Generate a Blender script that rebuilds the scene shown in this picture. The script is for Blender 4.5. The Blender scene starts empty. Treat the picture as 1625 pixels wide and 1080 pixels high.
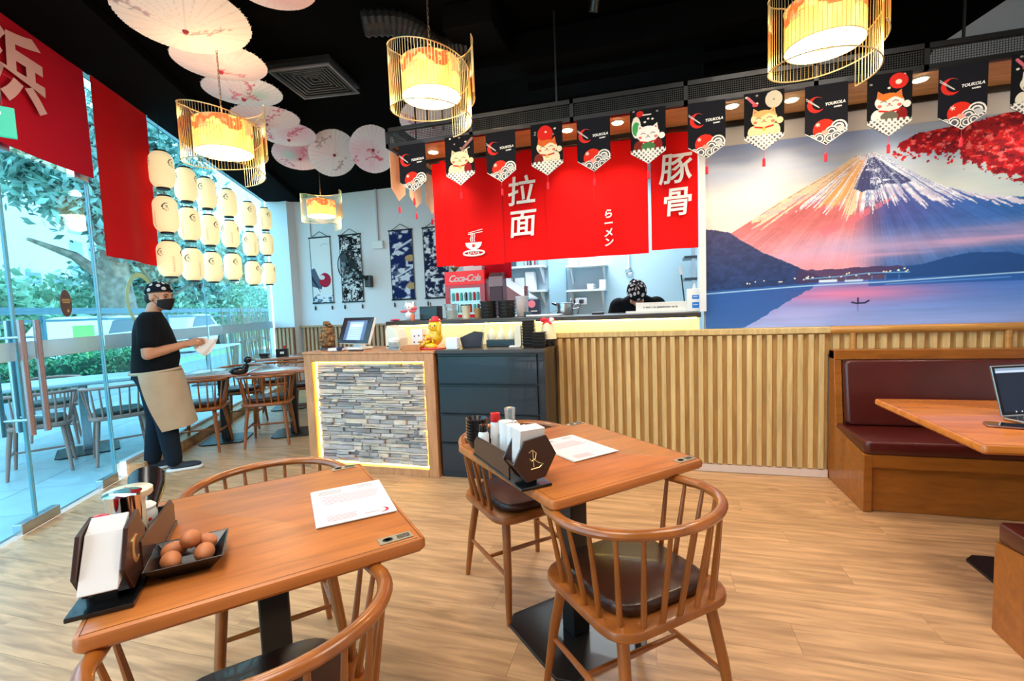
import bpy, bmesh, math, random
import numpy as np
from mathutils import Vector, Matrix, Euler
S = bpy.context.scene
C = S.collection
PI = math.pi
random.seed(7)
rng = np.random.default_rng(7)

# ---------------------------------------------------------------- camera, world, lights, exposure
cam_d = bpy.data.cameras.new('camera'); cam = bpy.data.objects.new('camera', cam_d); C.objects.link(cam)
S.camera = cam
cam_d.sensor_fit = 'HORIZONTAL'; cam_d.sensor_width = 36.0; cam_d.lens = 36.0*750.0/1625.0
cam_d.clip_start = 0.03; cam_d.clip_end = 400
cam_pitch, cam_roll, cam_yaw = 0.0732044, -0.0379206, -0.2808712
def _rot():
    cy, sy = math.cos(cam_yaw), math.sin(cam_yaw)
    Rz = Matrix(((cy, -sy, 0), (sy, cy, 0), (0, 0, 1)))
    M = Matrix(((1, 0, 0), (0, 0, -1), (0, 1, 0)))
    cp, sp = math.cos(cam_pitch), math.sin(cam_pitch)
    Rx = Matrix(((1, 0, 0), (0, cp, -sp), (0, sp, cp)))
    cr, sr = math.cos(cam_roll), math.sin(cam_roll)
    Rr = Matrix(((cr, -sr, 0), (sr, cr, 0), (0, 0, 1)))
    r = Rr @ Rx @ M @ Rz                      # world -> x right, y down, z forward
    b = Matrix(((1, 0, 0), (0, -1, 0), (0, 0, -1))) @ r
    return b.transposed()
cam.matrix_world = Matrix.Translation((0, 0, 1.333)) @ _rot().to_4x4()

S.view_settings.view_transform = 'Standard'; S.view_settings.look = 'None'
S.view_settings.gamma = 1.0; S.view_settings.use_curve_mapping = False
S.view_settings.exposure = 0.2

def lin(c):
    if isinstance(c, str):
        c = tuple(int(c[i:i+2], 16)/255 for i in (0, 2, 4))
    return tuple((x/12.92 if x <= 0.04045 else ((x+0.055)/1.055)**2.4) for x in c[:3])

W = bpy.data.worlds.new('sky'); S.world = W; W.use_nodes = True
wn = W.node_tree; bg = wn.nodes['Background']
tc = wn.nodes.new('ShaderNodeTexCoord'); sx = wn.nodes.new('ShaderNodeSeparateXYZ'); rp = wn.nodes.new('ShaderNodeValToRGB')
wn.links.new(tc.outputs['Generated'], sx.inputs[0]); wn.links.new(sx.outputs['Z'], rp.inputs[0]); wn.links.new(rp.outputs[0], bg.inputs[0])
rp.color_ramp.elements[0].position = 0.0; rp.color_ramp.elements[0].color = (*lin('F4F9FF'), 1)
rp.color_ramp.elements[1].position = 0.7; rp.color_ramp.elements[1].color = (*lin('CFE6FA'), 1)
bg.inputs[1].default_value = 4.4

def area(name, loc, size, power, col, target=None, sy=None):
    l = bpy.data.lights.new(name, 'AREA'); l.energy = power; l.color = col; l.size = size
    if sy: l.shape = 'RECTANGLE'; l.size_y = sy
    o = bpy.data.objects.new(name, l); C.objects.link(o); o.location = loc
    if target is not None:
        o.rotation_euler = (Vector(target)-Vector(loc)).to_track_quat('-Z', 'Y').to_euler()
    return o
def point(name, loc, power, col, r=0.05):
    l = bpy.data.lights.new(name, 'POINT'); l.energy = power; l.color = col; l.shadow_soft_size = r
    o = bpy.data.objects.new(name, l); C.objects.link(o); o.location = loc; return o
def spot(name, loc, target, power, col, ang=100, r=0.04, blend=0.7):
    l = bpy.data.lights.new(name, 'SPOT'); l.energy = power; l.color = col; l.shadow_soft_size = r
    l.spot_size = math.radians(ang); l.spot_blend = blend
    o = bpy.data.objects.new(name, l); C.objects.link(o); o.location = loc
    o.rotation_euler = (Vector(target)-Vector(loc)).to_track_quat('-Z', 'Y').to_euler(); return o
WARM = (1.0, 0.86, 0.68)
area('ceiling_fill_light', (-0.6, 0.3, 3.3), 1.2, 42, (1, 0.93, 0.84), (-0.6, 0.3, 0))  # broad unseen area lamps added to stand for presumed ceiling downlights
area('ceiling_fill_light', (1.2, 1.6, 3.3), 1.2, 42, (1, 0.92, 0.82), (1.2, 1.6, 0))
area('ceiling_fill_light', (-1.9, 1.4, 3.3), 1.2, 30, (1, 0.93, 0.84), (-1.9, 1.4, 0))
area('kitchen_light', (-0.7, 5.45, 2.9), 1.1, 75, (0.80, 0.93, 1.0), (-0.7, 5.3, 0))

# ---------------------------------------------------------------- materials
MATS = {}
def mat(name, col, rough=0.5, metal=0.0, emit=None, es=0.0, noise=0.0, nscale=20.0, bump=0.0, bscale=60.0, spec=0.5, trans=0.0, coat=0.0, rand=0.0, stretch=None, dark=0.55, alpha=1.0):
    if name in MATS: return MATS[name]
    m = bpy.data.materials.new(name); m.use_nodes = True; nt = m.node_tree; n = nt.nodes; L = nt.links
    b = n['Principled BSDF']
    c = lin(col)
    b.inputs['Base Color'].default_value = (*c, 1); b.inputs['Roughness'].default_value = rough
    b.inputs['Metallic'].default_value = metal; b.inputs['Specular IOR Level'].default_value = spec
    b.inputs['Transmission Weight'].default_value = trans; b.inputs['Coat Weight'].default_value = coat
    b.inputs['Alpha'].default_value = alpha
    if emit is not None:
        b.inputs['Emission Color'].default_value = (*lin(emit), 1); b.inputs['Emission Strength'].default_value = es
    t = n.new('ShaderNodeTexCoord'); mp = n.new('ShaderNodeMapping'); L.new(t.outputs['Object'], mp.inputs[0])
    if stretch: mp.inputs['Scale'].default_value = stretch
    if noise or rand:
        nz = n.new('ShaderNodeTexNoise'); nz.inputs['Scale'].default_value = nscale; nz.inputs['Detail'].default_value = 5
        nz.inputs['Distortion'].default_value = 0.6 if stretch else 0.0
        L.new(mp.outputs[0], nz.inputs[0])
        r = n.new('ShaderNodeValToRGB'); L.new(nz.outputs[0], r.inputs[0])
        k = 1-noise*dark
        r.color_ramp.elements[0].position = 0.32; r.color_ramp.elements[0].color = (c[0]*k, c[1]*k*0.96, c[2]*k*0.92, 1)
        r.color_ramp.elements[1].position = 0.68; r.color_ramp.elements[1].color = tuple(min(1, x*(1+noise*0.25)) for x in c)+(1,)
        src = r.outputs[0]
        if rand:
            oi = n.new('ShaderNodeObjectInfo'); hs = n.new('ShaderNodeHueSaturation')
            mr = n.new('ShaderNodeMapRange'); mr.inputs[3].default_value = 1-rand; mr.inputs[4].default_value = 1+rand*0.6
            L.new(oi.outputs['Random'], mr.inputs[0]); L.new(mr.outputs[0], hs.inputs['Value']); L.new(src, hs.inputs['Color']); src = hs.outputs[0]
            ad = n.new('ShaderNodeVectorMath'); ad.operation = 'ADD'; cb = n.new('ShaderNodeVectorMath'); cb.operation = 'SCALE'
            cb.inputs[0].default_value = (7.3, 3.1, 5.7); L.new(oi.outputs['Random'], cb.inputs['Scale'])
            L.new(t.outputs['Object'], ad.inputs[0]); L.new(cb.outputs[0], ad.inputs[1]); L.new(ad.outputs[0], mp.inputs[0])
        L.new(src, b.inputs['Base Color'])
    if bump:
        nb = n.new('ShaderNodeTexNoise'); nb.inputs['Scale'].default_value = bscale; nb.inputs['Detail'].default_value = 4
        L.new(mp.outputs[0], nb.inputs[0])
        bp = n.new('ShaderNodeBump'); bp.inputs['Strength'].default_value = bump; bp.inputs['Distance'].default_value = 0.01
        L.new(nb.outputs[0], bp.inputs['Height']); L.new(bp.outputs[0], b.inputs['Normal'])
    MATS[name] = m
    return m
def vmat(name, rough=0.6, emit=0.0, spec=0.3):
    if name in MATS: return MATS[name]
    m = bpy.data.materials.new(name); m.use_nodes = True; nt = m.node_tree
    b = nt.nodes['Principled BSDF']; a = nt.nodes.new('ShaderNodeAttribute'); a.attribute_name = 'Col'
    nt.links.new(a.outputs['Color'], b.inputs['Base Color']); b.inputs['Roughness'].default_value = rough
    b.inputs['Specular IOR Level'].default_value = spec
    if emit:
        nt.links.new(a.outputs['Color'], b.inputs['Emission Color']); b.inputs['Emission Strength'].default_value = emit
    MATS[name] = m; return m
def glass_mat(name, col, refl=0.08, rough=0.0):
    m = bpy.data.materials.new(name); m.use_nodes = True; nt = m.node_tree; n = nt.nodes; L = nt.links
    n.remove(n['Principled BSDF']); out = n['Material Output']
    tr = n.new('ShaderNodeBsdfTransparent'); tr.inputs[0].default_value = (*lin(col), 1)
    gl = n.new('ShaderNodeBsdfGlossy'); gl.inputs['Roughness'].default_value = rough
    lw = n.new('ShaderNodeLayerWeight'); lw.inputs[0].default_value = 0.5
    pw_ = n.new('ShaderNodeMath'); pw_.operation = 'POWER'; pw_.inputs[1].default_value = 4.0; L.new(lw.outputs['Facing'], pw_.inputs[0])
    fr = n.new('ShaderNodeMath'); fr.operation = 'MULTIPLY_ADD'; fr.inputs[1].default_value = 0.45; fr.inputs[2].default_value = refl*0.5; L.new(pw_.outputs[0], fr.inputs[0])
    mx = n.new('ShaderNodeMixShader'); L.new(fr.outputs[0], mx.inputs[0]); L.new(tr.outputs[0], mx.inputs[1]); L.new(gl.outputs[0], mx.inputs[2])
    L.new(mx.outputs[0], out.inputs[0]); MATS[name] = m; return m
def translucent_mat(name, col, emit, es, alpha=0.35):
    m = bpy.data.materials.new(name); m.use_nodes = True; nt = m.node_tree; n = nt.nodes; L = nt.links
    b = n['Principled BSDF']; b.inputs['Base Color'].default_value = (*lin(col), 1); b.inputs['Roughness'].default_value = 0.7
    b.inputs['Emission Color'].default_value = (*lin(emit), 1); b.inputs['Emission Strength'].default_value = es
    t = n.new('ShaderNodeBsdfTranslucent'); t.inputs[0].default_value = (*lin(col), 1)
    mx = n.new('ShaderNodeMixShader'); mx.inputs[0].default_value = alpha
    L.new(b.outputs[0], mx.inputs[1]); L.new(t.outputs[0], mx.inputs[2]); L.new(mx.outputs[0], n['Material Output'].inputs[0]); MATS[name] = m; return m

TABLE = mat('oak_table', 'BE6E30', 0.36, noise=0.5, nscale=3.0, stretch=(1.2, 9, 9), bump=0.05, coat=0.0)
CHAIR = mat('chair_wood', '9E581F', 0.3, noise=0.55, nscale=4, stretch=(3, 3, 1), coat=0.35)
CHAIRP = mat('weathered_chair_wood', 'BC8676', 0.5, noise=0.3, nscale=4)
LEATHER = mat('brown_leather', '3A1C10', 0.33, noise=0.3, nscale=8, bump=0.05, bscale=150, coat=0.15)
MAROON = mat('maroon_leather', '4E1712', 0.3, noise=0.3, nscale=6, bump=0.06, bscale=180, coat=0.2)
BOOTH = mat('booth_wood', 'A05C1E', 0.32, noise=0.45, nscale=3, stretch=(1.5, 8, 8), coat=0.2)
PLANK = mat('floor_vinyl_wood', 'CBA074', 0.36, noise=0.62, nscale=3.0, stretch=(1.0, 9, 9), rand=0.06, bump=0.04, spec=0.4)
PALEW = mat('pale_slat_wood', 'E0C084', 0.5, noise=0.35, nscale=5, stretch=(8, 8, 0.8), rand=0.08)
PALEB = mat('pale_board_wood', 'C69C5C', 0.6, noise=0.35, nscale=5, stretch=(8, 8, 0.8))
BAMBOO = mat('bamboo_wood', 'C08840', 0.35, noise=0.35, nscale=5, stretch=(1, 8, 8), coat=0.2)
SOFFW = mat('soffit_wood', 'D0A064', 0.55, noise=0.4, nscale=4, stretch=(1, 8, 8))
BSLAT = mat('far_slat_wood', 'C69A72', 0.5, noise=0.3, nscale=5, stretch=(8, 8, 0.8), rand=0.08)
FRAMEW = mat('counter_frame_wood', 'C58A5C', 0.4, noise=0.4, nscale=4, stretch=(6, 6, 1.2))
BLACK = mat('matte_black', '0C0C0D', 0.6)
BLACKM = mat('black_powder_steel', '0C0D0F', 0.4, metal=0.0, coat=0.1)
CEIL = mat('black_ceiling', '040404', 0.95, noise=0.3, nscale=3, spec=0.03)
WHITEW = mat('white_wall_paint', 'E6E6E8', 0.7, bump=0.02, bscale=90)
CREAM = mat('cream_wall_paint', 'F0E6CC', 0.6)
KBLUE = mat('kitchen_wall_panel', 'B4D3E0', 0.4)
KWHITE = mat('kitchen_white', 'DCE9EE', 0.4)
RED = mat('red_noren_cloth', 'E00C0C', 0.8, bump=0.04, bscale=200, spec=0.15)
REDC = mat('crimson_banner_cloth', 'C01028', 0.8, bump=0.04, bscale=200, spec=0.15)
PRINTW = mat('white_print', 'EFEDE8', 0.7)
PRINTP = mat('pale_pink_print', 'E3B0A8', 0.7)
PRINTR = mat('red_print', 'E0281C', 0.7)
STEEL = mat('brushed_steel', 'C8CCD0', 0.25, metal=1.0)
CHROME = mat('chrome', 'E0E0E0', 0.08, metal=1.0)
DARKC = mat('dark_slate_slab', '3A3533', 0.35)
NAVY = mat('black_blue_cabinet', '0F1B24', 0.35, noise=0.2, nscale=6, coat=0.2)
WOODB = mat('dark_walnut', '3A1D12', 0.35, noise=0.3, nscale=5, coat=0.2)
PLASTW = mat('white_plastic', 'E8E8E6', 0.35)
PLASTB = mat('black_plastic', '0E0E10', 0.25, coat=0.3)
PLASTR = mat('red_plastic', 'D01818', 0.3, coat=0.3)
PAPER = mat('paper', 'E0DCD8', 0.8)
GLASSW = glass_mat('window_glass', 'C2E8F4')
GOLD = mat('gold_wire', 'F0D898', 0.28, metal=0.9)
VC = vmat('printed_surface')
VCB = vmat('printed_cloth', 0.8, 0, 0.1)

# ---------------------------------------------------------------- mesh helpers
class MB:
    def __init__(s): s.v = []; s.f = []
    def add(s, vs, fs, M=None):
        b = len(s.v)
        if M is not None: vs = [tuple(M @ Vector(v)) for v in vs]
        s.v += [tuple(v) for v in vs]; s.f += [tuple(i+b for i in f) for f in fs]
        return s
    def box(s, c, d, M=None, rz=0):
        x, y, z = d[0]/2, d[1]/2, d[2]/2
        vs = [(-x,-y,-z),(x,-y,-z),(x,y,-z),(-x,y,-z),(-x,-y,z),(x,-y,z),(x,y,z),(-x,y,z)]
        T = Matrix.Translation(c) @ Matrix.Rotation(rz, 4, 'Z')
        if M is not None: T = M @ T
        return s.add(vs, [(0,3,2,1),(4,5,6,7),(0,1,5,4),(1,2,6,5),(2,3,7,6),(3,0,4,7)], T)
    def bb(s, a, b, M=None):
        return s.box(((a[0]+b[0])/2,(a[1]+b[1])/2,(a[2]+b[2])/2), (abs(b[0]-a[0]),abs(b[1]-a[1]),abs(b[2]-a[2])), M)
    def rbox(s, c, d, r=0.01, M=None, rz=0, seg=3):      # rounded in plan, softened top and bottom
        x, y, z = d[0]/2, d[1]/2, d[2]/2; r = min(r, x*0.98, y*0.98)
        def ring(k, zz):
            o = []
            for cx, cy, a0 in ((x-r,y-r,0),(-x+r,y-r,90),(-x+r,-y+r,180),(x-r,-y+r,270)):
                for i in range(seg+1):
                    a = math.radians(a0+90*i/seg); o.append((cx+math.cos(a)*(r-k), cy+math.sin(a)*(r-k), zz))
            return o
        e = min(r*0.5, z*0.6)
        rings = [ring(e,-z), ring(0,-z+e), ring(0,z-e), ring(e*0.3,z-e*0.3), ring(e,z)]
        n = len(rings[0]); vs = [p for q in rings for p in q]; fs = [tuple(range(n))[::-1], tuple(range(4*n,5*n))]
        for k in range(4):
            for i in range(n): j = (i+1) % n; fs.append((k*n+i,k*n+j,(k+1)*n+j,(k+1)*n+i))
        T = Matrix.Translation(c) @ Matrix.Rotation(rz, 4, 'Z')
        if M is not None: T = M @ T
        return s.add(vs, fs, T)
    def cyl(s, p0, p1, r0, r1=None, n=12, M=None, cap=True):
        if r1 is None: r1 = r0
        p0 = Vector(p0); p1 = Vector(p1); d = (p1-p0).normalized()
        u = d.orthogonal().normalized(); w = d.cross(u)
        vs = []
        for p, r in ((p0, r0), (p1, r1)):
            for i in range(n):
                a = 2*PI*i/n; vs.append(p+(u*math.cos(a)+w*math.sin(a))*r)
        fs = [(i, (i+1) % n, n+(i+1) % n, n+i) for i in range(n)]
        if cap: fs += [tuple(range(n))[::-1], tuple(range(n, 2*n))]
        return s.add(vs, fs, M)
    def tube(s, pts, r, n=8, closed=False, M=None, flat=1.0):
        pts = [Vector(p) for p in pts]; m = len(pts); rs = r if isinstance(r, (list, tuple)) else [r]*m
        vs = []; up = Vector((0, 0, 1))
        for i, p in enumerate(pts):
            a = pts[(i-1) % m] if (closed or i > 0) else p; b = pts[(i+1) % m] if (closed or i < m-1) else p
            d = (b-a).normalized(); q = up if abs(d.z) < 0.95 else Vector((1, 0, 0))
            u = d.cross(q).normalized(); w = u.cross(d).normalized()
            for k in range(n):
                t = 2*PI*k/n; vs.append(p+u*math.cos(t)*rs[i]+w*math.sin(t)*rs[i]*flat)
        fs = []
        for i in range(m if closed else m-1):
            j = (i+1) % m
            for k in range(n): l = (k+1) % n; fs.append((i*n+k, j*n+k, j*n+l, i*n+l))
        if not closed: fs += [tuple(range(n)), tuple(range((m-1)*n, m*n))[::-1]]
        return s.add(vs, fs, M)
    def lathe(s, prof, c=(0, 0, 0), n=20, M=None, sx=1, sy=1):
        vs = []; fs = []; m = len(prof)
        for r, z in prof:
            for i in range(n): a = 2*PI*i/n; vs.append((c[0]+r*sx*math.cos(a), c[1]+r*sy*math.sin(a), c[2]+z))
        for k in range(m-1):
            for i in range(n): j = (i+1) % n; fs.append((k*n+i, k*n+j, (k+1)*n+j, (k+1)*n+i))
        if prof[0][0] > 1e-5: fs.append(tuple(range(n))[::-1])
        if prof[-1][0] > 1e-5: fs.append(tuple(range((m-1)*n, m*n)))
        return s.add(vs, fs, M)
    def sph(s, c, r, n=14, m=9, M=None, R=None):
        if not isinstance(r, (tuple, list)): r = (r, r, r)
        vs = [(0, 0, -r[2])]; 
        for k in range(1, m):
            t = PI*k/m
            for i in range(n): a = 2*PI*i/n; vs.append((r[0]*math.sin(t)*math.cos(a), r[1]*math.sin(t)*math.sin(a), -r[2]*math.cos(t)))
        vs.append((0, 0, r[2])); fs = []
        for i in range(n): fs.append((0, 1+(i+1) % n, 1+i)); fs.append((len(vs)-1, 1+(m-2)*n+i, 1+(m-2)*n+(i+1) % n))
        for k in range(m-2):
            for i in range(n): j = (i+1) % n; fs.append((1+k*n+i, 1+k*n+j, 1+(k+1)*n+j, 1+(k+1)*n+i))
        T = Matrix.Translation(c)
        if R is not None: T = T @ R
        if M is not None: T = M @ T
        return s.add(vs, fs, T)
    def prism(s, pts, z0, z1, M=None):
        n = len(pts); vs = [(p[0], p[1], z0) for p in pts]+[(p[0], p[1], z1) for p in pts]
        fs = [tuple(range(n))[::-1], tuple(range(n, 2*n))]+[(i, (i+1) % n, n+(i+1) % n, n+i) for i in range(n)]
        return s.add(vs, fs, M)
    def build(s, name, m, parent=None, smooth=False, fix=True, bev=0):
        me = bpy.data.meshes.new(name); me.from_pydata(s.v, [], s.f)
        if fix:
            b = bmesh.new(); b.from_mesh(me); bmesh.ops.recalc_face_normals(b, faces=b.faces)
            if bev: bmesh.ops.bevel(b, geom=[e for e in b.edges if len(e.link_faces) == 2 and e.calc_face_angle(0) > 0.6], offset=bev, segments=2, affect='EDGES', profile=0.5)
            b.to_mesh(me); b.free()
        o = bpy.data.objects.new(name, me); C.objects.link(o); me.materials.append(m)
        if smooth: shade(me, 40 if smooth is True else smooth)
        if parent: o.parent = parent
        return o
def shade(me, ang=40):
    me.polygons.foreach_set('use_smooth', [True]*len(me.polygons))
    try: me.set_sharp_from_angle(angle=math.radians(ang))
    except Exception: pass
def tag(o, label=None, cat=None, group=None, kind=None):
    if label: o['label'] = label
    if cat: o['category'] = cat
    if group: o['group'] = group
    if kind: o['kind'] = kind
    return o
def thing(name, label, cat, loc=(0, 0, 0), rz=0, group=None):
    o = bpy.data.objects.new(name, None); C.objects.link(o); o.location = loc; o.rotation_euler = (0, 0, rz)
    o.empty_display_size = 0.1
    return tag(o, label, cat, group)
def struct(name, mb, m, smooth=False, bev=0): return tag(mb.build(name, m, None, smooth, bev=bev), kind='structure')
def copy_tree(o, parent=None, kids=None):
    c = o.copy(); C.objects.link(c); c.parent = parent
    for ch in list(o.children): copy_tree(ch, c)
    return c
def dup(o, label, loc, rz=None, group=None):
    c = copy_tree(o); c.location = loc
    if rz is not None: c.rotation_euler = (0, 0, rz)
    c['label'] = label
    if group: c['group'] = group
    return c
def frame(o, x, y, z):     # matrix from origin and axes
    m = Matrix.Identity(4)
    for i, a in enumerate((x, y, z)):
        for j in range(3): m[j][i] = a[j]
    m.translation = Vector(o); return m
FACING = frame((0, 0, 0), (1, 0, 0), (0, 0, 1), (0, -1, 0))   # 2D (x, y) laid in the XZ plane facing -Y
def text(body, size, m, parent, M, name='lettering', ext=0.0006, shear=0.0, spacing=1.0, offset=0.0, align='CENTER'):
    cu = bpy.data.curves.new(name, 'FONT'); cu.body = body; cu.size = size; cu.align_x = align; cu.align_y = 'CENTER'
    cu.extrude = ext; cu.shear = shear; cu.space_character = spacing; cu.offset = offset; cu.resolution_u = 3
    t = bpy.data.objects.new(name, cu); C.objects.link(t)
    dg = bpy.context.evaluated_depsgraph_get(); me = bpy.data.meshes.new_from_object(t.evaluated_get(dg))
    bpy.data.objects.remove(t); bpy.data.curves.remove(cu)
    me.transform(M); me.name = name; me.materials.clear(); me.materials.append(m)
    o = bpy.data.objects.new(name, me); C.objects.link(o)
    if parent: o.parent = parent
    return o
# painter: a small raster in physical units that becomes per-vertex colour of a dense flat sheet
class Canvas:
    def __init__(s, x0, y0, x1, y1, step, col):
        s.x = np.arange(x0, x1+step*0.5, step); s.y = np.arange(y0, y1+step*0.5, step); s.X, s.Y = np.meshgrid(s.x, s.y)
        s.c = np.zeros(s.X.shape+(3,)); s.c[:] = s._c(col); s.step = step
    def _c(s, c): return np.array([int(c[i:i+2], 16)/255 for i in (0, 2, 4)]) if isinstance(c, str) else np.array(c)
    def put(s, m, col, a=1.0):
        col = s._c(col); m = np.clip(m.astype(float), 0, 1)[..., None]*a; s.c = s.c*(1-m)+col*m
    def inpoly(s, pts):
        r = np.zeros(s.X.shape, bool); n = len(pts)
        for i in range(n):
            x1, y1 = pts[i]; x2, y2 = pts[(i+1) % n]
            if y1 == y2: continue
            k = ((y1 > s.Y) != (y2 > s.Y)) & (s.X < (x2-x1)*(s.Y-y1)/(y2-y1)+x1); r ^= k
        return r
    def poly(s, pts, col, a=1.0): s.put(s.inpoly(pts), col, a)
    def ellm(s, cx, cy, rx, ry=None, ang=0):
        ry = rx if ry is None else ry; c, k = math.cos(ang), math.sin(ang); dx = s.X-cx; dy = s.Y-cy
        return ((dx*c+dy*k)/rx)**2+((-dx*k+dy*c)/ry)**2 <= 1
    def ell(s, cx, cy, rx, ry, col, ang=0, a=1.0): s.put(s.ellm(cx, cy, rx, ry, ang), col, a)
    def line(s, pts, w, col, a=1.0):
        d = np.full(s.X.shape, 1e9)
        for (x1, y1), (x2, y2) in zip(pts[:-1], pts[1:]):
            L2 = (x2-x1)**2+(y2-y1)**2+1e-12; t = np.clip(((s.X-x1)*(x2-x1)+(s.Y-y1)*(y2-y1))/L2, 0, 1)
            d = np.minimum(d, np.hypot(s.X-(x1+t*(x2-x1)), s.Y-(y1+t*(y2-y1))))
        s.put(np.clip((w/2-d)/s.step+0.5, 0, 1), col, a)
    def noise(s, sx, sy, seed=0, oct=4):
        g = np.random.default_rng(seed); out = np.zeros(s.X.shape); amp = 1; tot = 0
        for o in range(oct):
            nx = max(2, int((s.x[-1]-s.x[0])/sx*2**o)+3); ny = max(2, int((s.y[-1]-s.y[0])/sy*2**o)+3)
            r = g.random((ny, nx)); u = (s.X-s.x[0])/sx*2**o; v = (s.Y-s.y[0])/sy*2**o
            u = np.clip(u, 0, nx-1.001); v = np.clip(v, 0, ny-1.001); i = u.astype(int); j = v.astype(int); fu = u-i; fv = v-j
            fu = fu*fu*(3-2*fu); fv = fv*fv*(3-2*fv); i1 = np.minimum(i+1, nx-1); j1 = np.minimum(j+1, ny-1)
            out += amp*((r[j, i]*(1-fu)+r[j, i1]*fu)*(1-fv)+(r[j1, i]*(1-fu)+r[j1, i1]*fu)*fv); tot += amp; amp *= 0.5
        return out/tot
    def mesh(s, name, parent, M, m=None, mask=None, bend=None):
        ny, nx = s.X.shape; P = np.stack([s.X, s.Y, np.zeros_like(s.X) if bend is None else bend(s.X, s.Y)], -1).reshape(-1, 3)
        Mn = np.array(M); P = P @ Mn[:3, :3].T+Mn[:3, 3]
        idx = np.arange(nx*ny).reshape(ny, nx); q = np.stack([idx[:-1, :-1], idx[:-1, 1:], idx[1:, 1:], idx[1:, :-1]], -1)
        if mask is not None: q = q[mask[:-1, :-1] & mask[:-1, 1:] & mask[1:, 1:] & mask[1:, :-1]]
        q = q.reshape(-1, 4); me = bpy.data.meshes.new(name)
        me.vertices.add(len(P)); me.vertices.foreach_set('co', P.astype(np.float32).ravel())
        me.loops.add(q.size); me.loops.foreach_set('vertex_index', q.astype(np.int32).ravel())
        me.polygons.add(len(q)); me.polygons.foreach_set('loop_start', np.arange(0, q.size, 4, dtype=np.int32))
        me.update(calc_edges=True)
        a = me.attributes.new('Col', 'FLOAT_COLOR', 'POINT'); c = np.clip(s.c, 0, 1); c = np.where(c <= 0.04045, c/12.92, ((c+0.055)/1.055)**2.4)
        a.data.foreach_set('color', np.concatenate([c, np.ones(c.shape[:2]+(1,))], -1).astype(np.float32).ravel())
        me.materials.append(m or VC); o = bpy.data.objects.new(name, me); C.objects.link(o)
        if parent: o.parent = parent
        return o
# ---------------------------------------------------------------- the setting
GV = (-0.46, 0.888, 0); GN = (-0.888, -0.46, 0); G0 = (-4.30, 2.79, 0)
GM = frame(G0, GV, GN, (0, 0, 1))            # storefront frame: x along the glass, y outward
GRZ = math.atan2(0.888, -0.46)
def gx(Y): return (-2.535-0.46*Y)/0.888      # x of the glass line at depth Y
CH = 3.37
floor = struct('floor', MB().prism([(gx(-2.5)+0.02, -2.5), (3.6, -2.5), (3.6, 7.3), (gx(7.3)+0.02, 7.3)], -0.05, -0.0035), PLANK)
random.seed(3)
pw, plen = 0.178, 1.22
plank_me = MB().box((0, 0, -0.001), (plen-0.0012, pw-0.0012, 0.004)).build('plank', PLANK, floor)
plank_list = [plank_me]; first = True
row = 0; y = 0.55
while y < 6.0:
    x = gx(y)+0.12; end = 2.75 if y < 3.2 else (1.2 if y < 3.3 else (-0.85 if y > 3.6 else 1.2))
    if y > 3.85: end = -2.3
    x0 = math.floor(x/plen)*plen+(row*0.43 % 1)*plen
    if x0 > x: x0 -= plen
    while x0 < end:
        a = max(x0, x); b = min(x0+plen, end)
        if b-a > 0.06:
            if first: o = plank_me; first = False
            else: o = plank_me.copy(); C.objects.link(o); o.parent = floor
            o.location = ((a+b)/2, y, 0); o.scale = (((b-a)-0.001)/(plen-0.0012), 1, 1); o['kind'] = 'structure'
        x0 += plen
    y += pw; row += 1
struct('ceiling', MB().prism([(gx(-2.5)-0.1, -2.5), (3.6, -2.5), (3.6, 7.4), (gx(7.4)-0.1, 7.4)], CH, CH+0.1), CEIL)
struct('wall_rear', MB().bb((gx(-2.5), -2.6, 0), (3.6, -2.5, CH)), WHITEW)
struct('wall_right', MB().bb((3.6, -2.6, 0), (3.7, 4.0, CH)), WHITEW)
struct('wall_mural', MB().bb((0.43, 3.92, 0), (3.6, 4.04, 2.66)), WHITEW)
struct('wall_mural_upper', MB().bb((0.43, 3.93, 2.66), (3.6, 4.04, CH)), CEIL)
struct('trim_1', MB().bb((0.385, 3.86, 1.236), (0.43, 4.04, 2.62)), PLASTW)
struct('wall_back', MB().bb((-6.75, 7.2, 0), (-2.0, 7.3, CH)), WHITEW)
struct('wall_column', MB().prism([(gx(7.0)+0.03, 7.0), (-6.02, 7.0), (-6.02, 7.2), (-6.75, 7.2)], 0, CH), WHITEW)
struct('wall_kitchen_back', MB().bb((-2.05, 6.3, 0), (0.6, 6.4, CH)), KBLUE)
struct('wall_kitchen_side', MB().bb((0.6, 4.04, 0), (0.66, 6.4, CH)), KBLUE)
struct('wall_kitchen_left', MB().bb((-2.09, 6.0, 0), (-2.05, 7.2, CH)), WHITEW)
struct('trim_2', MB().bb((-1.25, 6.2, 0), (-1.02, 6.3, CH)), mat('blue_white_column', '9CCBE0', 0.3))
# low curb along the inside of the glass beyond the door
struct('trim_3', MB().bb((0.12, -0.16, 0), (4.72, -0.02, 0.10), GM), PLANK, bev=0.006)
struct('trim_4', MB().bb((0.12, -0.02, 0), (4.72, 0.03, 0.13), GM), PLASTW)
# lit patch of wall above the canopy, painted as a diagonal grey panel
struct('wall_lit_patch', MB().prism([(1.68, 2.67), (3.6, 2.67), (3.6, 3.36), (2.45, 3.36), (2.225, 3.15), (1.86, 2.93)], -3.925, -3.905, FACING), mat('grey_lit_wall', '9A9FA6', 0.7))

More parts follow.
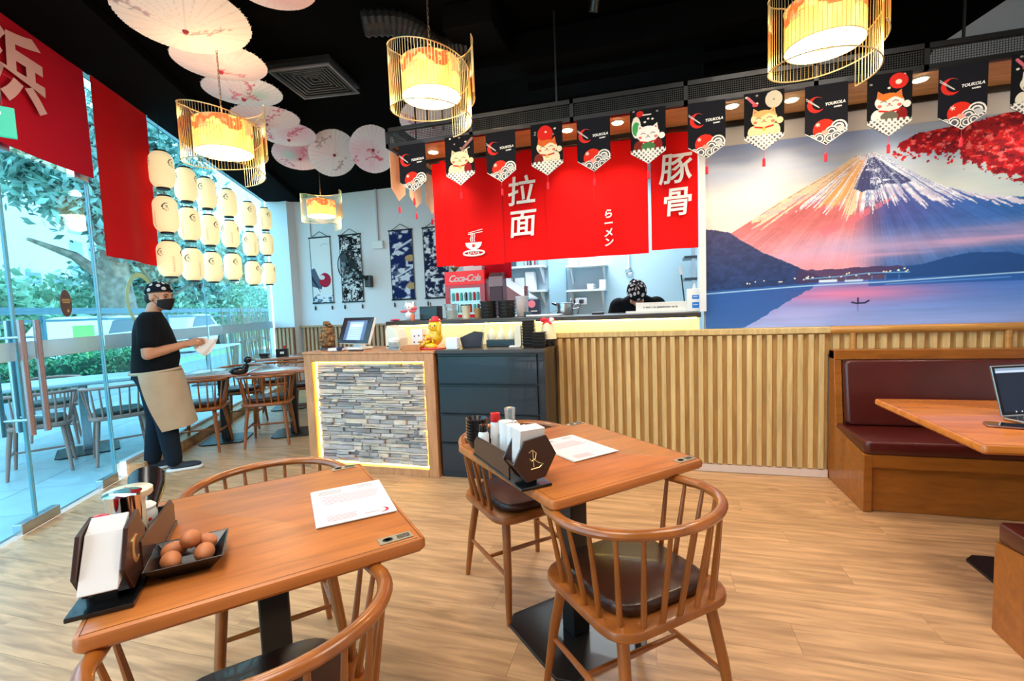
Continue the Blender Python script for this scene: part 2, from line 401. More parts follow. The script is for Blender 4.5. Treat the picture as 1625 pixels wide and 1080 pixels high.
# storefront: panes, door, fittings
def pane(name, s0, s1, z0, z1):
    return tag(MB().bb((s0, 0.0, z0), (s1, 0.010, z1), GM).build(name, GLASSW), kind='structure')
w1 = pane('window_1', 0.015, 2.02, 0.13, CH); w2 = pane('window_2', 2.03, 4.72, 0.13, CH)
pane('window_3', -0.84, 0.005, 2.50, CH); pane('window_4', -4.5, -0.85, 2.50, CH)
d1 = pane('door_1', -0.835, -0.004, 0.02, 2.46); d2 = pane('door_2', -1.69, -0.845, 0.02, 2.46); pane('window_5', -4.5, -1.70, 0.0, 2.46)
EDGE = mat('glass_edge', '6FA8B4', 0.15, spec=0.8)
for w, s in ((w1, 0.018), (w1, 2.017), (d1, -0.008), (d1, -0.832), (d2, -0.849)):
    zz = 2.45 if w in (d1, d2) else CH
    MB().bb((s-0.003, -0.002, 0.03), (s+0.003, 0.012, zz), GM).build('edge_strip', EDGE, w)
FROST = mat('frosted_film', 'B9D9E6', 0.6, alpha=0.75)
for w, a, b in ((w1, 0.03, 2.01), (w2, 2.04, 4.71), (d1, -0.82, -0.02), (d2, -1.68, -0.86)):
    MB().bb((a, -0.003, 1.10), (b, -0.001, 1.22), GM).build('frosted_band', FROST, w)
def ringpts(cx, cz, rx, rz_, n=36): return [(cx+rx*math.cos(2*PI*i/n), cz+rz_*math.sin(2*PI*i/n)) for i in range(n)]
rb = MB(); rb.tube([(x, -0.003, z) for x, z in ringpts(0.62, 1.52, 0.24, 0.25)], 0.022, 6, True, GM, 1.0)
rb.v = rb.v; ring = MB()
pi_ = ringpts(0.62, 1.52, 0.20, 0.21); po = ringpts(0.62, 1.52, 0.245, 0.255)
n = len(pi_)
vs = [(x, y, z) for y in (-0.002, -0.004) for q in (pi_, po) for x, z in q]
fs = []
for i in range(n):
    j = (i+1) % n; fs += [(i, j, n+j, n+i), (2*n+i, 3*n+i, 3*n+j, 2*n+j), (i, 2*n+i, 2*n+j, j), (n+i, n+j, 3*n+j, 3*n+i)]
ring.add(vs, fs, GM); tag(ring.build('ring_decal', mat('lime_film', 'CDE0A8', 0.6, alpha=0.6), w1), label='pale lime ring printed on the pane')
dec = MB().prism(ringpts(-0.375, 1.475, 0.058, 0.10, 28), 0, 0.004, GM @ frame((0, -0.005, 0), (1, 0, 0), (0, 0, 1), (0, -1, 0)))
dc = tag(dec.build('oval_sticker', mat('brown_sticker', '5A4540', 0.5), d1), label='dark brown oval sticker')
sm = MB(); SF = GM @ frame((-0.375, -0.0098, 1.475), (1, 0, 0), (0, 0, 1), (0, -1, 0))
for yy, hw in ((0.030, 0.044), (0.018, 0.044), (0.006, 0.036)): sm.bb((-hw, yy-0.0035, 0), (hw, yy+0.0035, 0.0008), SF)
sm.lathe([(0, 0), (0.012, 0), (0.012, 0.0008), (0, 0.0008)], (0.012, -0.055, 0), 14, SF)
sm.build('sticker_print', mat('sticker_gold', 'C9A56A', 0.5), d1)
# patch fittings and handles
for d, s0, s1, z0, z1 in ((d1, -0.16, 0.0, 2.44, 2.53), (d1, -0.20, -0.0, 0.0, 0.07), (d2, -0.99, -0.66, 0.0, 0.07), (d1, -0.99, -0.75, 2.44, 2.53)):
    MB().bb((s0, -0.022, z0), (s1, 0.032, z1), GM).build('patch_fitting', STEEL, d, bev=0.004)
PINKST = mat('pinkish_steel', 'B9A4A6', 0.25, metal=0.8)
for d, s in ((d1, -0.775), (d2, -0.905)):
    for yy in (-0.075, 0.085):
        h = MB().cyl((s, yy, 0.62), (s, yy, 1.36), 0.019, n=14, M=GM).build('door_handle', PINKST if yy < 0 else STEEL, d, True)
    for zz in (0.72, 1.25):
        MB().cyl((s, -0.075, zz), (s, 0.085, zz), 0.009, n=10, M=GM).build('handle_standoff', STEEL, d, True)
# ceiling line over the glass
struct('trim_5', MB().bb((-4.5, -0.03, CH-0.03), (4.75, 0.04, CH), GM), STEEL)

# mural wainscot
wains = struct('wall_wainscot', MB().bb((-0.85, 3.87, 0.05), (1.24, 3.92, 1.06)), PALEB)
sl = None; k = 0; x = -0.83
while x < 1.22:
    if sl is None: sl = MB().box((0, 0, 0), (0.034, 0.032, 0.985)).build('slat', PALEW, wains, bev=0.003); o = sl
    else: o = sl.copy(); C.objects.link(o); o.parent = wains
    o.location = (x, 3.855, 0.557); x += 0.0675
struct('baseboard_mural', MB().bb((-0.85, 3.845, 0), (1.24, 3.92, 0.055)), mat('pinkish_skirting', 'E3CDBE', 0.5))
struct('trim_6', MB().bb((-0.86, 3.83, 1.055), (1.245, 3.935, 1.098)), PALEW, bev=0.004)
# slats above the booth
up = struct('wall_booth_slats', MB().bb((1.245, 3.89, 0.9), (3.55, 3.92, 1.06)), PALEB)
x = 1.29; o0 = None
while x < 3.4:
    if o0 is None: o0 = MB().box((0, 0, 0), (0.04, 0.03, 0.14)).build('slat', PALEW, up, bev=0.003); o = o0
    else: o = o0.copy(); C.objects.link(o); o.parent = up
    o.location = (x, 3.875, 0.99); x += 0.072
rail = thing('bamboo_rail', 'thick round bamboo rail with short posts over the maroon booth', 'rail', (1.24, 3.85, 0.93))
m_ = MB(); xs = [0.0, 0.015, 0.35, 0.36, 0.37, 0.85, 0.86, 0.87, 1.45, 1.46, 1.47, 2.3]
m_.tube([(q, 0, 0.145) for q in xs], [0.02, 0.028, 0.028, 0.031, 0.028, 0.028, 0.031, 0.028, 0.028, 0.031, 0.028, 0.028], 14)
m_.build('pole', BAMBOO, rail, True)
for q in (0.145, 1.02, 1.9):
    MB().cyl((q, -0.005, 0.0), (q, -0.005, 0.125), 0.019, n=12).build('post', BAMBOO, rail, True)
# back wall wainscot
bw = struct('wall_back_wainscot', MB().bb((-5.98, 7.16, 0.05), (-2.1, 7.2, 1.09)), mat('far_board', '8A6248', 0.6))
x = -5.94; o0 = None
while x < -2.15:
    if o0 is None: o0 = MB().box((0, 0, 0), (0.045, 0.03, 1.03)).build('slat', BSLAT, bw); o = o0
    else: o = o0.copy(); C.objects.link(o); o.parent = bw
    o.location = (x, 7.145, 0.57); x += 0.083
struct('trim_7', MB().bb((-6.0, 7.1, 1.085), (-2.1, 7.2, 1.115)), BSLAT)
cw = struct('wall_column_wainscot', MB().bb((-6.42, 6.97, 0.05), (-6.02, 7.0, 1.10)), mat('far_board', '8A6248', 0.6))
o0 = None
for i in range(5):
    if o0 is None: o0 = MB().box((0, 0, 0), (0.045, 0.025, 1.03)).build('slat', BSLAT, cw); o = o0
    else: o = o0.copy(); C.objects.link(o); o.parent = cw
    o.location = (-6.39+i*0.083, 6.96, 0.57)

# mural print
mu = Canvas(0.43, 1.1, 3.4, 2.452, 0.0042, 'C9D4EA')
X, Y = mu.X, mu.Y
t = np.clip((Y-1.75)/0.7, 0, 1)[..., None]
cA, cB, cC = np.array([0.95, 0.84, 0.82]), np.array([0.93, 0.90, 0.84]), np.array([0.60, 0.69, 0.90])
sky = np.where(t < 0.40, cA*(1-t/0.40)+cB*(t/0.40), cB*(1-(t-0.40)/0.60)+cC*((t-0.40)/0.60))
xr = np.clip((X-1.3)/1.2, 0, 1)[..., None]; sky = sky*(1-xr*0.6)+np.array([0.58, 0.77, 0.86])*xr*0.6
cl_ = np.clip(mu.noise(0.5, 0.07, 6)*2.2-0.9, 0, 1)[..., None]; sky = sky*(1-cl_*0.4)+np.array([0.97, 0.94, 0.88])*cl_*0.4
nz = mu.noise(0.9, 0.16, 5)[..., None]; sky = sky*(0.93+0.14*nz); mu.c = sky
mtn = [(0.50, 1.75), (0.609, 1.811), (0.78, 1.912), (0.946, 2.019), (1.106, 2.105), (1.262, 2.189), (1.376, 2.262), (1.421, 2.286), (1.458, 2.278), (1.506, 2.297), (1.562, 2.278), (1.673, 2.185), (1.817, 2.085), (1.958, 2.008), (2.13, 1.946), (2.344, 1.912), (2.8, 1.86), (3.45, 1.80), (3.45, 1.45), (0.43, 1.45), (0.43, 1.75)]
mm = mu.inpoly(mtn)
px_, py_ = 1.49, 2.29
ang = np.arctan2(py_-Y+0.02, X-px_)
g = np.random.default_rng(11); rid = np.interp(ang+0.04*mu.noise(0.05, 0.05, 8), np.linspace(-0.2, PI+0.2, 150), g.random(150))
rid2 = np.interp(ang+0.08*mu.noise(0.12, 0.12, 9), np.linspace(-0.2, PI+0.2, 45), g.random(45))
h = np.clip((Y-1.5)/0.8, 0, 1)
base = np.zeros(X.shape+(3,))
lt = np.clip((X-1.38)/0.22, 0, 1)[..., None]
low = np.array([0.88, 0.60, 0.64])*(1-lt)+np.array([0.26, 0.42, 0.68])*lt
mid = np.array([0.80, 0.42, 0.42])*(1-lt)+np.array([0.30, 0.34, 0.60])*lt
hh = np.clip((Y-1.62)/0.25, 0, 1)[..., None]; base = low*(1-hh)+mid*hh
far = np.clip((X-1.7)/0.6, 0, 1)[..., None]; base = base*(1-far)+np.array([0.16, 0.38, 0.66])*far
rad = np.hypot(X-px_, Y-py_); fine = np.interp(ang*1.0+0.02*mu.noise(0.03, 0.03, 14), np.linspace(-0.2, PI+0.2, 420), np.random.default_rng(17).random(420))
tex = mu.noise(0.05, 0.02, 15, 3)
base = base*(0.80+0.20*rid2[..., None]+0.14*fine[..., None]+0.12*tex[..., None])
mu.put(mm, 'C06A70'); mu.c[mm] = base[mm]
line = np.interp(X, [0.8, 0.90, 1.035, 1.147, 1.226, 1.302, 1.361, 1.475, 1.567, 1.712, 1.785, 1.96, 2.13, 2.35, 2.6], [1.89, 1.90, 1.985, 1.985, 1.95, 1.93, 1.90, 1.925, 1.985, 1.985, 1.965, 1.945, 1.93, 1.91, 1.9])
line2 = line+(rid-0.5)*0.10+(fine-0.5)*0.09
snow = mm & (Y > line2) & (X > 0.75)
warm = np.clip(1-np.abs(X-(1.12+(2.28-Y)*0.0))/0.36, 0, 1)
mu.put(snow, (0.93, 0.93, 0.96), 0.95)
st = snow & (rid > 0.62); mu.put(st & (X < 1.47), (0.86, 0.62, 0.44), 0.8); mu.put(st & (X >= 1.47), (0.42, 0.52, 0.74), 0.75)
mu.put(snow & (X < 1.42) & (rid2 > 0.55), (0.96, 0.78, 0.56), 0.7)
rock = [(1.40, 2.06), (1.45, 2.167), (1.485, 2.25), (1.52, 2.262), (1.56, 2.23), (1.6, 2.193), (1.71, 2.105), (1.74, 2.075), (1.682, 2.06), (1.60, 2.075), (1.54, 2.035), (1.492, 2.044), (1.45, 2.03)]
sg = snow & (fine+0.5*tex > 0.95); mu.put(sg & (X < 1.47), (0.62, 0.42, 0.40), 0.6); mu.put(sg & (X >= 1.47), (0.34, 0.42, 0.66), 0.6)
lo_ = snow & (Y < line+0.06) & (tex > 0.5); mu.put(lo_, (0.70, 0.62, 0.76), 0.35)
rk = mu.inpoly([(a_+0.0, b_) for a_, b_ in rock]) & (tex+fine*0.3 > 0.42); mu.put(rk, (0.20, 0.22, 0.42), 0.88); mu.put(rk & (fine > 0.72), (0.72, 0.77, 0.88), 0.8)
mu.put(mu.inpoly([(1.30, 2.19), (1.40, 2.25), (1.46, 2.25), (1.42, 2.15), (1.36, 2.02), (1.27, 1.94), (1.20, 1.98)]) & (rid > 0.35), (0.95, 0.66, 0.34), 0.65)
mu.put(mu.inpoly([(1.18, 1.80), (1.36, 1.86), (1.62, 1.98), (1.66, 2.0), (1.60, 1.94), (1.42, 1.83), (1.22, 1.74)]) & (rid > 0.25), (0.88, 0.45, 0.50), 0.75)
mist = mu.noise(0.55, 0.035, 21); band = np.exp(-((Y-(1.60+0.09*(X-1.2)/1.2))/0.085)**2)*np.clip((X-0.7)/0.3, 0, 1)
mu.put(np.clip(band*(0.25+1.1*mist), 0, 1)*(Y < 1.9), (0.86, 0.66, 0.78), 0.85)
mu.put(np.exp(-((Y-1.52)/0.05)**2)*np.clip(1-np.abs(X-1.15)/0.45, 0, 1), (0.95, 0.62, 0.66), 0.7)
mu.put(np.clip((Y-1.60)/0.05, 0, 1)*np.clip((1.80-Y)/0.1, 0, 1)*np.clip(1-np.abs(X-1.35)/0.5, 0, 1), (0.72, 0.70, 0.86), 0.5)
e = 0.02*mu.noise(0.04, 0.04, 31)
hillx = [0.3, 0.412, 0.5, 0.609, 0.716, 0.822, 0.926, 1.029, 1.11, 1.25]; hilly = [1.86, 1.85, 1.832, 1.802, 1.72, 1.648, 1.595, 1.543, 1.493, 1.43]
hill = (Y < np.interp(X, hillx, hilly)+e) & (X < 1.25)
hn = mu.noise(0.03, 0.02, 33)[..., None]; hg = np.clip((Y-1.40)/0.4, 0, 1)[..., None]; hc = (np.array([0.14, 0.24, 0.44])*(1-hg)+np.array([0.27, 0.27, 0.42])*hg)*(0.8+0.4*hn); mu.c[hill] = hc[hill]
mu.put((X > 1.05) & (Y < 1.49+e+0.02*mu.noise(0.2, 0.2, 36)) & (Y > 1.40), (0.28, 0.22, 0.38), 0.9)
fh = (Y < np.interp(X, [1.6, 1.73, 1.83, 1.935, 2.073, 2.274, 2.357, 2.9, 3.4], [1.46, 1.50, 1.51, 1.54, 1.567, 1.558, 1.535, 1.54, 1.50])+e*0.6) & (X > 1.6)
mu.put(fh, (0.12, 0.30, 0.55))
lake = Y < np.interp(X, [0.43, 1.15, 1.58, 3.4], [1.385, 1.416, 1.422, 1.435])
wt = np.clip((Y-1.1)/0.32, 0, 1)[..., None]
wat = np.array([0.60, 0.68, 0.92])*(1-wt)+np.array([0.22, 0.45, 0.80])*wt
pk = (np.exp(-((X-1.35)/0.55)**2)*np.exp(-((Y-1.33)/0.07)**2))[..., None]; wat = wat*(1-pk*0.85)+np.array([0.94, 0.52, 0.68])*pk*0.85
pk2 = (np.exp(-((X-1.0-0.3*(1.25-Y))/0.5)**2)*np.exp(-((Y-1.2)/0.08)**2))[..., None]; wat = wat*(1-pk2*0.5)+np.array([0.80, 0.72, 0.90])*pk2*0.5
wat = wat*(0.93+0.14*mu.noise(0.35, 0.02, 41)[..., None]); m0 = lake.copy(); mu.c[m0] = wat[m0]
mu.put(lake & (X < 1.15-(1.40-Y)*1.6+0.05*mu.noise(0.05, 0.03, 43)), (0.12, 0.33, 0.62), 0.8)
mu.put(lake & (Y > 1.375) & (X > 1.5), (0.12, 0.34, 0.66), 0.7)
mu.line([(0.43, 1.366), (1.1, 1.396), (1.6, 1.402), (2.3, 1.425), (3.4, 1.44)], 0.008, (0.70, 0.88, 0.98), 0.9)
mu.line([(1.6, 1.385), (2.3, 1.40)], 0.005, (0.45, 0.72, 0.95), 0.8)
mu.line([(1.1, 1.445), (1.3, 1.452), (1.5, 1.468), (1.74, 1.462)], 0.006, (0.45, 0.75, 0.95), 0.95)
for a in (1.2, 1.28, 1.36, 1.44, 1.52, 1.6, 1.68): mu.line([(a, 1.45), (a, 1.42)], 0.004, (0.35, 0.65, 0.9), 0.9)
mu.line([(1.20, 1.425), (1.30, 1.425)], 0.018, (0.85, 0.92, 0.98)); mu.line([(1.36, 1.420), (1.46, 1.420)], 0.014, (0.78, 0.88, 0.97))
g = np.random.default_rng(4)
for i in range(26):
    a = g.uniform(0.5, 1.75); b = np.interp(a, [0.43, 1.15, 1.8], [1.40, 1.44, 1.47])+g.uniform(0, 0.025); mu.ell(a, b, 0.006, 0.005, (0.95, 0.9, 0.8))
mu.line([(1.40, 1.266), (1.43, 1.258), (1.48, 1.260), (1.503, 1.275)], 0.011, (0.10, 0.12, 0.25)); mu.line([(1.437, 1.258), (1.437, 1.295)], 0.010, (0.15, 0.12, 0.25)); mu.line([(1.437, 1.25), (1.437, 1.205)], 0.004, (0.35, 0.3, 0.5), 0.8)
ltop = np.interp(X, [1.60, 1.635, 1.67, 1.776, 1.915, 2.067, 2.199, 2.33, 2.6, 3.4], [2.27, 2.29, 2.335, 2.379, 2.40, 2.41, 2.44, 2.46, 2.47, 2.47])
lbot = np.interp(X, [1.60, 1.653, 1.796, 1.884, 2.003, 2.023, 2.141, 2.159, 2.258, 2.34, 2.6, 3.0, 3.4], [2.30, 2.275, 2.258, 2.235, 2.262, 2.17, 2.14, 2.085, 2.06, 2.02, 1.95, 1.9, 1.7])
ln = mu.noise(0.045, 0.03, 51); l2 = mu.noise(0.028, 0.02, 52)
leaf = (Y < ltop+0.03*(ln-0.3)) & (Y > lbot+0.16*(l2-0.5)) & (X > 1.62)
mu.put(leaf, (0.62, 0.05, 0.12)); mu.put(leaf & (l2 > 0.5), (0.86, 0.10, 0.13)); mu.put(leaf & (ln > 0.62), (0.40, 0.03, 0.12), 0.8); mu.put(leaf & (l2 > 0.66), (0.97, 0.45, 0.45))
g = np.random.default_rng(9)
for i in range(240):
    a = g.uniform(1.63, 3.3); b = g.uniform(np.interp(a, [1.6, 2.0, 2.34, 3.4], [2.24, 2.16, 1.97, 1.7]), np.interp(a, [1.6, 2.3], [2.28, 2.4])); r = g.uniform(0.006, 0.014)
    mu.ell(a, b, r, r*0.6, (0.90, 0.12, 0.15) if i % 3 else (0.5, 0.04, 0.12), g.uniform(0, 3))
mural = MB().bb((0.432, 3.914, 1.10), (3.40, 3.9195, 2.455)).build('mural_panel', PAPER)
tag(mural, 'wall mural of a snowy volcano above a blue lake with red maple leaves', 'mural')
mu.mesh('mural_print', mural, frame((0, 3.9125, 0), (1, 0, 0), (0, 0, 1), (0, -1, 0)), VC)

# canopy: wooden soffit, black steel frame, mesh fascia, hanger rods
can = thing('canopy', 'black steel canopy frame with mesh fascia and wooden soffit over the counter', 'canopy', (-1.95, 3.4, 2.6))
def cb(a, b): return MB().bb((a[0]+1.95, a[1]-3.4, a[2]-2.6), (b[0]+1.95, b[1]-3.4, b[2]-2.6))
cb((-1.93, 3.44, 2.625), (3.5, 3.90, 2.645)).build('soffit_panel', SOFFW, can)
cb((-1.93, 3.90, 2.625), (0.55, 4.75, 2.645)).build('soffit_panel', SOFFW, can)
for z0 in (2.60, 2.72):
    cb((-1.95, 3.40, z0), (3.5, 3.43, z0+0.03)).build('frame_bar', BLACKM, can)
    cb((-1.95, 3.43, z0), (-1.92, 4.75, z0+0.03)).build('frame_bar', BLACKM, can)
cb((-1.92, 3.86, 2.60), (0.5, 3.885, 2.625)).build('frame_bar', BLACKM, can)
cb((-1.22, 3.43, 2.60), (1.50, 3.438, 2.78)).build('fascia_board', CEIL, can)
cb((0.5, 3.895, 2.585), (3.5, 3.912, 2.625)).build('frame_bar', BLACKM, can)
for xx in [-1.95, -1.25, -0.5, 0.25, 1.0, 1.56, 2.1, 2.9]:
    cb((xx, 3.40, 2.60), (xx+0.025, 3.425, 2.75)).build('frame_post', BLACKM, can)
for xx, yy in ((-1.60, 3.42), (-1.38, 3.42), (-0.6, 3.42), (0.9, 3.42), (1.75, 3.42), (2.05, 3.42), (-1.94, 3.9), (-1.94, 4.6), (-1.55, 3.6)):
    cb((xx, yy, 2.75), (xx+0.012, yy+0.012, 3.37)).build('hanger_rod', BLACKM, can)
mesh = MB(); MW = 0.0035
xx = -1.92
while xx < 3.45:
    mesh.bb((xx, 3.412, 2.63), (xx+MW, 3.4135, 2.72)); xx += 0.013
for k in range(7): mesh.bb((-1.92, 3.410, 2.632+k*0.013), (3.48, 3.412, 2.632+k*0.013+MW))
mesh.v = [(a+1.95, b-3.4, c-2.6) for a, b, c in mesh.v]
tag(mesh.build('wire_mesh', mat('grey_mesh_wire', '242526', 0.6), can), kind='stuff')
mesh = MB(); yy = 3.45
while yy < 4.75:
    mesh.bb((-1.937, yy, 2.63), (-1.9355, yy+MW, 2.72)); yy += 0.013
for k in range(7): mesh.bb((-1.9355, 3.43, 2.632+k*0.013), (-1.934, 4.75, 2.632+k*0.013+MW))
mesh.v = [(a+1.95, b-3.4, c-2.6) for a, b, c in mesh.v]
tag(mesh.build('wire_mesh', mat('grey_mesh_wire', '242526', 0.6), can), kind='stuff')
DLG = mat('downlight_glow', 'FFF2D8', emit='FFE2A8', es=30)
places = ['over the counter end', 'beside the drinks cooler', 'between cat banner and crescent banner', 'at the kitchen hatch centre', 'over the mural edge', 'over the volcano slope', 'over the volcano summit', 'over the maple leaves']
for i, (xx, yy) in enumerate([(-1.68, 3.69), (-1.80, 4.40), (-0.554, 3.62), (-0.186, 3.61), (0.572, 3.60), (0.94, 3.64), (1.633, 3.60), (2.35, 3.62)]):
    dl = thing('downlight', 'small round warm downlight in the wooden soffit '+places[i], 'light', (xx, yy, 2.625), 0, 'soffit downlights')
    MB().lathe([(0.034, -0.006), (0.047, -0.004), (0.049, 0.0)], n=24).build('trim_ring', PLASTW, dl, True)
    MB().lathe([(0.0, -0.0085), (0.036, -0.0085), (0.038, 0.0)], n=24).build('bulb_lens', DLG, dl, True)
    spot('downlight_beam', (xx, yy, 2.60), (xx, yy-0.0, 0), 14, WARM, 110, 0.03)
# ---------------------------------------------------------------- furniture
def seatpath():
    pts = [(-0.205, 0.09), (-0.208, 0.0), (-0.208, -0.08)]
    for i in range(7):
        a = PI+PI/2*i/6; pts.append((-0.10+0.108*math.cos(a), -0.09+0.112*math.sin(a)))
    for i in range(7):
        a = -PI/2+PI/2*i/6; pts.append((0.10+0.108*math.cos(a), -0.09+0.112*math.sin(a)))
    pts += [(0.208, 0.0), (0.205, 0.09)]; return pts
def along(pts, t):
    P = [Vector(p) for p in pts]; L = [0]
    for a, b in zip(P[:-1], P[1:]): L.append(L[-1]+(b-a).length)
    d = t*L[-1]
    for i in range(len(P)-1):
        if d <= L[i+1]+1e-9: return P[i].lerp(P[i+1], (d-L[i])/max(1e-9, L[i+1]-L[i]))
    return P[-1]
def armpath(n=28):
    pts = [(-0.235, 0.15, 0.700), (-0.255, 0.08, 0.702), (-0.266, 0.0, 0.706)]
    for i in range(n+1):
        a = PI+PI*i/n; pts.append((0.268*math.cos(a), -0.02+0.235*math.sin(a), 0.708+0.014*math.sin(PI*i/n)))
    pts += [(0.266, 0.0, 0.706), (0.255, 0.08, 0.702), (0.235, 0.15, 0.700)]; return pts
def make_chair(label, loc, rz, wood=None, pad=None, group='curved back armchairs'):
    wood = wood or CHAIR; pad = pad or LEATHER
    t = thing('armchair', label, 'chair', loc, rz, group)
    MB().rbox((0, 0, 0.432), (0.46, 0.43, 0.034), 0.09, seg=5).build('seat', wood, t, True)
    cu = MB().rbox((0, 0.012, 0.468), (0.365, 0.36, 0.040), 0.09, seg=6); cu.build('seat_cushion', pad, t, 60)
    for sx_ in (-1, 1):
        for sy_ in (-1, 1):
            m_ = MB(); m_.tube([(sx_*0.165, sy_*0.150, 0.425), (sx_*0.185, sy_*0.19, 0.23), (sx_*0.205, sy_*0.225, 0.0)], [0.019, 0.0175, 0.012], 10)
            m_.build('leg', wood, t, True)
    for sx_ in (-1, 1):
        MB().tube([(sx_*0.188, -0.198, 0.19), (sx_*0.188, 0, 0.19), (sx_*0.188, 0.198, 0.19)], [0.008, 0.0105, 0.008], 8).build('stretcher', wood, t, True)
    MB().tube([(-0.185, 0.0, 0.19), (0, 0.0, 0.19), (0.185, 0.0, 0.19)], [0.008, 0.0105, 0.008], 8).build('stretcher', wood, t, True)
    ap = armpath(); MB().tube(ap, [0.013]+[0.0175]*(len(ap)-2)+[0.013], 10, flat=0.85).build('arm_rail', wood, t, True)
    sp = seatpath(); N = 15
    for i in range(N):
        q = i/(N-1); b = along(sp, q); a = along(ap, 0.045+0.91*q)
        MB().tube([(b.x, b.y, 0.445), ((b.x*0.6+a.x*0.4), (b.y*0.6+a.y*0.4), 0.55), (a.x, a.y, a.z-0.006)], [0.0085, 0.0088, 0.0062], 8).build('spindle', wood, t, True)
    return t
ch0 = make_chair('wooden spindle armchair nearest the booth, pushed under the menu table by the slatted wall', (-0.06, 1.50, 0), math.radians(42))
def chair(label, x, y, deg): return dup(ch0, label, (x, y, 0), math.radians(deg))
chair('wooden spindle armchair behind the table with stacked black bowls', -0.585, 2.10, 224)
chair('wooden spindle armchair cut by the lower picture edge, nearest the camera', -0.815, 0.765, 47)
chair('wooden spindle armchair on the far side of the egg dish table', -1.335, 1.365, 227)
chair('reddish armchair beside the waiter, at the window table', -4.37, 3.67, 32)
chair('reddish armchair with its back to the camera, just beside the stone counter', -3.84, 4.01, 32)
chair('armchair facing the camera behind the window table near the glass', -4.72, 4.53, 212)
chair('armchair facing the camera behind the window table near the counter', -4.08, 4.93, 212)
chair('armchair at the farthest table, under the black condiment box', -4.80, 5.12, 32)
chair('armchair at the farthest table, closest to the till', -4.18, 5.48, 32)
oc0 = make_chair('weathered pink-grey armchair on the terrace, behind the door handles', (-5.32, 2.87, 0), math.radians(56), CHAIRP, mat('outdoor_pad', '3E4A42', 0.5), 'terrace armchairs')
dup(oc0, 'weathered pink-grey armchair on the terrace, behind the waiter', (-4.95, 3.30, 0), math.radians(60))
dup(oc0, 'weathered terrace armchair across the table, facing the shop', (-6.35, 3.55, 0), math.radians(236))

def make_table(label, loc, rz, w=0.67, d=0.72, m=None, plates=True, base=True, name='dining_table', pm=None, basesize=0.44):
    m = m or TABLE; t = thing(name, label, 'table', loc, rz, None)
    MB().rbox((0, 0, 0.732), (w, d, 0.036), 0.02, seg=4).build('tabletop', m, t, 35)
    g = MB(); gi = 0.012; z0 = 0.7502
    for a, b in (((-w/2+gi, -d/2+gi), (w/2-gi, -d/2+gi+0.0015)), ((-w/2+gi, d/2-gi-0.0015), (w/2-gi, d/2-gi)), ((-w/2+gi, -d/2+gi), (-w/2+gi+0.0015, d/2-gi)), ((w/2-gi-0.0015, -d/2+gi), (w/2-gi, d/2-gi))):
        g.bb((a[0], a[1], z0-0.001), (b[0], b[1], z0+0.0002))
    g.build('edge_inlay', WOODB, t)
    MB().box((0, 0, 0.707), (0.34, 0.34, 0.014)).build('top_plate', BLACKM, t)
    MB().bb((-0.04, -0.04, 0.012), (0.04, 0.04, 0.70)).build('post', pm or BLACKM, t, bev=0.006)
    b = basesize/2; c = 0.05
    MB().prism([(-b+c, -b), (b-c, -b), (b, -b+c), (b, b-c), (b-c, b), (-b+c, b), (-b, b-c), (-b, -b+c)], 0.0, 0.014).build('base_plate', BLACKM, t, bev=0.003)
    return t
T1 = make_table('square wooden table holding the dish of eggs', (-1.055, 1.062, 0), math.radians(46.5), 0.69, 0.73)
T2 = make_table('square wooden table in the middle, with stacked black bowls and a menu', (-0.30, 1.825, 0), math.radians(45.5))
WHT = mat('window_table_wood', 'B07050', 0.22, noise=0.3, nscale=3, stretch=(1.2, 9, 9), coat=0.5)  # less saturated, glossier wood for the window tables
tA = make_table('window table at the waiter\'s elbow with the black duck-shaped stand', (-4.42, 3.995, 0), math.radians(32), 0.67, 0.72, WHT)
tB = dup(tA, 'window table behind the stone counter', (-3.84, 4.36, 0))
dup(tA, 'farthest table with a black condiment box', (-4.95, 5.55, 0)); dup(tA, 'farthest table beside the brown crinkled ornament', (-4.38, 5.91, 0))
OTT = mat('terrace_tabletop', 'C9D6D8', 0.3)
make_table('long pale terrace table outside the glass', (-5.62, 3.42, 0), math.radians(57), 1.7, 0.72, OTT, name='terrace_table', pm=STEEL, basesize=0.5)

def tag_plate(tbl, x, y, rz, emblem=True):
    p = MB().box((x, y, 0.7516), (0.085, 0.034, 0.0022), rz=rz).build('number_plate', mat('tan_plate', 'A89C84', 0.4, metal=0.3), tbl)
    if emblem:
        T = Matrix.Translation((x, y, 0.7530)) @ Matrix.Rotation(rz, 4, 'Z')
        MB().lathe([(0.011, 0), (0.011, 0.0006), (0.007, 0.0006), (0.007, 0)], (-0.020, 0, 0), 20, T, 1.2, 0.9).build('emblem', BLACK, p)
        q = MB(); gg = random.Random(3)
        for r_ in range(4):
            xx = 0.004
            while xx < 0.036: w_ = gg.uniform(0.001, 0.004); q.bb((xx, -0.010+r_*0.0055, 0), (xx+w_, -0.0068+r_*0.0055, 0.0004), T); xx += w_+0.0012
        q.build('plate_print', BLACK, p)
tag_plate(T1, 0.275, -0.325, 0); tag_plate(T1, 0.275, 0.33, 0)
tag_plate(T2, 0.27, -0.325, 0); tag_plate(T2, 0.27, 0.33, 0)

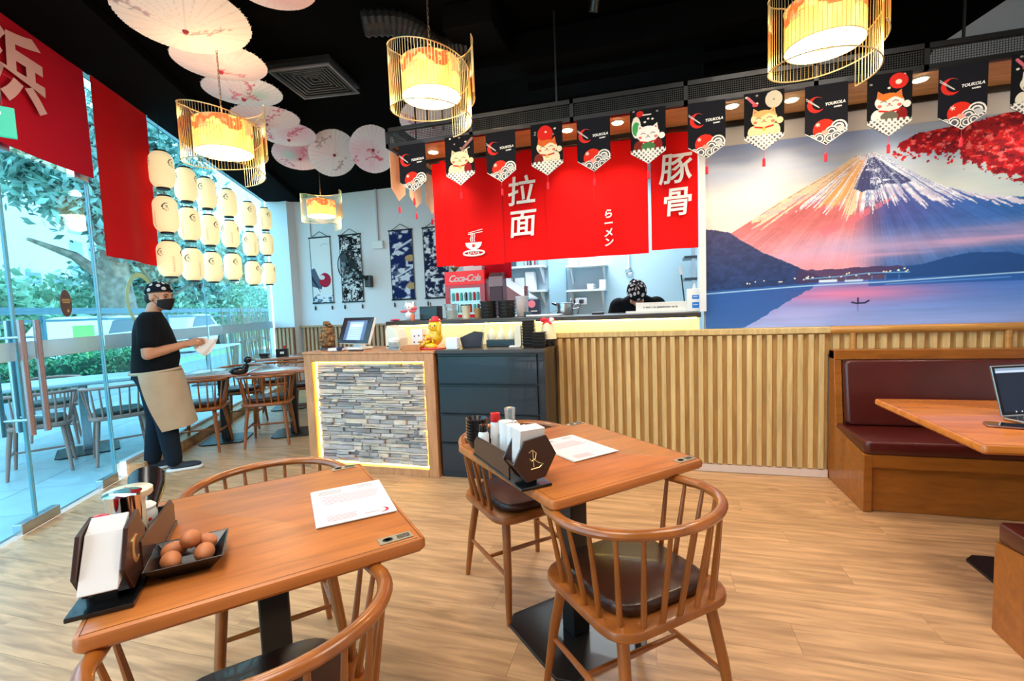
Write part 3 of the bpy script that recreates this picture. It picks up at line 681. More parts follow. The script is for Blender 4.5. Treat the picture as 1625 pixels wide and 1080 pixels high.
def menu(label, loc, rz, w, h, seed, flip):
    t = thing('menu_sheet', label, 'menu', loc, rz)
    for i in range(3): MB().box((i*0.0015, -i*0.001, 0.001+i*0.0014), (w, h, 0.001)).build('sheet', PAPER, t)
    cv = Canvas(-w/2+0.002, -h/2+0.002, w/2-0.002, h/2-0.002, 0.0012, 'E6E0DC'); g = np.random.default_rng(seed)
    def L(x0, x1, y, c, k=0.85):
        x = x0
        while x < x1:
            dx = g.uniform(0.003, 0.009); cv.line([(x, y+g.uniform(-0.001, 0.001)), (min(x+dx, x1), y+g.uniform(-0.001, 0.001))], 0.0030, c, k); x += dx+0.0025
    for i in range(4): L(-w/2+0.02, -0.02, h/2-0.022-i*0.009, '5A5656')
    for i in range(3): L(0.03, w/2-0.03, h/2-0.018-i*0.009, '5A5656')
    for i in range(7): L(-w/2+0.02+g.uniform(0, 0.02), w/2-0.02-g.uniform(0, 0.03), h/2-0.072-i*0.010, 'D04C68', 0.8)
    for i in range(5): L(-w/2+0.03, -0.0, -h/2+0.055-i*0.008, 'A05A62', 0.8)
    cx, cy = (w/2-0.035, -h/2+0.03) if flip else (-w/2+0.03, h/2-0.025)
    m1 = cv.ellm(cx, cy, 0.017) & ~cv.ellm(cx-0.006, cy+0.002, 0.0145); cv.put(m1, 'B83040')
    L(cx-0.05 if flip else cx+0.015, cx-0.012 if flip else cx+0.06, cy-0.002, '553333', 0.9)
    cv.mesh('menu_print', t, Matrix.Translation((0.003, -0.002, 0.00455)), VC)
    return t
menu('white menu sheets with a red crescent on the egg dish table', (-0.885, 1.215, 0.751), math.radians(42), 0.215, 0.285, 1, True)
menu('pinkish menu sheets on the table with the black bowls', (-0.30, 1.865, 0.751), math.radians(47), 0.215, 0.29, 2, False)

# hexagonal walnut condiment caddies
def caddy(label, loc, rz, mark):
    t = thing('condiment_caddy', label, 'caddy', loc, rz)
    MB().bb((-0.21, -0.055, 0.0), (0.22, 0.055, 0.010)).build('base_board', PLASTB, t, bev=0.002)
    hexp = [(-0.075, 0.085), (-0.035, 0.155), (0.045, 0.165), (0.080, 0.100), (0.038, 0.030), (-0.030, 0.022)]
    f = frame((0.205, 0, 0.0), (0, 1, 0), (0, 0, 1), (1, 0, 0))
    if mark == 'moon': f = frame((0.150, 0.045, 0.0), (-1, 0, 0), (0, 0, 1), (0, 1, 0))
    hp = [(x, y) for x, y in hexp]
    MB().prism(hp, -0.005, 0.004, f).build('hexagon_face', WOODB, t, bev=0.0015)
    MB().prism(hp, -0.082, -0.074, f).build('hexagon_face', WOODB, t, bev=0.0015)
    if mark != 'moon': MB().prism([(-0.070, 0.083), (-0.028, 0.028), (-0.022, 0.034), (-0.064, 0.087)], -0.074, -0.005, f).build('side_board', PLASTB, t)
    MB().prism([(0.076, 0.099), (0.036, 0.034), (0.030, 0.038), (0.068, 0.102)], -0.074, -0.005, f).build('side_board', PLASTB, t)
    MB().prism([(-0.028, 0.022), (0.036, 0.028), (0.034, 0.036), (-0.026, 0.030)], -0.074, -0.005, f).build('side_board', PLASTB, t)
    MB().bb((0.155, -0.02, 0.008), (0.180, 0.02, 0.035)).build('foot_block', PLASTB, t)
    for y in (-0.052, 0.046):
        MB().prism([(-0.20, 0.01), (0.12, 0.01), (0.12, 0.095), (-0.17, 0.085), (-0.20, 0.06)], -y-0.006, -y, FACING).build('side_panel', WOODB, t, bev=0.001)
    MB().bb((-0.205, -0.046, 0.01), (-0.198, 0.046, 0.06)).build('end_panel', WOODB, t)
    if mark == 'swash':
        fm = f @ Matrix.Translation((0.004, 0.095, 0.0046))
        m_ = MB()
        m_.tube([(-0.024, 0.022, 0), (-0.012, 0.030, 0), (0.002, 0.018, 0), (-0.002, 0.0, 0), (-0.016, -0.006, 0), (-0.022, 0.004, 0)], 0.0016, 5, M=fm)
        m_.tube([(-0.010, 0.028, 0), (-0.008, -0.026, 0)], 0.0018, 5, M=fm)
        m_.tube([(-0.006, -0.002, 0), (0.010, -0.014, 0), (0.026, -0.020, 0), (0.012, -0.030, 0), (-0.018, -0.032, 0)], 0.0016, 5, M=fm)
        m_.build('gold_emblem', GOLD, t)
    else:
        fm = f @ Matrix.Translation((0.0, 0.095, 0.0042)); o_ = ringpts(0, 0, 0.026, 0.030, 24); 
        pts = [(0.026*math.cos(a), 0.030*math.sin(a)) for a in np.linspace(0.9, 5.4, 20)]+[(0.008+0.019*math.cos(a), 0.024*math.sin(a)) for a in np.linspace(5.2, 1.1, 20)]
        m_ = MB(); m_.prism(pts, 0, 0.001, fm); m_.build('gold_emblem', GOLD, t)
    return t
a1 = math.atan2(-0.75, 0.66)
c1 = caddy('walnut hexagon caddy with a gold crescent, beside the egg dish', (-1.20, 0.795, 0.751), a1, 'moon')
c2 = caddy('walnut hexagon caddy with a gold swash emblem, beside the pinkish menu', (-0.49, 1.585, 0.751), a1, 'swash')
def onc(c, x, y, z=0.0):
    M = Matrix.Translation(c.location) @ Matrix.Rotation(c.rotation_euler.z, 4, 'Z'); return M @ Vector((x, y, z))
def napkins(label, c, tilt):
    p = onc(c, 0.165, 0.0, 0.045); t = thing('napkin_stack', label, 'napkins', p, c.rotation_euler.z)
    if tilt < 0:
        t.location = onc(c, 0.165, 0.005, 0.050)
        for i in range(9): MB().box((0, 0, 0), (0.0055, 0.064, 0.118), Matrix.Translation((0.034-i*0.0058, 0, 0.050+0.002*i)) @ Matrix.Rotation(tilt+i*0.012, 4, 'Y')).build('napkin', PAPER, t, bev=0.0015)
        return t
    for i in range(8):
        MB().box((0, 0, 0), (0.0062, 0.088, 0.135), Matrix.Translation((-0.027+i*0.0072, 0, 0.078)) @ Matrix.Rotation(tilt+i*0.012, 4, 'Y')).build('napkin', PAPER, t, bev=0.0015)
    return t
napkins('white paper napkins in the caddy beside the egg dish', c1, -0.62)
napkins('white paper napkins in the caddy with the gold swash', c2, 0.10)
def bottle(name, label, cat, p, prof, m, capprof=None, capm=None, extra=None, n=22, rz=0, capname='cap'):
    t = thing(name, label, cat, p, rz)
    MB().lathe(prof, n=n).build('body', m, t, 50)
    if capprof: MB().lathe(capprof, n=n).build(capname, capm, t, 50)
    return t
SOY = mat('soy_glass', '2A0806', 0.05, spec=0.8, coat=0.8)
CREAMC = mat('cream_ceramic', 'E8DDBE', 0.25, coat=0.4)
WHITEC = mat('white_ceramic', 'F2F2F0', 0.2, coat=0.5)
CLEARG = mat('clear_ware', 'DCE8EC', 0.05, trans=0.75, spec=0.5)
# on the egg dish table
b = bottle('soy_sauce_bottle', 'dark soy sauce bottle with a tall chrome pourer cap', 'bottle', onc(c1, 0.035, 0.004, 0.010), [(0, 0), (0.038, 0), (0.044, 0.01), (0.044, 0.055), (0.034, 0.090), (0.026, 0.105)], SOY,
           [(0.029, 0.100), (0.032, 0.104), (0.034, 0.172), (0.037, 0.175), (0.0, 0.178)], CHROME)
MB().prism([(-0.012, -0.02), (0.05, -0.004), (0.05, 0.004), (-0.012, 0.02)], 0.175, 0.180).build('spout', CHROME, b)
b = bottle('cream_condiment_jar', 'cream lidded jar with a red brush mark on its lid', 'jar', onc(c1, -0.045, -0.006, 0.010), [(0, 0), (0.030, 0), (0.032, 0.02), (0.031, 0.135), (0.028, 0.140)], CREAMC,
           [(0.046, 0.140), (0.049, 0.144), (0.049, 0.156), (0.044, 0.159), (0.0, 0.160)], CREAMC, capname='lid')
MB().tube([(-0.016, 0.004, 0.1605), (0.0, -0.004, 0.1605), (0.016, 0.006, 0.1605)], [0.002, 0.005, 0.002], 6, flat=0.2).build('brush_mark', PRINTR, b)
b = bottle('spice_pot', 'small white spice pot with red flower print and grey lid', 'jar', onc(c1, -0.115, 0.0, 0.010), [(0, 0), (0.026, 0), (0.032, 0.03), (0.033, 0.07), (0.028, 0.082)], WHITEC,
           [(0.030, 0.082), (0.031, 0.088), (0.022, 0.096), (0.006, 0.099), (0.006, 0.106), (0.0, 0.108)], PLASTW, capname='lid')
m_ = MB()
for i in range(9):
    a = -1.9+i*0.25; zz = 0.045+0.016*math.sin(i*2.1); m_.sph((0.0325*math.cos(a), 0.0325*math.sin(a), zz), 0.0045, 6, 4)
m_.build('flower_print', PRINTR, b)
b = bottle('squeeze_bottle', 'red-capped squeeze bottle behind the white napkins', 'bottle', onc(c1, 0.095, -0.022, 0.010), [(0, 0), (0.022, 0), (0.024, 0.02), (0.024, 0.10), (0.016, 0.118)], PLASTW,
           [(0.018, 0.118), (0.019, 0.122), (0.019, 0.142), (0.014, 0.150), (0.0, 0.152)], PLASTR)
# black cups lying open in the caddy's far end
t = thing('black_cup_stack', 'glossy black cups stacked on their side in the far end of the caddy', 'cups', onc(c1, -0.165, 0.0, 0.10), c1.rotation_euler.z)
for i in range(3):
    MB().lathe([(0.0, -0.03), (0.024, -0.03), (0.043, 0.045), (0.040, 0.045), (0.022, -0.026), (0.0, -0.026)], n=22, M=Matrix.Rotation(math.radians(-62), 4, 'Y') @ Matrix.Rotation(0.15, 4, 'X') @ Matrix.Translation((0, 0, 0.018*i))).build('cup', PLASTB, t, 50)
# eggs
dl = (-1.052, 0.822, 0.751)
dish = thing('egg_dish', 'square flared black dish full of brown eggs', 'dish', dl, math.radians(43))
def frust(b, t, z0, z1): return [(-b, -b, z0), (b, -b, z0), (b, b, z0), (-b, b, z0), (-t, -t, z1), (t, -t, z1), (t, t, z1), (-t, t, z1)]
m_ = MB(); vs = frust(0.046, 0.077, 0.0, 0.038)+frust(0.042, 0.073, 0.005, 0.038)
fs = [(0, 3, 2, 1), (8, 9, 10, 11)]+[(i, (i+1) % 4, 4+(i+1) % 4, 4+i) for i in range(4)]+[(8+(i+1) % 4, 8+i, 12+i, 12+(i+1) % 4) for i in range(4)]+[(4+i, 4+(i+1) % 4, 12+(i+1) % 4, 12+i) for i in range(4)]
m_.add(vs, fs); m_.build('bowl', PLASTB, dish, bev=0.001)
EGG = mat('brown_eggshell', 'C4794A', 0.55, noise=0.15, nscale=30, bump=0.02, bscale=300)
def egg_mesh():
    m_ = MB(); m_.lathe([(0.021*math.sin(PI*k/12)*(1+0.12*math.cos(PI*k/12)), -0.0275*math.cos(PI*k/12)) for k in range(13)], n=18); return m_
egg_where = ['topmost brown egg, lying across the pile', 'brown egg by the far corner of the black dish', 'brown egg at the near rim of the black dish', 'half-hidden brown egg by the soy bottle side of the dish', 'brown egg at the rim next to the napkin caddy', 'lowest brown egg hidden under the others']
D0 = Matrix.Translation(dl) @ Matrix.Rotation(math.radians(43), 4, 'Z')
eg = None
for i, (p, r) in enumerate([((0.004, 0.002, 0.060), (1.3, 0.3, 0.4)), ((0.032, 0.030, 0.034), (1.4, 0.2, 1.6)), ((0.034, -0.030, 0.034), (1.5, 0.0, 0.7)), ((-0.032, 0.024, 0.032), (1.4, 0.4, 2.4)), ((-0.030, -0.032, 0.032), (1.5, 0.1, 1.0)), ((0.0, -0.002, 0.025), (1.5, 0, 0.2))]):
    if i == 5: continue
    if eg is None: eg = egg_mesh().build('egg', EGG, None, True, fix=True); e = eg
    else: e = eg.copy(); C.objects.link(e)
    e.location = D0 @ Vector(p); e.rotation_euler = r; tag(e, egg_where[i], 'egg', 'brown eggs in the black dish')
# on the middle table
def blackbowls(label, p, n, r=0.048, h=0.011, cat='bowls'):
    t = thing('bowl_stack', label, cat, p)
    for i in range(n):
        MB().lathe([(0.0, 0.0), (r*0.55, 0.0), (r*0.95, 0.03), (r, 0.040), (r*0.93, 0.040), (r*0.5, 0.006), (0.0, 0.005)], (0, 0, i*h), 22).build('bowl', PLASTB, t, 50)
    return t
blackbowls('tall stack of glossy black bowls on the middle table', (-0.690, 1.815, 0.751), 8, 0.046, 0.012)
bottle('shaker_bottle', 'white shaker bottle with a black cap beside the bowl stack', 'bottle', (-0.628, 1.722, 0.751), [(0, 0), (0.020, 0), (0.021, 0.02), (0.021, 0.085), (0.015, 0.095)], PLASTW, [(0.017, 0.095), (0.017, 0.12), (0, 0.123)], PLASTB)
bottle('pepper_bottle', 'red-capped bottle standing in the walnut caddy', 'bottle', (-0.590, 1.762, 0.762), [(0, 0), (0.022, 0), (0.023, 0.03), (0.020, 0.105), (0.017, 0.118)], PLASTW, [(0.019, 0.115), (0.021, 0.122), (0.019, 0.148), (0.0, 0.152)], PLASTR)
b = bottle('dark_sauce_bottle', 'tall clear bottle half full of dark sauce', 'bottle', (-0.540, 1.80, 0.751), [(0, 0), (0.020, 0), (0.021, 0.02), (0.020, 0.09)], SOY, [(0.0205, 0.09), (0.021, 0.15), (0.023, 0.172), (0.019, 0.174), (0.0, 0.172)], CLEARG, capname='neck')
def pitcher(label, p, rz):
    t = bottle('pouring_jug', label, 'jug', p, [(0, 0), (0.026, 0), (0.027, 0.02), (0.024, 0.10), (0.026, 0.145), (0.0, 0.147)], WHITEC, rz=rz)
    MB().tube([(0.022, 0, 0.135), (0.040, 0, 0.14), (0.050, 0, 0.128), (0.034, 0, 0.10), (0.022, 0, 0.09)], 0.005, 8).build('handle', WHITEC, t, True); return t
pitcher('taller white pouring jug behind the other in the walnut caddy', (-0.515, 1.655, 0.762), 0.6)
pitcher('white pouring jug nearest the napkins', (-0.470, 1.605, 0.762), 0.3)
# window table items
def duck(loc, rz):
    t = thing('duck_stand', 'black duck-shaped holder with a grey beak on the window table', 'holder', loc, rz)
    m_ = MB(); m_.sph((0, 0, 0.045), (0.085, 0.04, 0.04)); m_.tube([(0.045, 0, 0.05), (0.07, 0, 0.10), (0.078, 0, 0.135)], [0.035, 0.028, 0.030], 12); m_.sph((0.085, 0, 0.15), (0.038, 0.032, 0.035)); m_.build('body', PLASTB, t, True)
    MB().tube([(0.11, 0, 0.15), (0.155, 0, 0.14)], [0.014, 0.004], 8).build('beak', mat('grey_beak', '6E6A66', 0.5), t, True)
duck((-3.88, 3.70, 0.751), math.radians(38)); 
cb1 = thing('condiment_box', 'black condiment box with a red-topped bottle on the farthest table', 'box', (-4.90, 5.42, 0.751), math.radians(32))
MB().bb((-0.075, -0.05, 0), (0.075, 0.05, 0.11)).build('box_body', PLASTB, cb1, bev=0.003); MB().cyl((0.03, 0, 0.10), (0.03, 0, 0.15), 0.02).build('red_cap', PLASTR, cb1, True)
MB().bb((-0.02, -0.052, 0.04), (0.03, -0.0505, 0.07)).build('tag_print', PRINTW, cb1)
cb2 = thing('sauce_tray', 'low flared black tray beside the condiment box', 'tray', (-5.09, 5.30, 0.751), math.radians(32))
m_ = MB(); m_.add(frust(0.045, 0.06, 0, 0.06), [(0, 3, 2, 1), (4, 5, 6, 7)]+[(i, (i+1) % 4, 4+(i+1) % 4, 4+i) for i in range(4)]); m_.build('tray_body', PLASTB, cb2)

# booth
def bench(name, label, X0, X1, yf, yb, side):    # yf front edge, yb wall side (can be reversed)
    s_ = 1 if yb > yf else -1
    t = thing(name, label, 'bench', (X0, yf, 0))
    def P(y, z): return (0 if False else s_*(y), z)
    f = frame((0, 0, 0), (0, 1, 0), (0, 0, 1), (1, 0, 0))
    D = abs(yb-yf)
    prof = [(0.0, 0), (D, 0), (D, 0.935), (D-0.085, 0.935), (D-0.145, 0.41), (0.0, 0.355)]
    pts = [(s_*y, z) for y, z in prof]
    MB().prism(pts, 0.0, 0.045, f).build('side_panel', BOOTH, t, bev=0.003)
    L = X1-X0
    def B(a, b): return MB().bb((a[0], s_*a[1], a[2]), (b[0], s_*b[1], b[2]))
    B((0.045, 0.03, 0.0), (L, D-0.01, 0.36)).build('bench_base', BOOTH, t)
    B((0.045, 0.004, 0.275), (L, 0.034, 0.355)).build('front_rail', BOOTH, t, bev=0.003)
    B((0.045, 0.055, 0.0), (L, 0.06, 0.04)).build('kick_board', WOODB, t)
    B((0.0, D-0.10, 0.875), (L, D, 0.94)).build('top_rail', BOOTH, t, bev=0.004)
    m_ = MB(); m_.rbox((0, 0, 0), (L-0.01, D-0.10, 0.085), 0.03, Matrix.Translation((0.004+(L-0.01)/2, s_*((D-0.10)/2-0.005), 0.395)), seg=5)
    m_.build('seat_cushion', MAROON, t, 60)
    ang = math.atan2(0.06, 0.43)*s_
    m_ = MB(); m_.rbox((0, 0, 0), (L-0.05, 0.44, 0.07), 0.035, Matrix.Translation((0.045+(L-0.05)/2, s_*(D-0.145), 0.655)) @ Matrix.Rotation(math.radians(90)-ang, 4, 'X'), seg=5)
    m_.build('back_cushion', MAROON, t, 60)
    return t
bench('booth_bench', 'wooden booth bench with maroon leather back under the mural', 1.245, 3.5, 3.27, 3.86, 1)
bench('booth_bench', 'nearer maroon leather bench end at the picture edge, facing the mural', 1.275, 3.4, 2.20, 1.62, 1)
T3 = make_table('orange wooden booth table with the laptop on it', (2.0, 2.575, 0), 0, 1.62, 0.885, mat('booth_table_oak', 'D07A30', 0.25, noise=0.45, nscale=2.5, stretch=(1.2, 9, 9), coat=0.3), name='booth_table')
for o in T3.children:
    if o.name.startswith(('post', 'base_plate', 'top_plate')): o.location.x = -0.30
lp = thing('laptop', 'open laptop with a dark screen on the booth table', 'laptop', (1.65, 2.61, 0.751), math.radians(20))
MB().rbox((0, -0.11, 0.008), (0.34, 0.23, 0.014), 0.012).build('keyboard_base', STEEL, lp, True)
MB().rbox((0, -0.115, 0.0155), (0.30, 0.12, 0.001), 0.003).build('keyboard', BLACK, lp)
LM = Matrix.Translation((0, 0.005, 0.014)) @ Matrix.Rotation(math.radians(-14), 4, 'X')
MB().bb((-0.17, -0.004, 0), (0.17, 0.004, 0.225), LM).build('screen_lid', STEEL, lp, bev=0.002)
MB().bb((-0.166, -0.0055, 0.006), (0.166, -0.0042, 0.220), LM).build('bezel', BLACK, lp)
sc_ = Canvas(-0.158, 0.014, 0.158, 0.212, 0.002, '141E30')
sc_.put(sc_.Y > 0.190, (0.70, 0.78, 0.86)); sc_.put((sc_.Y > 0.200) & (sc_.X < 0.02), (0.50, 0.58, 0.68)); sc_.put(sc_.Y < 0.022, (0.05, 0.07, 0.12))
for i in range(7): sc_.ell(-0.10+i*0.028, 0.019, 0.003, 0.003, (0.8, 0.8, 0.8))
sc_.mesh('screen_picture', lp, LM @ frame((0, -0.0062, 0), (1, 0, 0), (0, 0, 1), (0, -1, 0)), vmat('screen_glow', 0.2, 0.6))
ph = thing('smartphone', 'dark smartphone lying face up beside the laptop', 'phone', (1.445, 2.43, 0.751), math.radians(72))
MB().rbox((0, 0, 0.005), (0.075, 0.155, 0.009), 0.012).build('phone_body', mat('rose_metal', 'A87C74', 0.3, metal=0.7), ph, True)
MB().rbox((0, 0, 0.0098), (0.070, 0.150, 0.001), 0.010).build('screen', mat('phone_glass', '08090C', 0.05, coat=1), ph)
# ---------------------------------------------------------------- counters
sc = struct('wall_service_counter', MB().bb((-2.25, 3.92, 0), (-0.85, 4.28, 1.195)), CREAM)
struct('wall_counter_core', MB().bb((-0.85, 3.925, 0), (0.385, 4.28, 1.195)), CREAM)
slab = MB().bb((-2.28, 3.80, 1.195), (0.385, 4.42, 1.232)).build('counter_slab', DARKC, None, bev=0.003)
tag(slab, 'long dark stone slab of the kitchen pass with a glowing strip beneath', 'counter')
led = MB().bb((-2.22, 3.86, 1.183), (0.36, 3.875, 1.193)).build('light_strip', mat('led_glow', 'FFF6C8', emit='FFE27A', es=16), slab)
glow = struct('trim_8', MB().bb((-0.85, 3.905, 1.098), (0.385, 3.93, 1.195)), CREAM)

# framed stone counter
SCX, SCY = -2.80, 3.33
st = thing('till_counter', 'wood-framed till counter with glowing ledge stone panel', 'counter', (SCX, SCY, 0))
W_, H_ = 1.20, 0.99
for a, b in (((0, 0, 0), (0.075, 0.07, H_)), ((W_-0.085, 0, 0), (W_, 0.07, H_)), ((0.075, 0, H_-0.065), (W_-0.085, 0.07, H_)), ((0.075, 0, 0), (W_-0.085, 0.07, 0.06))):
    MB().bb(a, b).build('frame_board', FRAMEW, st, bev=0.004)
MB().bb((0.0, 0.10, 0.0), (W_, 0.52, H_-0.005)).build('counter_body', mat('dark_board', '3A2A20', 0.5), st)
MB().bb((-0.01, -0.005, H_), (W_+0.01, 0.53, H_+0.018)).build('counter_top', FRAMEW, st, bev=0.003)
lg = mat('yellow_led', 'FFF0A0', emit='FFD24A', es=22)
for a, b in (((0.078, 0.045, 0.062), (0.088, 0.060, H_-0.067)), ((W_-0.098, 0.045, 0.062), (W_-0.088, 0.060, H_-0.067)), ((0.088, 0.045, H_-0.077), (W_-0.098, 0.060, H_-0.067)), ((0.088, 0.045, 0.062), (W_-0.098, 0.060, 0.072))):
    MB().bb(a, b).build('light_strip', lg, st)
STN = []
for i, c in enumerate(('CCC4BC', 'AFA8A4', 'D2C4B2', 'B8B0AE', 'DACBB8', '8E8888')):
    STN.append(mat('ledge_stone_%s' % 'abcdef'[i], c, 0.75, noise=0.4, nscale=18, bump=0.35, bscale=35, stretch=(0.5, 1, 3)))
g = random.Random(5)
x0, x1, z0, z1 = 0.095, W_-0.102, 0.078, H_-0.083
mods = []
z = z0; r = 0
while z < z1-0.005:
    h = g.choice((0.012, 0.016, 0.022, 0.028, 0.038)); h = min(h, z1-z)
    x = x0
    while x < x1-0.01:
        L = g.uniform(0.05, 0.24); 
        if x+L > x1-0.05: L = x1-x
        d = g.uniform(0.002, 0.034); sk = g.uniform(-0.006, 0.006)
        a, b, c, e = x+0.001, x+L-0.001, z+0.0008, z+h-0.0008
        v = [(a, 0.06, c), (b, 0.06, c), (b, 0.06, e), (a, 0.06, e)]
        mx = a+(b-a)*g.uniform(0.3, 0.7)
        y = 0.05-d
        v += [(a+0.002, y+g.uniform(0, .006), c+0.001), (mx, y-g.uniform(0, .006), c+0.001+max(0, sk)), (b-0.002, y+g.uniform(0, .006), c+0.001), (b-0.002, y+g.uniform(0, .006), e-0.002), (mx, y-g.uniform(0, .004), e-0.002+min(0, sk)), (a+0.002, y+g.uniform(0, .006), e-0.002)]
        f = [(3, 2, 1, 0), (4, 5, 8, 9), (5, 6, 7, 8), (0, 1, 6, 5, 4), (1, 2, 7, 6), (2, 3, 9, 8, 7), (3, 0, 4, 9)]
        m_ = MB(); m_.add(v, f); m_.build('ledge_stone', g.choice(STN), st); x += L
    z += h
MB().bb((0.075, 0.058, 0.06), (W_-0.085, 0.07, H_-0.06)).build('backing', mat('dark_grout', '2A2A2E', 0.9), st)

# drawer cabinet
cbx = thing('drawer_cabinet', 'blue-black cabinet of four drawers beside the glowing stone counter', 'cabinet', (-1.585, 3.35, 0))
MB().bb((0.0, 0.02, 0.0), (0.855, 0.50, 0.985)).build('cabinet_body', NAVY, cbx, bev=0.002)
MB().bb((-0.005, -0.005, 0.985), (0.86, 0.50, 1.012)).build('cabinet_top', DARKC, cbx, bev=0.003)
for i in range(4):
    zb = 0.06+i*0.232
    d = MB().bb((0.012, 0.0, zb), (0.80, 0.02, zb+0.205)).build('drawer_front', NAVY, cbx, bev=0.002)
    MB().bb((0.012, -0.004, zb+0.207), (0.80, 0.01, zb+0.219)).build('finger_rail', mat('rail_black', '080A0D', 0.3), d)

# ---------------------------------------------------------------- things on the counters
def P(x, y): return (x, y)
ZT = 1.009; ZC = 1.013; ZS = 1.233
po = thing('pos_terminal', 'tilted black touch screen till with a white back and stand', 'till', (-2.40, 3.50, ZT), math.radians(-16))
MB().rbox((0, 0.02, 0.012), (0.20, 0.18, 0.022), 0.02).build('stand_base', PLASTW, po, True)
MB().prism([(-0.05, 0.02), (0.05, 0.02), (0.04, 0.15), (-0.04, 0.15)], -0.06, -0.02, FACING).build('stand_neck', PLASTW, po)
PM_ = Matrix.Translation((0, -0.03, 0.055)) @ Matrix.Rotation(math.radians(-22), 4, 'X')
MB().bb((-0.19, -0.002, 0), (0.19, 0.028, 0.235), PM_).build('screen_shell', PLASTW, po, bev=0.008)
MB().bb((-0.188, -0.008, 0.002), (0.188, -0.0021, 0.233), PM_).build('bezel', PLASTB, po, bev=0.002)
s_ = Canvas(-0.128, 0.03, 0.128, 0.205, 0.003, '8FA8DC'); s_.put(s_.Y > 0.19, '5A6C90'); s_.put((np.abs(s_.X) > 0.088), '4E6080'); s_.put((s_.Y < 0.17) & (s_.Y > 0.15) & (np.abs(s_.X) < 0.07), 'C4D4F4')
for k in range(5): s_.line([(-0.07, 0.135-k*0.022), (0.05, 0.135-k*0.022)], 0.003, 'B8CAEE')
s_.mesh('screen_picture', po, PM_ @ frame((0, -0.0085, 0), (1, 0, 0), (0, 0, 1), (0, -1, 0)), vmat('till_screen_glow', 0.2, 0.7))
pr = thing('card_terminal', 'cream receipt printer beside the till screen', 'printer', (-2.04, 3.56, ZT), math.radians(-12))
MB().prism([(-0.07, 0), (0.07, 0), (0.07, 0.09), (0.04, 0.17), (-0.05, 0.20), (-0.07, 0.15)], -0.06, 0.06, frame((0, 0, 0), (1, 0, 0), (0, 0, 1), (0, -1, 0))).build('printer_body', mat('cream_plastic', 'DDD8C8', 0.4), pr, bev=0.006)
MB().bb((-0.045, -0.075, 0.02), (0.05, -0.062, 0.03)).build('paper_slot', PLASTB, pr); MB().bb((-0.035, -0.08, 0.045), (0.04, -0.06, 0.06)).build('paper_roll', PAPER, pr)
jr = thing('glass_canister', 'squat clear canister with a white lid in front of the printer', 'jar', (-1.985, 3.42, ZT))
MB().lathe([(0, 0), (0.042, 0), (0.045, 0.01), (0.045, 0.07)], n=22).build('body', CLEARG, jr, True); MB().lathe([(0.046, 0.07), (0.047, 0.09), (0.03, 0.10), (0, 0.102)], n=22).build('lid', PLASTW, jr, True)
# crumpled brown ornament
def lump(m_, c, R, n, r0, r1, seed, flat=1.0):
    g = random.Random(seed)
    for i in range(n):
        a, b = g.uniform(0, 2*PI), g.uniform(-1, 1); q = math.sqrt(max(0, 1-b*b))
        m_.sph((c[0]+R[0]*q*math.cos(a), c[1]+R[1]*q*math.sin(a), c[2]+R[2]*b), (g.uniform(r0, r1), g.uniform(r0, r1), g.uniform(r0, r1)*flat), 7, 5)
orn = thing('carved_ornament', 'crinkled gold-brown carved ornament at the counter end by the wall', 'ornament', (-2.72, 3.55, ZT))
m_ = MB(); lump(m_, (0, 0, 0.10), (0.055, 0.045, 0.09), 60, 0.012, 0.03, 3); lump(m_, (0.01, 0, 0.20), (0.035, 0.03, 0.04), 22, 0.010, 0.022, 4); m_.sph((0, 0, 0.1), (0.06, 0.05, 0.10)); m_.build('carved_body', mat('gold_brown_carving', '8A6238', 0.45, noise=0.8, nscale=40, metal=0.2), orn, 80)
MB().lathe([(0, 0), (0.065, 0), (0.06, 0.02), (0.04, 0.03), (0, 0.03)], n=16).build('foot', WOODB, orn, True)
cl = thing('folded_cloth', 'folded white and dark blue cloth lying below the till screen', 'cloth', (-2.52, 3.40, ZT), 0.2)
MB().rbox((0, 0, 0.014), (0.13, 0.08, 0.026), 0.02).build('cloth_body', PLASTW, cl, True); MB().rbox((0.04, -0.012, 0.020), (0.045, 0.075, 0.030), 0.015).build('blue_patch', mat('blue_cloth', '26305C', 0.8), cl, True)
pn = MB().tube([(-2.38, 3.37, ZT+0.008), (-2.24, 3.36, ZT+0.008)], 0.007, 8).build('wooden_pen', WOODB, None, True); tag(pn, 'short dark wooden rod lying under the till screen', 'pen')
db = thing('donation_box', 'white printed box standing behind the gold figurine', 'box', (-1.86, 3.62, ZT), -0.1)
MB().bb((-0.055, -0.04, 0), (0.055, 0.04, 0.16)).build('box_body', PLASTW, db, bev=0.003)
for (a, b) in ((-0.025, 0.05), (0.02, 0.05), (-0.02, 0.10), (0.022, 0.105)): MB().cyl((a, -0.0405, b), (a, -0.042, b), 0.008).build('print_dot', mat('grey_print', '6E6E78', 0.6), db)
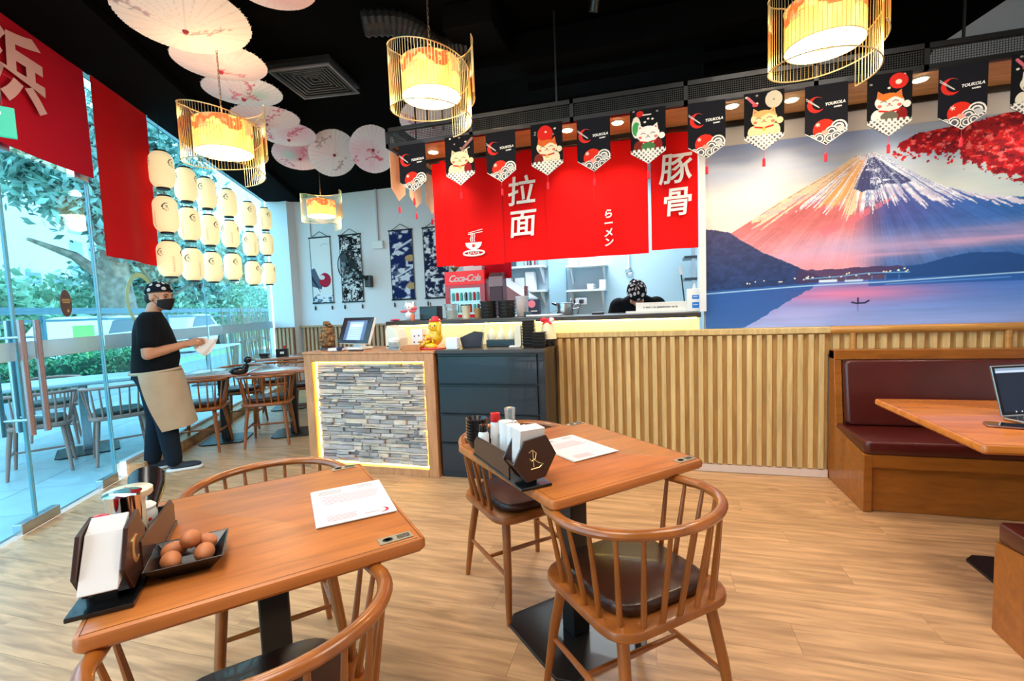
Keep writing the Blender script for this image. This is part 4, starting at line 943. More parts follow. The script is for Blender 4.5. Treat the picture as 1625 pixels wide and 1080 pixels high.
# gold lucky cat on a red tray
YEL = mat('golden_glaze', 'F0BE18', 0.25, noise=0.3, nscale=20, coat=0.6)
lc = thing('gold_cat_figurine', 'yellow-gold beckoning cat figurine with a red hat on a red tray', 'figurine', (-1.66, 3.48, ZT))
MB().rbox((0, 0, 0.008), (0.22, 0.15, 0.016), 0.02).build('tray', PLASTR, lc, True)
m_ = MB(); m_.sph((0.015, 0, 0.10), (0.062, 0.05, 0.07)); m_.sph((0.02, -0.008, 0.185), (0.058, 0.05, 0.05)); m_.sph((-0.035, -0.03, 0.08), (0.03, 0.025, 0.04)); m_.sph((0.065, -0.03, 0.16), (0.02, 0.02, 0.05)); m_.sph((0.0, -0.05, 0.03), (0.05, 0.03, 0.025)); m_.build('body', YEL, lc, True)
for s in (-1, 1):
    MB().cyl((0.02+s*0.035, -0.005, 0.215), (0.02+s*0.042, -0.005, 0.245), 0.016, 0.002).build('ear', YEL, lc, True)
    MB().sph((0.02+s*0.018, -0.054, 0.19), (0.006, 0.004, 0.007), 8, 6).build('eye', BLACK, lc, True)
MB().sph((0.02, -0.058, 0.176), (0.006, 0.004, 0.004), 8, 6).build('nose', PRINTR, lc, True)
MB().lathe([(0.05, 0.0), (0.052, 0.006), (0.03, 0.012), (0.028, 0.035), (0.0, 0.042)], (0.02, 0.0, 0.225), 18).build('hat', mat('pinkish_red', 'E03848', 0.4), lc, True)
m_ = MB(); g_ = random.Random(2)
for i in range(46): m_.sph((-0.045+g_.uniform(-0.05, 0.07), -0.045+g_.uniform(-0.02, 0.02), 0.02+g_.uniform(0, 0.055)), (g_.uniform(0.006, 0.014),)*3, 7, 5)
m_.build('gold_coins', mat('gold_foil', 'E8B830', 0.2, metal=0.8, noise=0.5, nscale=60), lc, True)
m_ = MB()
for i in range(12): m_.sph((-0.03+g_.uniform(-0.07, 0.06), -0.04+g_.uniform(-0.02, 0.03), 0.075+g_.uniform(0, 0.04)), (0.012, 0.009, 0.007), 7, 5)
m_.build('orange_blossoms', mat('orange_glaze', 'E8742A', 0.4), lc, True)
wb = thing('wooden_tray', 'small slanted wooden tray beside the gold figurine', 'tray', (-1.82, 3.40, ZT), 0.35)
MB().bb((-0.07, -0.04, 0), (0.07, 0.04, 0.012)).build('tray_floor', FRAMEW, wb); MB().bb((-0.07, -0.045, 0), (0.07, -0.037, 0.04)).build('tray_side', FRAMEW, wb); MB().bb((-0.07, 0.037, 0), (0.07, 0.045, 0.04)).build('tray_side', FRAMEW, wb)

wbx = MB().bb((-1.52, 3.40, ZC), (-1.425, 3.46, ZC+0.09)).build('white_card_box', PLASTW, None, bev=0.003); tag(wbx, 'plain pale blue-white card box at the front of the drawer cabinet', 'box')
tr = thing('utensil_holder', 'dark blue slanted utensil holder behind the white card box', 'holder', (-1.36, 3.58, ZC), 0.2)
MB().prism([(-0.08, 0), (0.07, 0), (0.09, 0.12), (0.02, 0.13), (-0.10, 0.08)], -0.05, 0.05, FACING).build('holder_body', mat('dark_blue_plastic', '1C2838', 0.3, coat=0.4), tr, bev=0.004)
MB().tube([(0.05, 0, 0.08), (0.11, 0, 0.20)], 0.004, 6).build('ladle_handle', STEEL, tr, True)
ry = thing('sauce_rack', 'low black rack holding white squeeze bottles on the drawer cabinet', 'rack', (-1.13, 3.63, ZC), 0.0)
MB().bb((-0.12, -0.045, 0), (0.14, 0.045, 0.055)).build('rack_body', PLASTB, ry, bev=0.003)
bt = None
for i, (xx, lab) in enumerate(((-1.22, 'white sauce bottle in the black rack, next to the utensil holder'), (-1.135, 'white sauce bottle in the middle of the black rack'), (-1.05, 'white sauce bottle in the black rack, next to the white box'))):
    if bt is None:
        bt = bottle('sauce_bottle', lab, 'bottle', (xx, 3.63, ZC+0.056), [(0, 0), (0.030, 0), (0.032, 0.015), (0.030, 0.05), (0.016, 0.075)], mat('milky_plastic', 'E8E4CC', 0.35), [(0.014, 0.075), (0.012, 0.085), (0.004, 0.115), (0, 0.116)], mat('milky_plastic', 'E8E4CC', 0.35), n=16); bt['group'] = 'white sauce bottles in the rack'
    else: dup(bt, lab, (xx, 3.63, ZC+0.056))
ww = thing('label_stand', 'white open menu holder between the sauce rack and black bowls', 'holder', (-0.985, 3.52, ZC), 0.1)
MB().bb((-0.05, -0.03, 0), (0.04, 0.03, 0.012)).build('foot', PLASTW, ww, bev=0.002); MB().bb((-0.005, -0.025, 0.012), (0.045, 0.025, 0.17)).build('upright', mat('cream_plastic2', 'E6E0C8', 0.4), ww, bev=0.002)
def squarebowls(label, x, y, z, n, w=0.065, h=0.022):
    t = thing('square_bowl_stack', label, 'bowls', (x, y, z), 0.1)
    for i in range(n):
        m_ = MB(); m_.add([(a, b, c+i*h) for a, b, c in frust(w*0.62, w*0.78, 0, 0.030)], [(0, 3, 2, 1), (4, 5, 6, 7)]+[(k, (k+1) % 4, 4+(k+1) % 4, 4+k) for k in range(4)]); m_.build('bowl', mat('ribbed_black', '1B1A19', 0.4, coat=0.2), t, bev=0.003)
    return t
squarebowls('tall stack of black square bowls at the cabinet end', -0.885, 3.55, ZC, 9)
squarebowls('short stack of black square bowls in front of the small clear bottle', -0.785, 3.47, ZC, 5)
bottle('oil_bottle', 'small clear oil bottle with a pale cap behind the short bowl stack', 'bottle', (-0.80, 3.66, ZC), [(0, 0), (0.022, 0), (0.022, 0.10), (0.012, 0.12)], CLEARG, [(0.013, 0.12), (0.013, 0.15), (0, 0.152)], PLASTW, n=14)
lampc = thing('cream_cone_jar', 'cream tapered jar on a black base topped with a red bow', 'jar', (-0.745, 3.60, ZC))
MB().lathe([(0, 0), (0.068, 0), (0.070, 0.005), (0.066, 0.055), (0, 0.055)], n=26).build('black_base', PLASTB, lampc, True)
MB().lathe([(0.066, 0.055), (0.064, 0.06), (0.046, 0.17), (0.02, 0.185), (0, 0.187)], n=26).build('cone_body', mat('cream_glow_plastic', 'F2E8BE', 0.4), lampc, True)
BOW = mat('red_bow_cloth', 'D8202C', 0.6)
m_ = MB()
for s in (-1, 1): m_.sph((s*0.028, -0.01, 0.20), (0.03, 0.012, 0.02), M=None); m_.tube([(0, -0.015, 0.195), (s*0.03, -0.03, 0.165)], [0.010, 0.013], 8)
m_.sph((0, -0.015, 0.20), 0.012); m_.build('bow', BOW, lampc, True); MB().sph((0.035, -0.02, 0.20), (0.02, 0.012, 0.02)).build('white_flower', PLASTW, lampc, True)

# on the pass slab
wc = thing('white_cat_figurine', 'white beckoning cat figurine with a pink-red bow on the pass slab', 'figurine', (-2.15, 4.02, ZS))
m_ = MB(); m_.sph((0, 0, 0.05), (0.05, 0.04, 0.055)); m_.sph((0, -0.006, 0.125), (0.048, 0.04, 0.042)); m_.sph((0.045, -0.015, 0.14), (0.014, 0.014, 0.04)); m_.build('body', WHITEC, wc, True)
for s in (-1, 1):
    MB().cyl((s*0.03, 0, 0.15), (s*0.036, 0, 0.182), 0.015, 0.002).build('ear', WHITEC if s < 0 else BLACK, wc, True)
    MB().sph((s*0.016, -0.043, 0.125), (0.004, 0.003, 0.006), 8, 5).build('eye', BLACK, wc, True)
m_ = MB()
for s in (-1, 1): m_.sph((s*0.045, -0.03, 0.085), (0.04, 0.012, 0.012)); 
m_.sph((0.06, -0.02, 0.11), (0.03, 0.02, 0.015)); m_.build('bow', mat('coral_bow', 'E85A60', 0.5), wc, True)
pk = MB().sph((-2.24, 3.90, ZS+0.010), (0.05, 0.035, 0.010), 16, 8).build('pink_dish', mat('pink_glaze', 'E0446A', 0.4), None, True); tag(pk, 'small flat pink dish at the end of the pass slab', 'dish')
kb = thing('black_crate', 'black plastic crate behind the gold cat on the pass slab', 'crate', (-1.93, 4.02, ZS)); MB().bb((-0.09, -0.06, 0), (0.09, 0.06, 0.125)).build('crate_body', PLASTB, kb, bev=0.006); MB().tube([(0.0, 0, 0.12), (0.0, 0, 0.16)], 0.004, 6).build('rod', PLASTB, kb)
ro = MB().lathe([(0, 0), (0.018, 0), (0.018, 0.05), (0.010, 0.06), (0, 0.061)], (-2.06, 3.90, ZS), 12).build('orange_shaker', mat('orange_plastic', 'E86A3C', 0.4), None, True); tag(ro, 'tiny orange shaker beside the white cat figurine', 'shaker')
def box(name, label, cat, a, b, m, bev=0.003):
    return tag(MB().bb(a, b).build(name, m, None, bev=bev), label, cat)
# drinks cooler behind the pass
fr = thing('drinks_cooler', 'small red glass-front drinks cooler behind the pass slab', 'cooler', (-1.785, 4.52, ZS-0.0), 0.0)
kt = MB().bb((-2.05, 4.44, 0), (-1.35, 5.0, 1.232)).build('back_counter', KWHITE, None, bev=0.003); tag(kt, 'white back counter under the drinks cooler', 'counter')
MB().bb((-0.215, 0.02, 0), (0.215, 0.42, 0.47)).build('cooler_body', PLASTR, fr, bev=0.006)
MB().bb((-0.215, 0.0, 0.33), (0.215, 0.02, 0.47)).build('header_panel', mat('emissive_red', 'E01818', 0.4, emit='E81410', es=0.45), fr, bev=0.003)  # emission added to brighten the header's red
for a, b in (((-0.215, 0, 0), (-0.165, 0.02, 0.33)), ((0.165, 0, 0), (0.215, 0.02, 0.33)), ((-0.165, 0, 0.30), (0.165, 0.02, 0.33)), ((-0.165, 0, 0), (0.165, 0.02, 0.03))): MB().bb(a, b).build('door_frame', PLASTR, fr)
MB().bb((-0.165, 0.015, 0.03), (0.165, 0.022, 0.30)).build('lit_interior', mat('cooler_light', 'BFE8EC', emit='A8E6EE', es=0.5), fr)
k = 0
for zz in (0.05, 0.17):
    for xx in (-0.13, -0.085, -0.04, 0.01, 0.055, 0.10, 0.14):
        MB().lathe([(0, 0), (0.016, 0), (0.016, 0.07), (0.009, 0.085), (0, 0.086)], (xx, 0.004, zz), 10).build('drink_bottle', [PLASTR, mat('teal_drink', '4EC6C0', 0.3), SOY, mat('teal_drink', '4EC6C0', 0.3)][k % 4], fr, True); k += 1
MB().bb((-0.165, 0.0, 0.165), (0.165, 0.014, 0.170)).build('shelf', STEEL, fr)
text('Coca-Cola', 0.094, PRINTW, fr, frame((0, -0.0015, 0.395), (1, 0, 0), (0, 0, 1), (0, -1, 0)), 'header_lettering', 0.001, 0.35, 0.85, 0.002)
box('delivery_box', 'white card box lying on top of the drinks cooler', 'box', (-1.82, 4.6, ZS+0.471), (-1.62, 4.8, ZS+0.52), PLASTW)
pl_ = thing('small_plant', 'small green plant on top of the drinks cooler', 'plant', (-1.93, 4.62, ZS+0.471)); m_ = MB(); g_ = random.Random(8)
for i in range(40):
    a = g_.uniform(0, 2*PI); r = g_.uniform(0.02, 0.06); m_.tube([(0, 0, 0), (r*math.cos(a)*0.6, r*math.sin(a)*0.6, 0.04), (r*math.cos(a), r*math.sin(a), g_.uniform(0.03, 0.07))], [0.003, 0.006, 0.001], 4)
tag(m_.build('leaf_blades', mat('olive_leaf', '5A6B3C', 0.6), pl_, True), kind='stuff')
dp = thing('drink_dispenser', 'dark reddish drink dispenser tower beside the cooler', 'dispenser', (-1.46, 4.60, ZS)); MB().bb((-0.07, -0.05, 0), (0.07, 0.1, 0.44)).build('tower', mat('maroon_plastic', '54232A', 0.4), dp, bev=0.01); MB().bb((-0.072, -0.056, 0.30), (0.072, -0.0505, 0.40)).build('grey_band', mat('grey_wave', 'A89EA2', 0.5), dp, bev=0.002)
hd = thing('range_hood', 'pale slanting stainless hood edge behind the dispenser', 'hood', (-1.45, 5.6, 1.4)); MB().prism([(-0.30, 0.30), (0.10, 0.02), (0.10, -0.10), (-0.30, -0.10)], -0.35, 0.35, FACING).build('hood_panel', mat('pale_steel', 'B9B4B8', 0.4, metal=0.3), hd)
MB().bb((0.10, -0.34, -1.4), (0.14, -0.30, 0.15)).build('hood_leg', STEEL, hd)
MB().bb((-0.28, 0.30, -1.4), (-0.24, 0.34, -0.2)).build('hood_leg', STEEL, hd)
b1 = bottle('clear_cup_stack', 'stack of clear cups in front of the drinks cooler', 'cups', (-1.74, 4.06, ZS), [(0, 0), (0.055, 0), (0.06, 0.10), (0.07, 0.14)], CLEARG, n=18)
b1.children[0].name = 'cup_body'; MB().lathe([(0, 0.002), (0.035, 0.002), (0.035, 0.08), (0, 0.081)], n=14).build('cream_filling', mat('cream_fill', 'E2DCC0', 0.6), b1)
t_ = thing('cup_sleeve', 'tall cream paper cup in front of the drinks cooler door', 'cup', (-1.585, 4.02, ZS)); MB().lathe([(0, 0), (0.034, 0), (0.042, 0.115), (0.044, 0.118)], n=20).build('cup_body', CREAMC, t_, True); MB().lathe([(0.046, 0.118), (0.046, 0.128), (0, 0.129)], n=20).build('lid', mat('dark_lid', '3A4A3C', 0.5), t_, True)
t_ = thing('kraft_cup', 'brown kraft cup between the cream cup and the black bowls', 'cup', (-1.485, 4.06, ZS)); MB().lathe([(0, 0), (0.028, 0), (0.036, 0.09), (0, 0.091)], n=18).build('cup_body', mat('kraft', 'B08A5A', 0.7), t_, True)
for (xx, lab) in ((-1.37, 'wide black lidded tub stack on the pass slab'), (-1.20, 'taller stack of black tubs nearest the hatch')):
    t_ = thing('black_tub_stack', lab, 'tubs', (xx, 4.03, ZS))
    for i in range(5): MB().lathe([(0, 0), (0.068, 0), (0.078, 0.026), (0.078, 0.030), (0, 0.030)], (0, 0, i*0.030), 20).build('tub', mat('ribbed_black', '1B1A19', 0.4), t_, True)
w_ = thing('white_tub', 'white plastic tub behind the black tub stacks', 'tub', (-1.13, 4.30, ZS)); MB().lathe([(0, 0), (0.05, 0), (0.055, 0.17), (0, 0.171)], n=20).build('tub_body', PLASTW, w_, True); MB().lathe([(0.06, 0.171), (0.06, 0.187), (0, 0.188)], n=20).build('lid', PLASTW, w_, True)
w_ = thing('printed_carton', 'black and pink printed carton on the pass slab', 'carton', (-0.99, 4.22, ZS)); MB().bb((-0.05, -0.03, 0), (0.05, 0.03, 0.15)).build('carton_body', mat('dark_blue_carton', '1B2140', 0.5), w_); MB().lathe([(0, 0), (0.035, 0), (0.035, 0.0012), (0, 0.0012)], n=16, M=Matrix.Translation((-0.02, -0.030, 0.11)) @ Matrix.Rotation(PI/2, 4, 'X')).build('pink_print', mat('pink_print_c', 'E88090', 0.5), w_); MB().bb((-0.03, -0.0315, 0.04), (0.03, -0.0300, 0.05)).build('white_print', PRINTW, w_)
box('black_timer', 'tiny black timer box on the pass slab', 'timer', (-1.04, 4.0, ZS), (-0.98, 4.05, ZS+0.045), PLASTB)
w_ = thing('white_tray', 'low white tray with spoons near the steel pot', 'tray', (-0.86, 4.02, ZS)); MB().rbox((0, 0, 0.008), (0.30, 0.16, 0.014), 0.02).build('tray_body', PLASTW, w_, True); MB().tube([(0.03, -0.03, 0.02), (0.12, 0.0, 0.045)], 0.004, 6).build('spoon', STEEL, w_, True)
pt = thing('steel_pot', 'ribbed stainless steel pot with a loop handle on the pass', 'pot', (-0.72, 4.28, ZS))
MB().lathe([(0, 0), (0.075, 0), (0.078, 0.01), (0.078, 0.10), (0.084, 0.103), (0.084, 0.108), (0.03, 0.112), (0, 0.113)], n=26).build('pot_body', STEEL, pt, True); MB().tube([(0.078, 0, 0.09), (0.12, 0, 0.095), (0.13, 0, 0.06), (0.078, 0, 0.05)], 0.006, 8).build('loop_handle', STEEL, pt, True); MB().tube([(-0.07, 0, 0.09), (-0.12, 0, 0.11)], 0.010, 8).build('long_handle', PLASTB, pt, True)
box('black_block', 'small flat black block on the pass left of the cook', 'box', (-0.45, 4.0, ZS), (-0.35, 4.05, ZS+0.02), PLASTB)
sg = thing('long_ticket_sign', 'long low white sign with a line of small grey print on the pass', 'sign', (0.10, 4.0, ZS)); MB().bb((-0.19, -0.02, 0), (0.22, 0.02, 0.085)).build('sign_body', mat('cream_sign', 'E9E4DC', 0.5), sg, bev=0.003)
MB().bb((-0.27, -0.04, 0), (0.22, 0.02, 0.018)).build('sign_foot', PLASTW, sg); q = MB(); gg = random.Random(12); xx = -0.13
while xx < 0.13:
    w_ = gg.uniform(0.004, 0.010); q.bb((xx, -0.0215, 0.038+gg.uniform(0, 0.003)), (xx+w_, -0.0200, 0.050+gg.uniform(0, 0.004))); xx += w_+(0.010 if gg.random() < 0.22 else 0.002)
q.build('small_print', mat('grey_ink', '77737A', 0.6), sg)
hs = thing('sanitiser_box', 'white pump box with two blue labels at the mural corner', 'dispenser', (0.355, 3.98, ZS)); MB().bb((-0.055, -0.05, 0), (0.05, 0.05, 0.18)).build('box_body', PLASTW, hs, bev=0.006)
MB().cyl((0.0, 0, 0.18), (0.0, 0, 0.225), 0.014, 0.004).build('nozzle', PLASTW, hs, True)
for z0_, z1_ in ((0.03, 0.075), (0.10, 0.13)): MB().bb((-0.02, -0.0515, z0_), (0.03, -0.0495, z1_)).build('blue_label', mat('blue_label', '2A7ACC', 0.5), hs); MB().bb((-0.012, -0.0525, (z0_+z1_)/2), (0.022, -0.0512, (z0_+z1_)/2+0.005)).build('white_print', PRINTW, hs)
lb = thing('long_lighter', 'thin black and white long lighter upright by the hatch jamb', 'lighter', (0.29, 4.12, ZS)); MB().tube([(0, 0, 0.0), (0.0, 0, 0.1), (-0.02, 0, 0.30)], 0.006, 6).build('rod', PLASTB, lb); MB().tube([(-0.02, 0, 0.30), (-0.028, 0, 0.37)], 0.012, 6).build('tip', PLASTW, lb); 

# kitchen shelves
def shelf(name, label, x0, x1, zs):
    t = thing('wall_shelf', label, 'shelf', (x0, 6.3, zs)); L = x1-x0
    MB().bb((0, -0.28, 0), (L, 0, 0.025)).build('board', KWHITE, t, bev=0.002)
    for q in (0.04, L-0.06): MB().prism([(0, 0), (-0.24, 0), (0, -0.2)], q, q+0.02, frame((0, 0, 0), (0, 1, 0), (0, 0, 1), (1, 0, 0))).build('bracket', KWHITE, t)
    return t
shelf('', 'white kitchen shelf with steel canisters, cut off by the red curtain', -1.93, -1.28, 1.82)
shelf('', 'lower white kitchen shelf with plain white boxes', -1.95, -1.28, 1.50)
shelf('', 'upper white kitchen shelf next to the pale blue column', -0.99, -0.48, 1.79)
shelf('', 'lower white kitchen shelf next to the pale blue column', -0.99, -0.50, 1.48)
for i, (xx, w, h, z0_) in enumerate(((-1.80, 0.13, 0.17, 1.527), (-1.62, 0.13, 0.17, 1.527), (-1.48, 0.12, 0.24, 1.527), (-0.90, 0.12, 0.13, 1.817), (-0.76, 0.12, 0.13, 1.817), (-0.60, 0.14, 0.06, 1.817))):
    box('storage_box', ['plain white box on the lower kitchen shelf by the hood', 'plain white box in the middle of the lower kitchen shelf', 'tallest white box on the lower kitchen shelf', 'white box on the upper shelf next to the blue column', 'second white box on the upper shelf from the blue column', 'low white box at the free end of the upper shelf'][i], 'box', (xx-w/2, 6.08, z0_), (xx+w/2, 6.22, z0_+h), mat('box_white', 'E8F0F2', 0.5))
for i, xx in enumerate((-1.86, -1.72, -1.52, -1.42)):
    t_ = thing('canister', ['dark canister', 'grey wide canister', 'steel canister beside the pale one', 'steel canister at the shelf end'][i]+' on the upper kitchen shelf', 'canister', (xx, 6.14, 1.847))
    MB().lathe([(0, 0), (0.05, 0), (0.05, 0.12), (0.04, 0.13), (0, 0.132)], n=18).build('canister_body', [BLACKM, mat('grey_tin', '55606A', 0.3, metal=0.6), STEEL, STEEL][i], t_, True); MB().lathe([(0.052, 0.10), (0.052, 0.118)], n=18).build('lid_rim', STEEL, t_, True)
t_ = thing('white_mug', 'small white mug on the lower kitchen shelf by the column', 'mug', (-0.70, 6.14, 1.507)); MB().lathe([(0, 0), (0.04, 0), (0.045, 0.07), (0.04, 0.07), (0.036, 0.005), (0, 0.005)], n=18).build('mug_body', WHITEC, t_, True); MB().tube([(0.043, 0, 0.06), (0.065, 0, 0.05), (0.06, 0, 0.02), (0.042, 0, 0.015)], 0.005, 6).build('handle', WHITEC, t_, True)
box('appliance', 'white and black small appliance at the end of the lower kitchen shelf', 'appliance', (-0.58, 6.08, 1.507), (-0.50, 6.2, 1.62), PLASTW)
t_ = thing('double_socket', 'grey double socket with black plugs under the kitchen shelf', 'socket', (-0.86, 6.295, 1.36)); MB().bb((-0.13, -0.02, -0.05), (0.10, 0, 0.05)).build('socket_plate', STEEL, t_, bev=0.006)
for xx in (-0.09, 0.02): MB().bb((xx-0.02, -0.07, -0.03), (xx+0.03, -0.02, 0.02)).build('plug', PLASTB, t_, bev=0.004)
MB().tube([(-0.09, -0.06, -0.02), (-0.10, -0.08, -0.15), (-0.04, -0.08, -0.4)], 0.005, 6).build('cable', PLASTB, t_); MB().tube([(0.02, -0.06, -0.02), (-0.02, -0.08, -0.15), (0.0, -0.08, -0.4)], 0.005, 6).build('cable', PLASTB, t_)
t_ = thing('tap_fitting', 'round grey pipe fitting on the kitchen wall', 'pipe', (-0.22, 6.29, 1.72)); MB().tube([(0.04*math.cos(2*PI*i/14), -0.02, 0.04*math.sin(2*PI*i/14)) for i in range(14)], 0.009, 6, True).build('ring', STEEL, t_, True); MB().cyl((0, -0.02, 0.04), (0, -0.02, 0.6), 0.011).build('pipe', KWHITE, t_, True)
t_ = thing('steel_rail', 'grey steel rack edge at the end wall of the kitchen', 'rack', (0.52, 5.9, 1.3)); MB().bb((-0.02, -0.02, -1.3), (0.02, 0.02, 1.2)).build('upright', STEEL, t_)
for zz in (0.25, 0.5): MB().bb((-0.1, -0.05, zz), (0.06, 0.3, zz+0.03)).build('shelf_edge', mat('dark_steel', '4A5258', 0.3, metal=0.6), t_)
# ---------------------------------------------------------------- pendant lamps
def wrap(o, R, z0, rot=0.0, rfun=None):
    me = o.data; n = len(me.vertices); co = np.zeros(n*3, np.float32); me.vertices.foreach_get('co', co); co = co.reshape(-1, 3)
    u = co[:, 0]/R+rot; z = co[:, 1]; r = np.full(n, R) if rfun is None else rfun(z)
    out = np.stack([r*np.cos(u), r*np.sin(u), z+z0], -1); me.vertices.foreach_set('co', out.astype(np.float32).ravel()); me.update(); shade(me, 60)
DRUMM = vmat('drum_fabric_glow', 0.7, 1.6)
DIFF = mat('lamp_diffuser', 'FFF3DA', emit='FFEBC0', es=9)
def make_lamp(label, loc, rz, chain_top):
    t = thing('pendant_lamp', label, 'lamp', loc, rz, 'gold wire pendant lamps')
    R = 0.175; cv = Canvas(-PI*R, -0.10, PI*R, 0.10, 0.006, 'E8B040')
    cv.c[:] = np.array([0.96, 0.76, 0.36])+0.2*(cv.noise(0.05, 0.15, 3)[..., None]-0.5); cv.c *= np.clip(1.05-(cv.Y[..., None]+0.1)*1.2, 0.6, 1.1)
    n1 = cv.noise(0.09, 0.05, 12); n2 = cv.noise(0.05, 0.04, 13)
    cv.put((n1 > 0.52) & (cv.Y > 0.01), (0.86, 0.26, 0.10), 0.85); cv.put((n2 > 0.62) & (cv.Y > -0.03), (0.95, 0.50, 0.30), 0.8); cv.put((n2 < 0.33), (0.98, 0.86, 0.45), 0.6)
    d = cv.mesh('fabric_drum', t, Matrix.Identity(4), DRUMM); wrap(d, R, 0)
    m_ = MB(); m_.lathe([(0.0, -0.102), (0.168, -0.102), (0.172, -0.094), (0.0, -0.092)], n=36); m_.build('diffuser', DIFF, t, True)
    MB().lathe([(0.036, -0.106), (0.040, -0.107), (0.040, -0.103), (0.036, -0.103)], n=26).build('finial_ring', GOLD, t, True)
    MB().lathe([(0.0, -0.112), (0.014, -0.110), (0.018, -0.104), (0.0, -0.103)], n=16).build('finial', GOLD, t, True)
    for zz in (0.10, -0.10):
        MB().tube([(R*math.cos(a), R*math.sin(a), zz) for a in np.linspace(0, 2*PI, 41)[:-1]], 0.003, 6, True).build('drum_ring', GOLD, t, True)
    def rim(q): a = 0.3+q*2*PI*1.22; r = 0.262-0.030*q; return a, r, 0.225-0.42*max(0.0, q-0.38), -0.10-0.165*q
    top = []; bot = []; wires = MB()
    for i in range(101):
        a, r, zt, zb = rim(i/100); top.append((r*math.cos(a), r*math.sin(a), zt)); bot.append((r*math.cos(a), r*math.sin(a), zb))
        if i % 1 == 0: wires.cyl(top[-1], bot[-1], 0.0013, n=4, cap=False)
    MB().tube(top, 0.0035, 6).build('cage_rim', GOLD, t, True); MB().tube(bot, 0.0035, 6).build('cage_rim', GOLD, t, True)
    wires.build('cage_wires', GOLD, t)
    for i in (6, 36, 66): MB().cyl(top[i], (0.172*math.cos(math.atan2(top[i][1], top[i][0])), 0.172*math.sin(math.atan2(top[i][1], top[i][0])), 0.10), 0.0028, n=6).build('strut', GOLD, t, True)
    for a in (0, 2*PI/3, 4*PI/3): MB().cyl((R*math.cos(a), R*math.sin(a), 0.10), (0, 0, 0.13), 0.0025, n=6).build('strut', GOLD, t, True)
    m_ = MB(); z = 0.13; k = 0
    while z < chain_top-loc[2]:
        w = 0.006; pts = [((w*math.cos(a) if k % 2 == 0 else 0), (0 if k % 2 == 0 else w*math.cos(a)), z+0.013+0.016*math.sin(a)) for a in np.linspace(0, 2*PI, 9)[:-1]]
        m_.tube(pts, 0.0019, 4, True); z += 0.026; k += 1
    tag(m_.build('chain', mat('chain_bronze', '8A7A5A', 0.4, metal=0.7), t), kind='stuff')
    MB().cyl((0.004, 0, 0.1), (0.004, 0, chain_top-loc[2]), 0.002, n=5).build('cord', BLACK, t)
    point('pendant_bulb', (loc[0], loc[1], loc[2]-0.16), 15, (1.0, 0.84, 0.62), 0.12)
    point('pendant_bulb', (loc[0], loc[1], loc[2]+0.16), 2.5, (1.0, 0.80, 0.5), 0.05)
    return t
make_lamp('gold wire pendant lamp hanging in front of the canopy by the ceiling vent', (-1.235, 2.731, 2.71), math.radians(-15), CH)
make_lamp('gold wire pendant lamp in front of the mural, cut by the upper picture edge', (0.872, 2.819, 2.67), math.radians(-60), CH)
make_lamp('gold wire pendant lamp close to the red curtains and paper lanterns', (-2.722, 2.624, 2.53), math.radians(10), CH)
make_lamp('farthest, smallest gold wire pendant lamp, by the white back wall', (-4.096, 5.404, 2.70), math.radians(-10), CH)

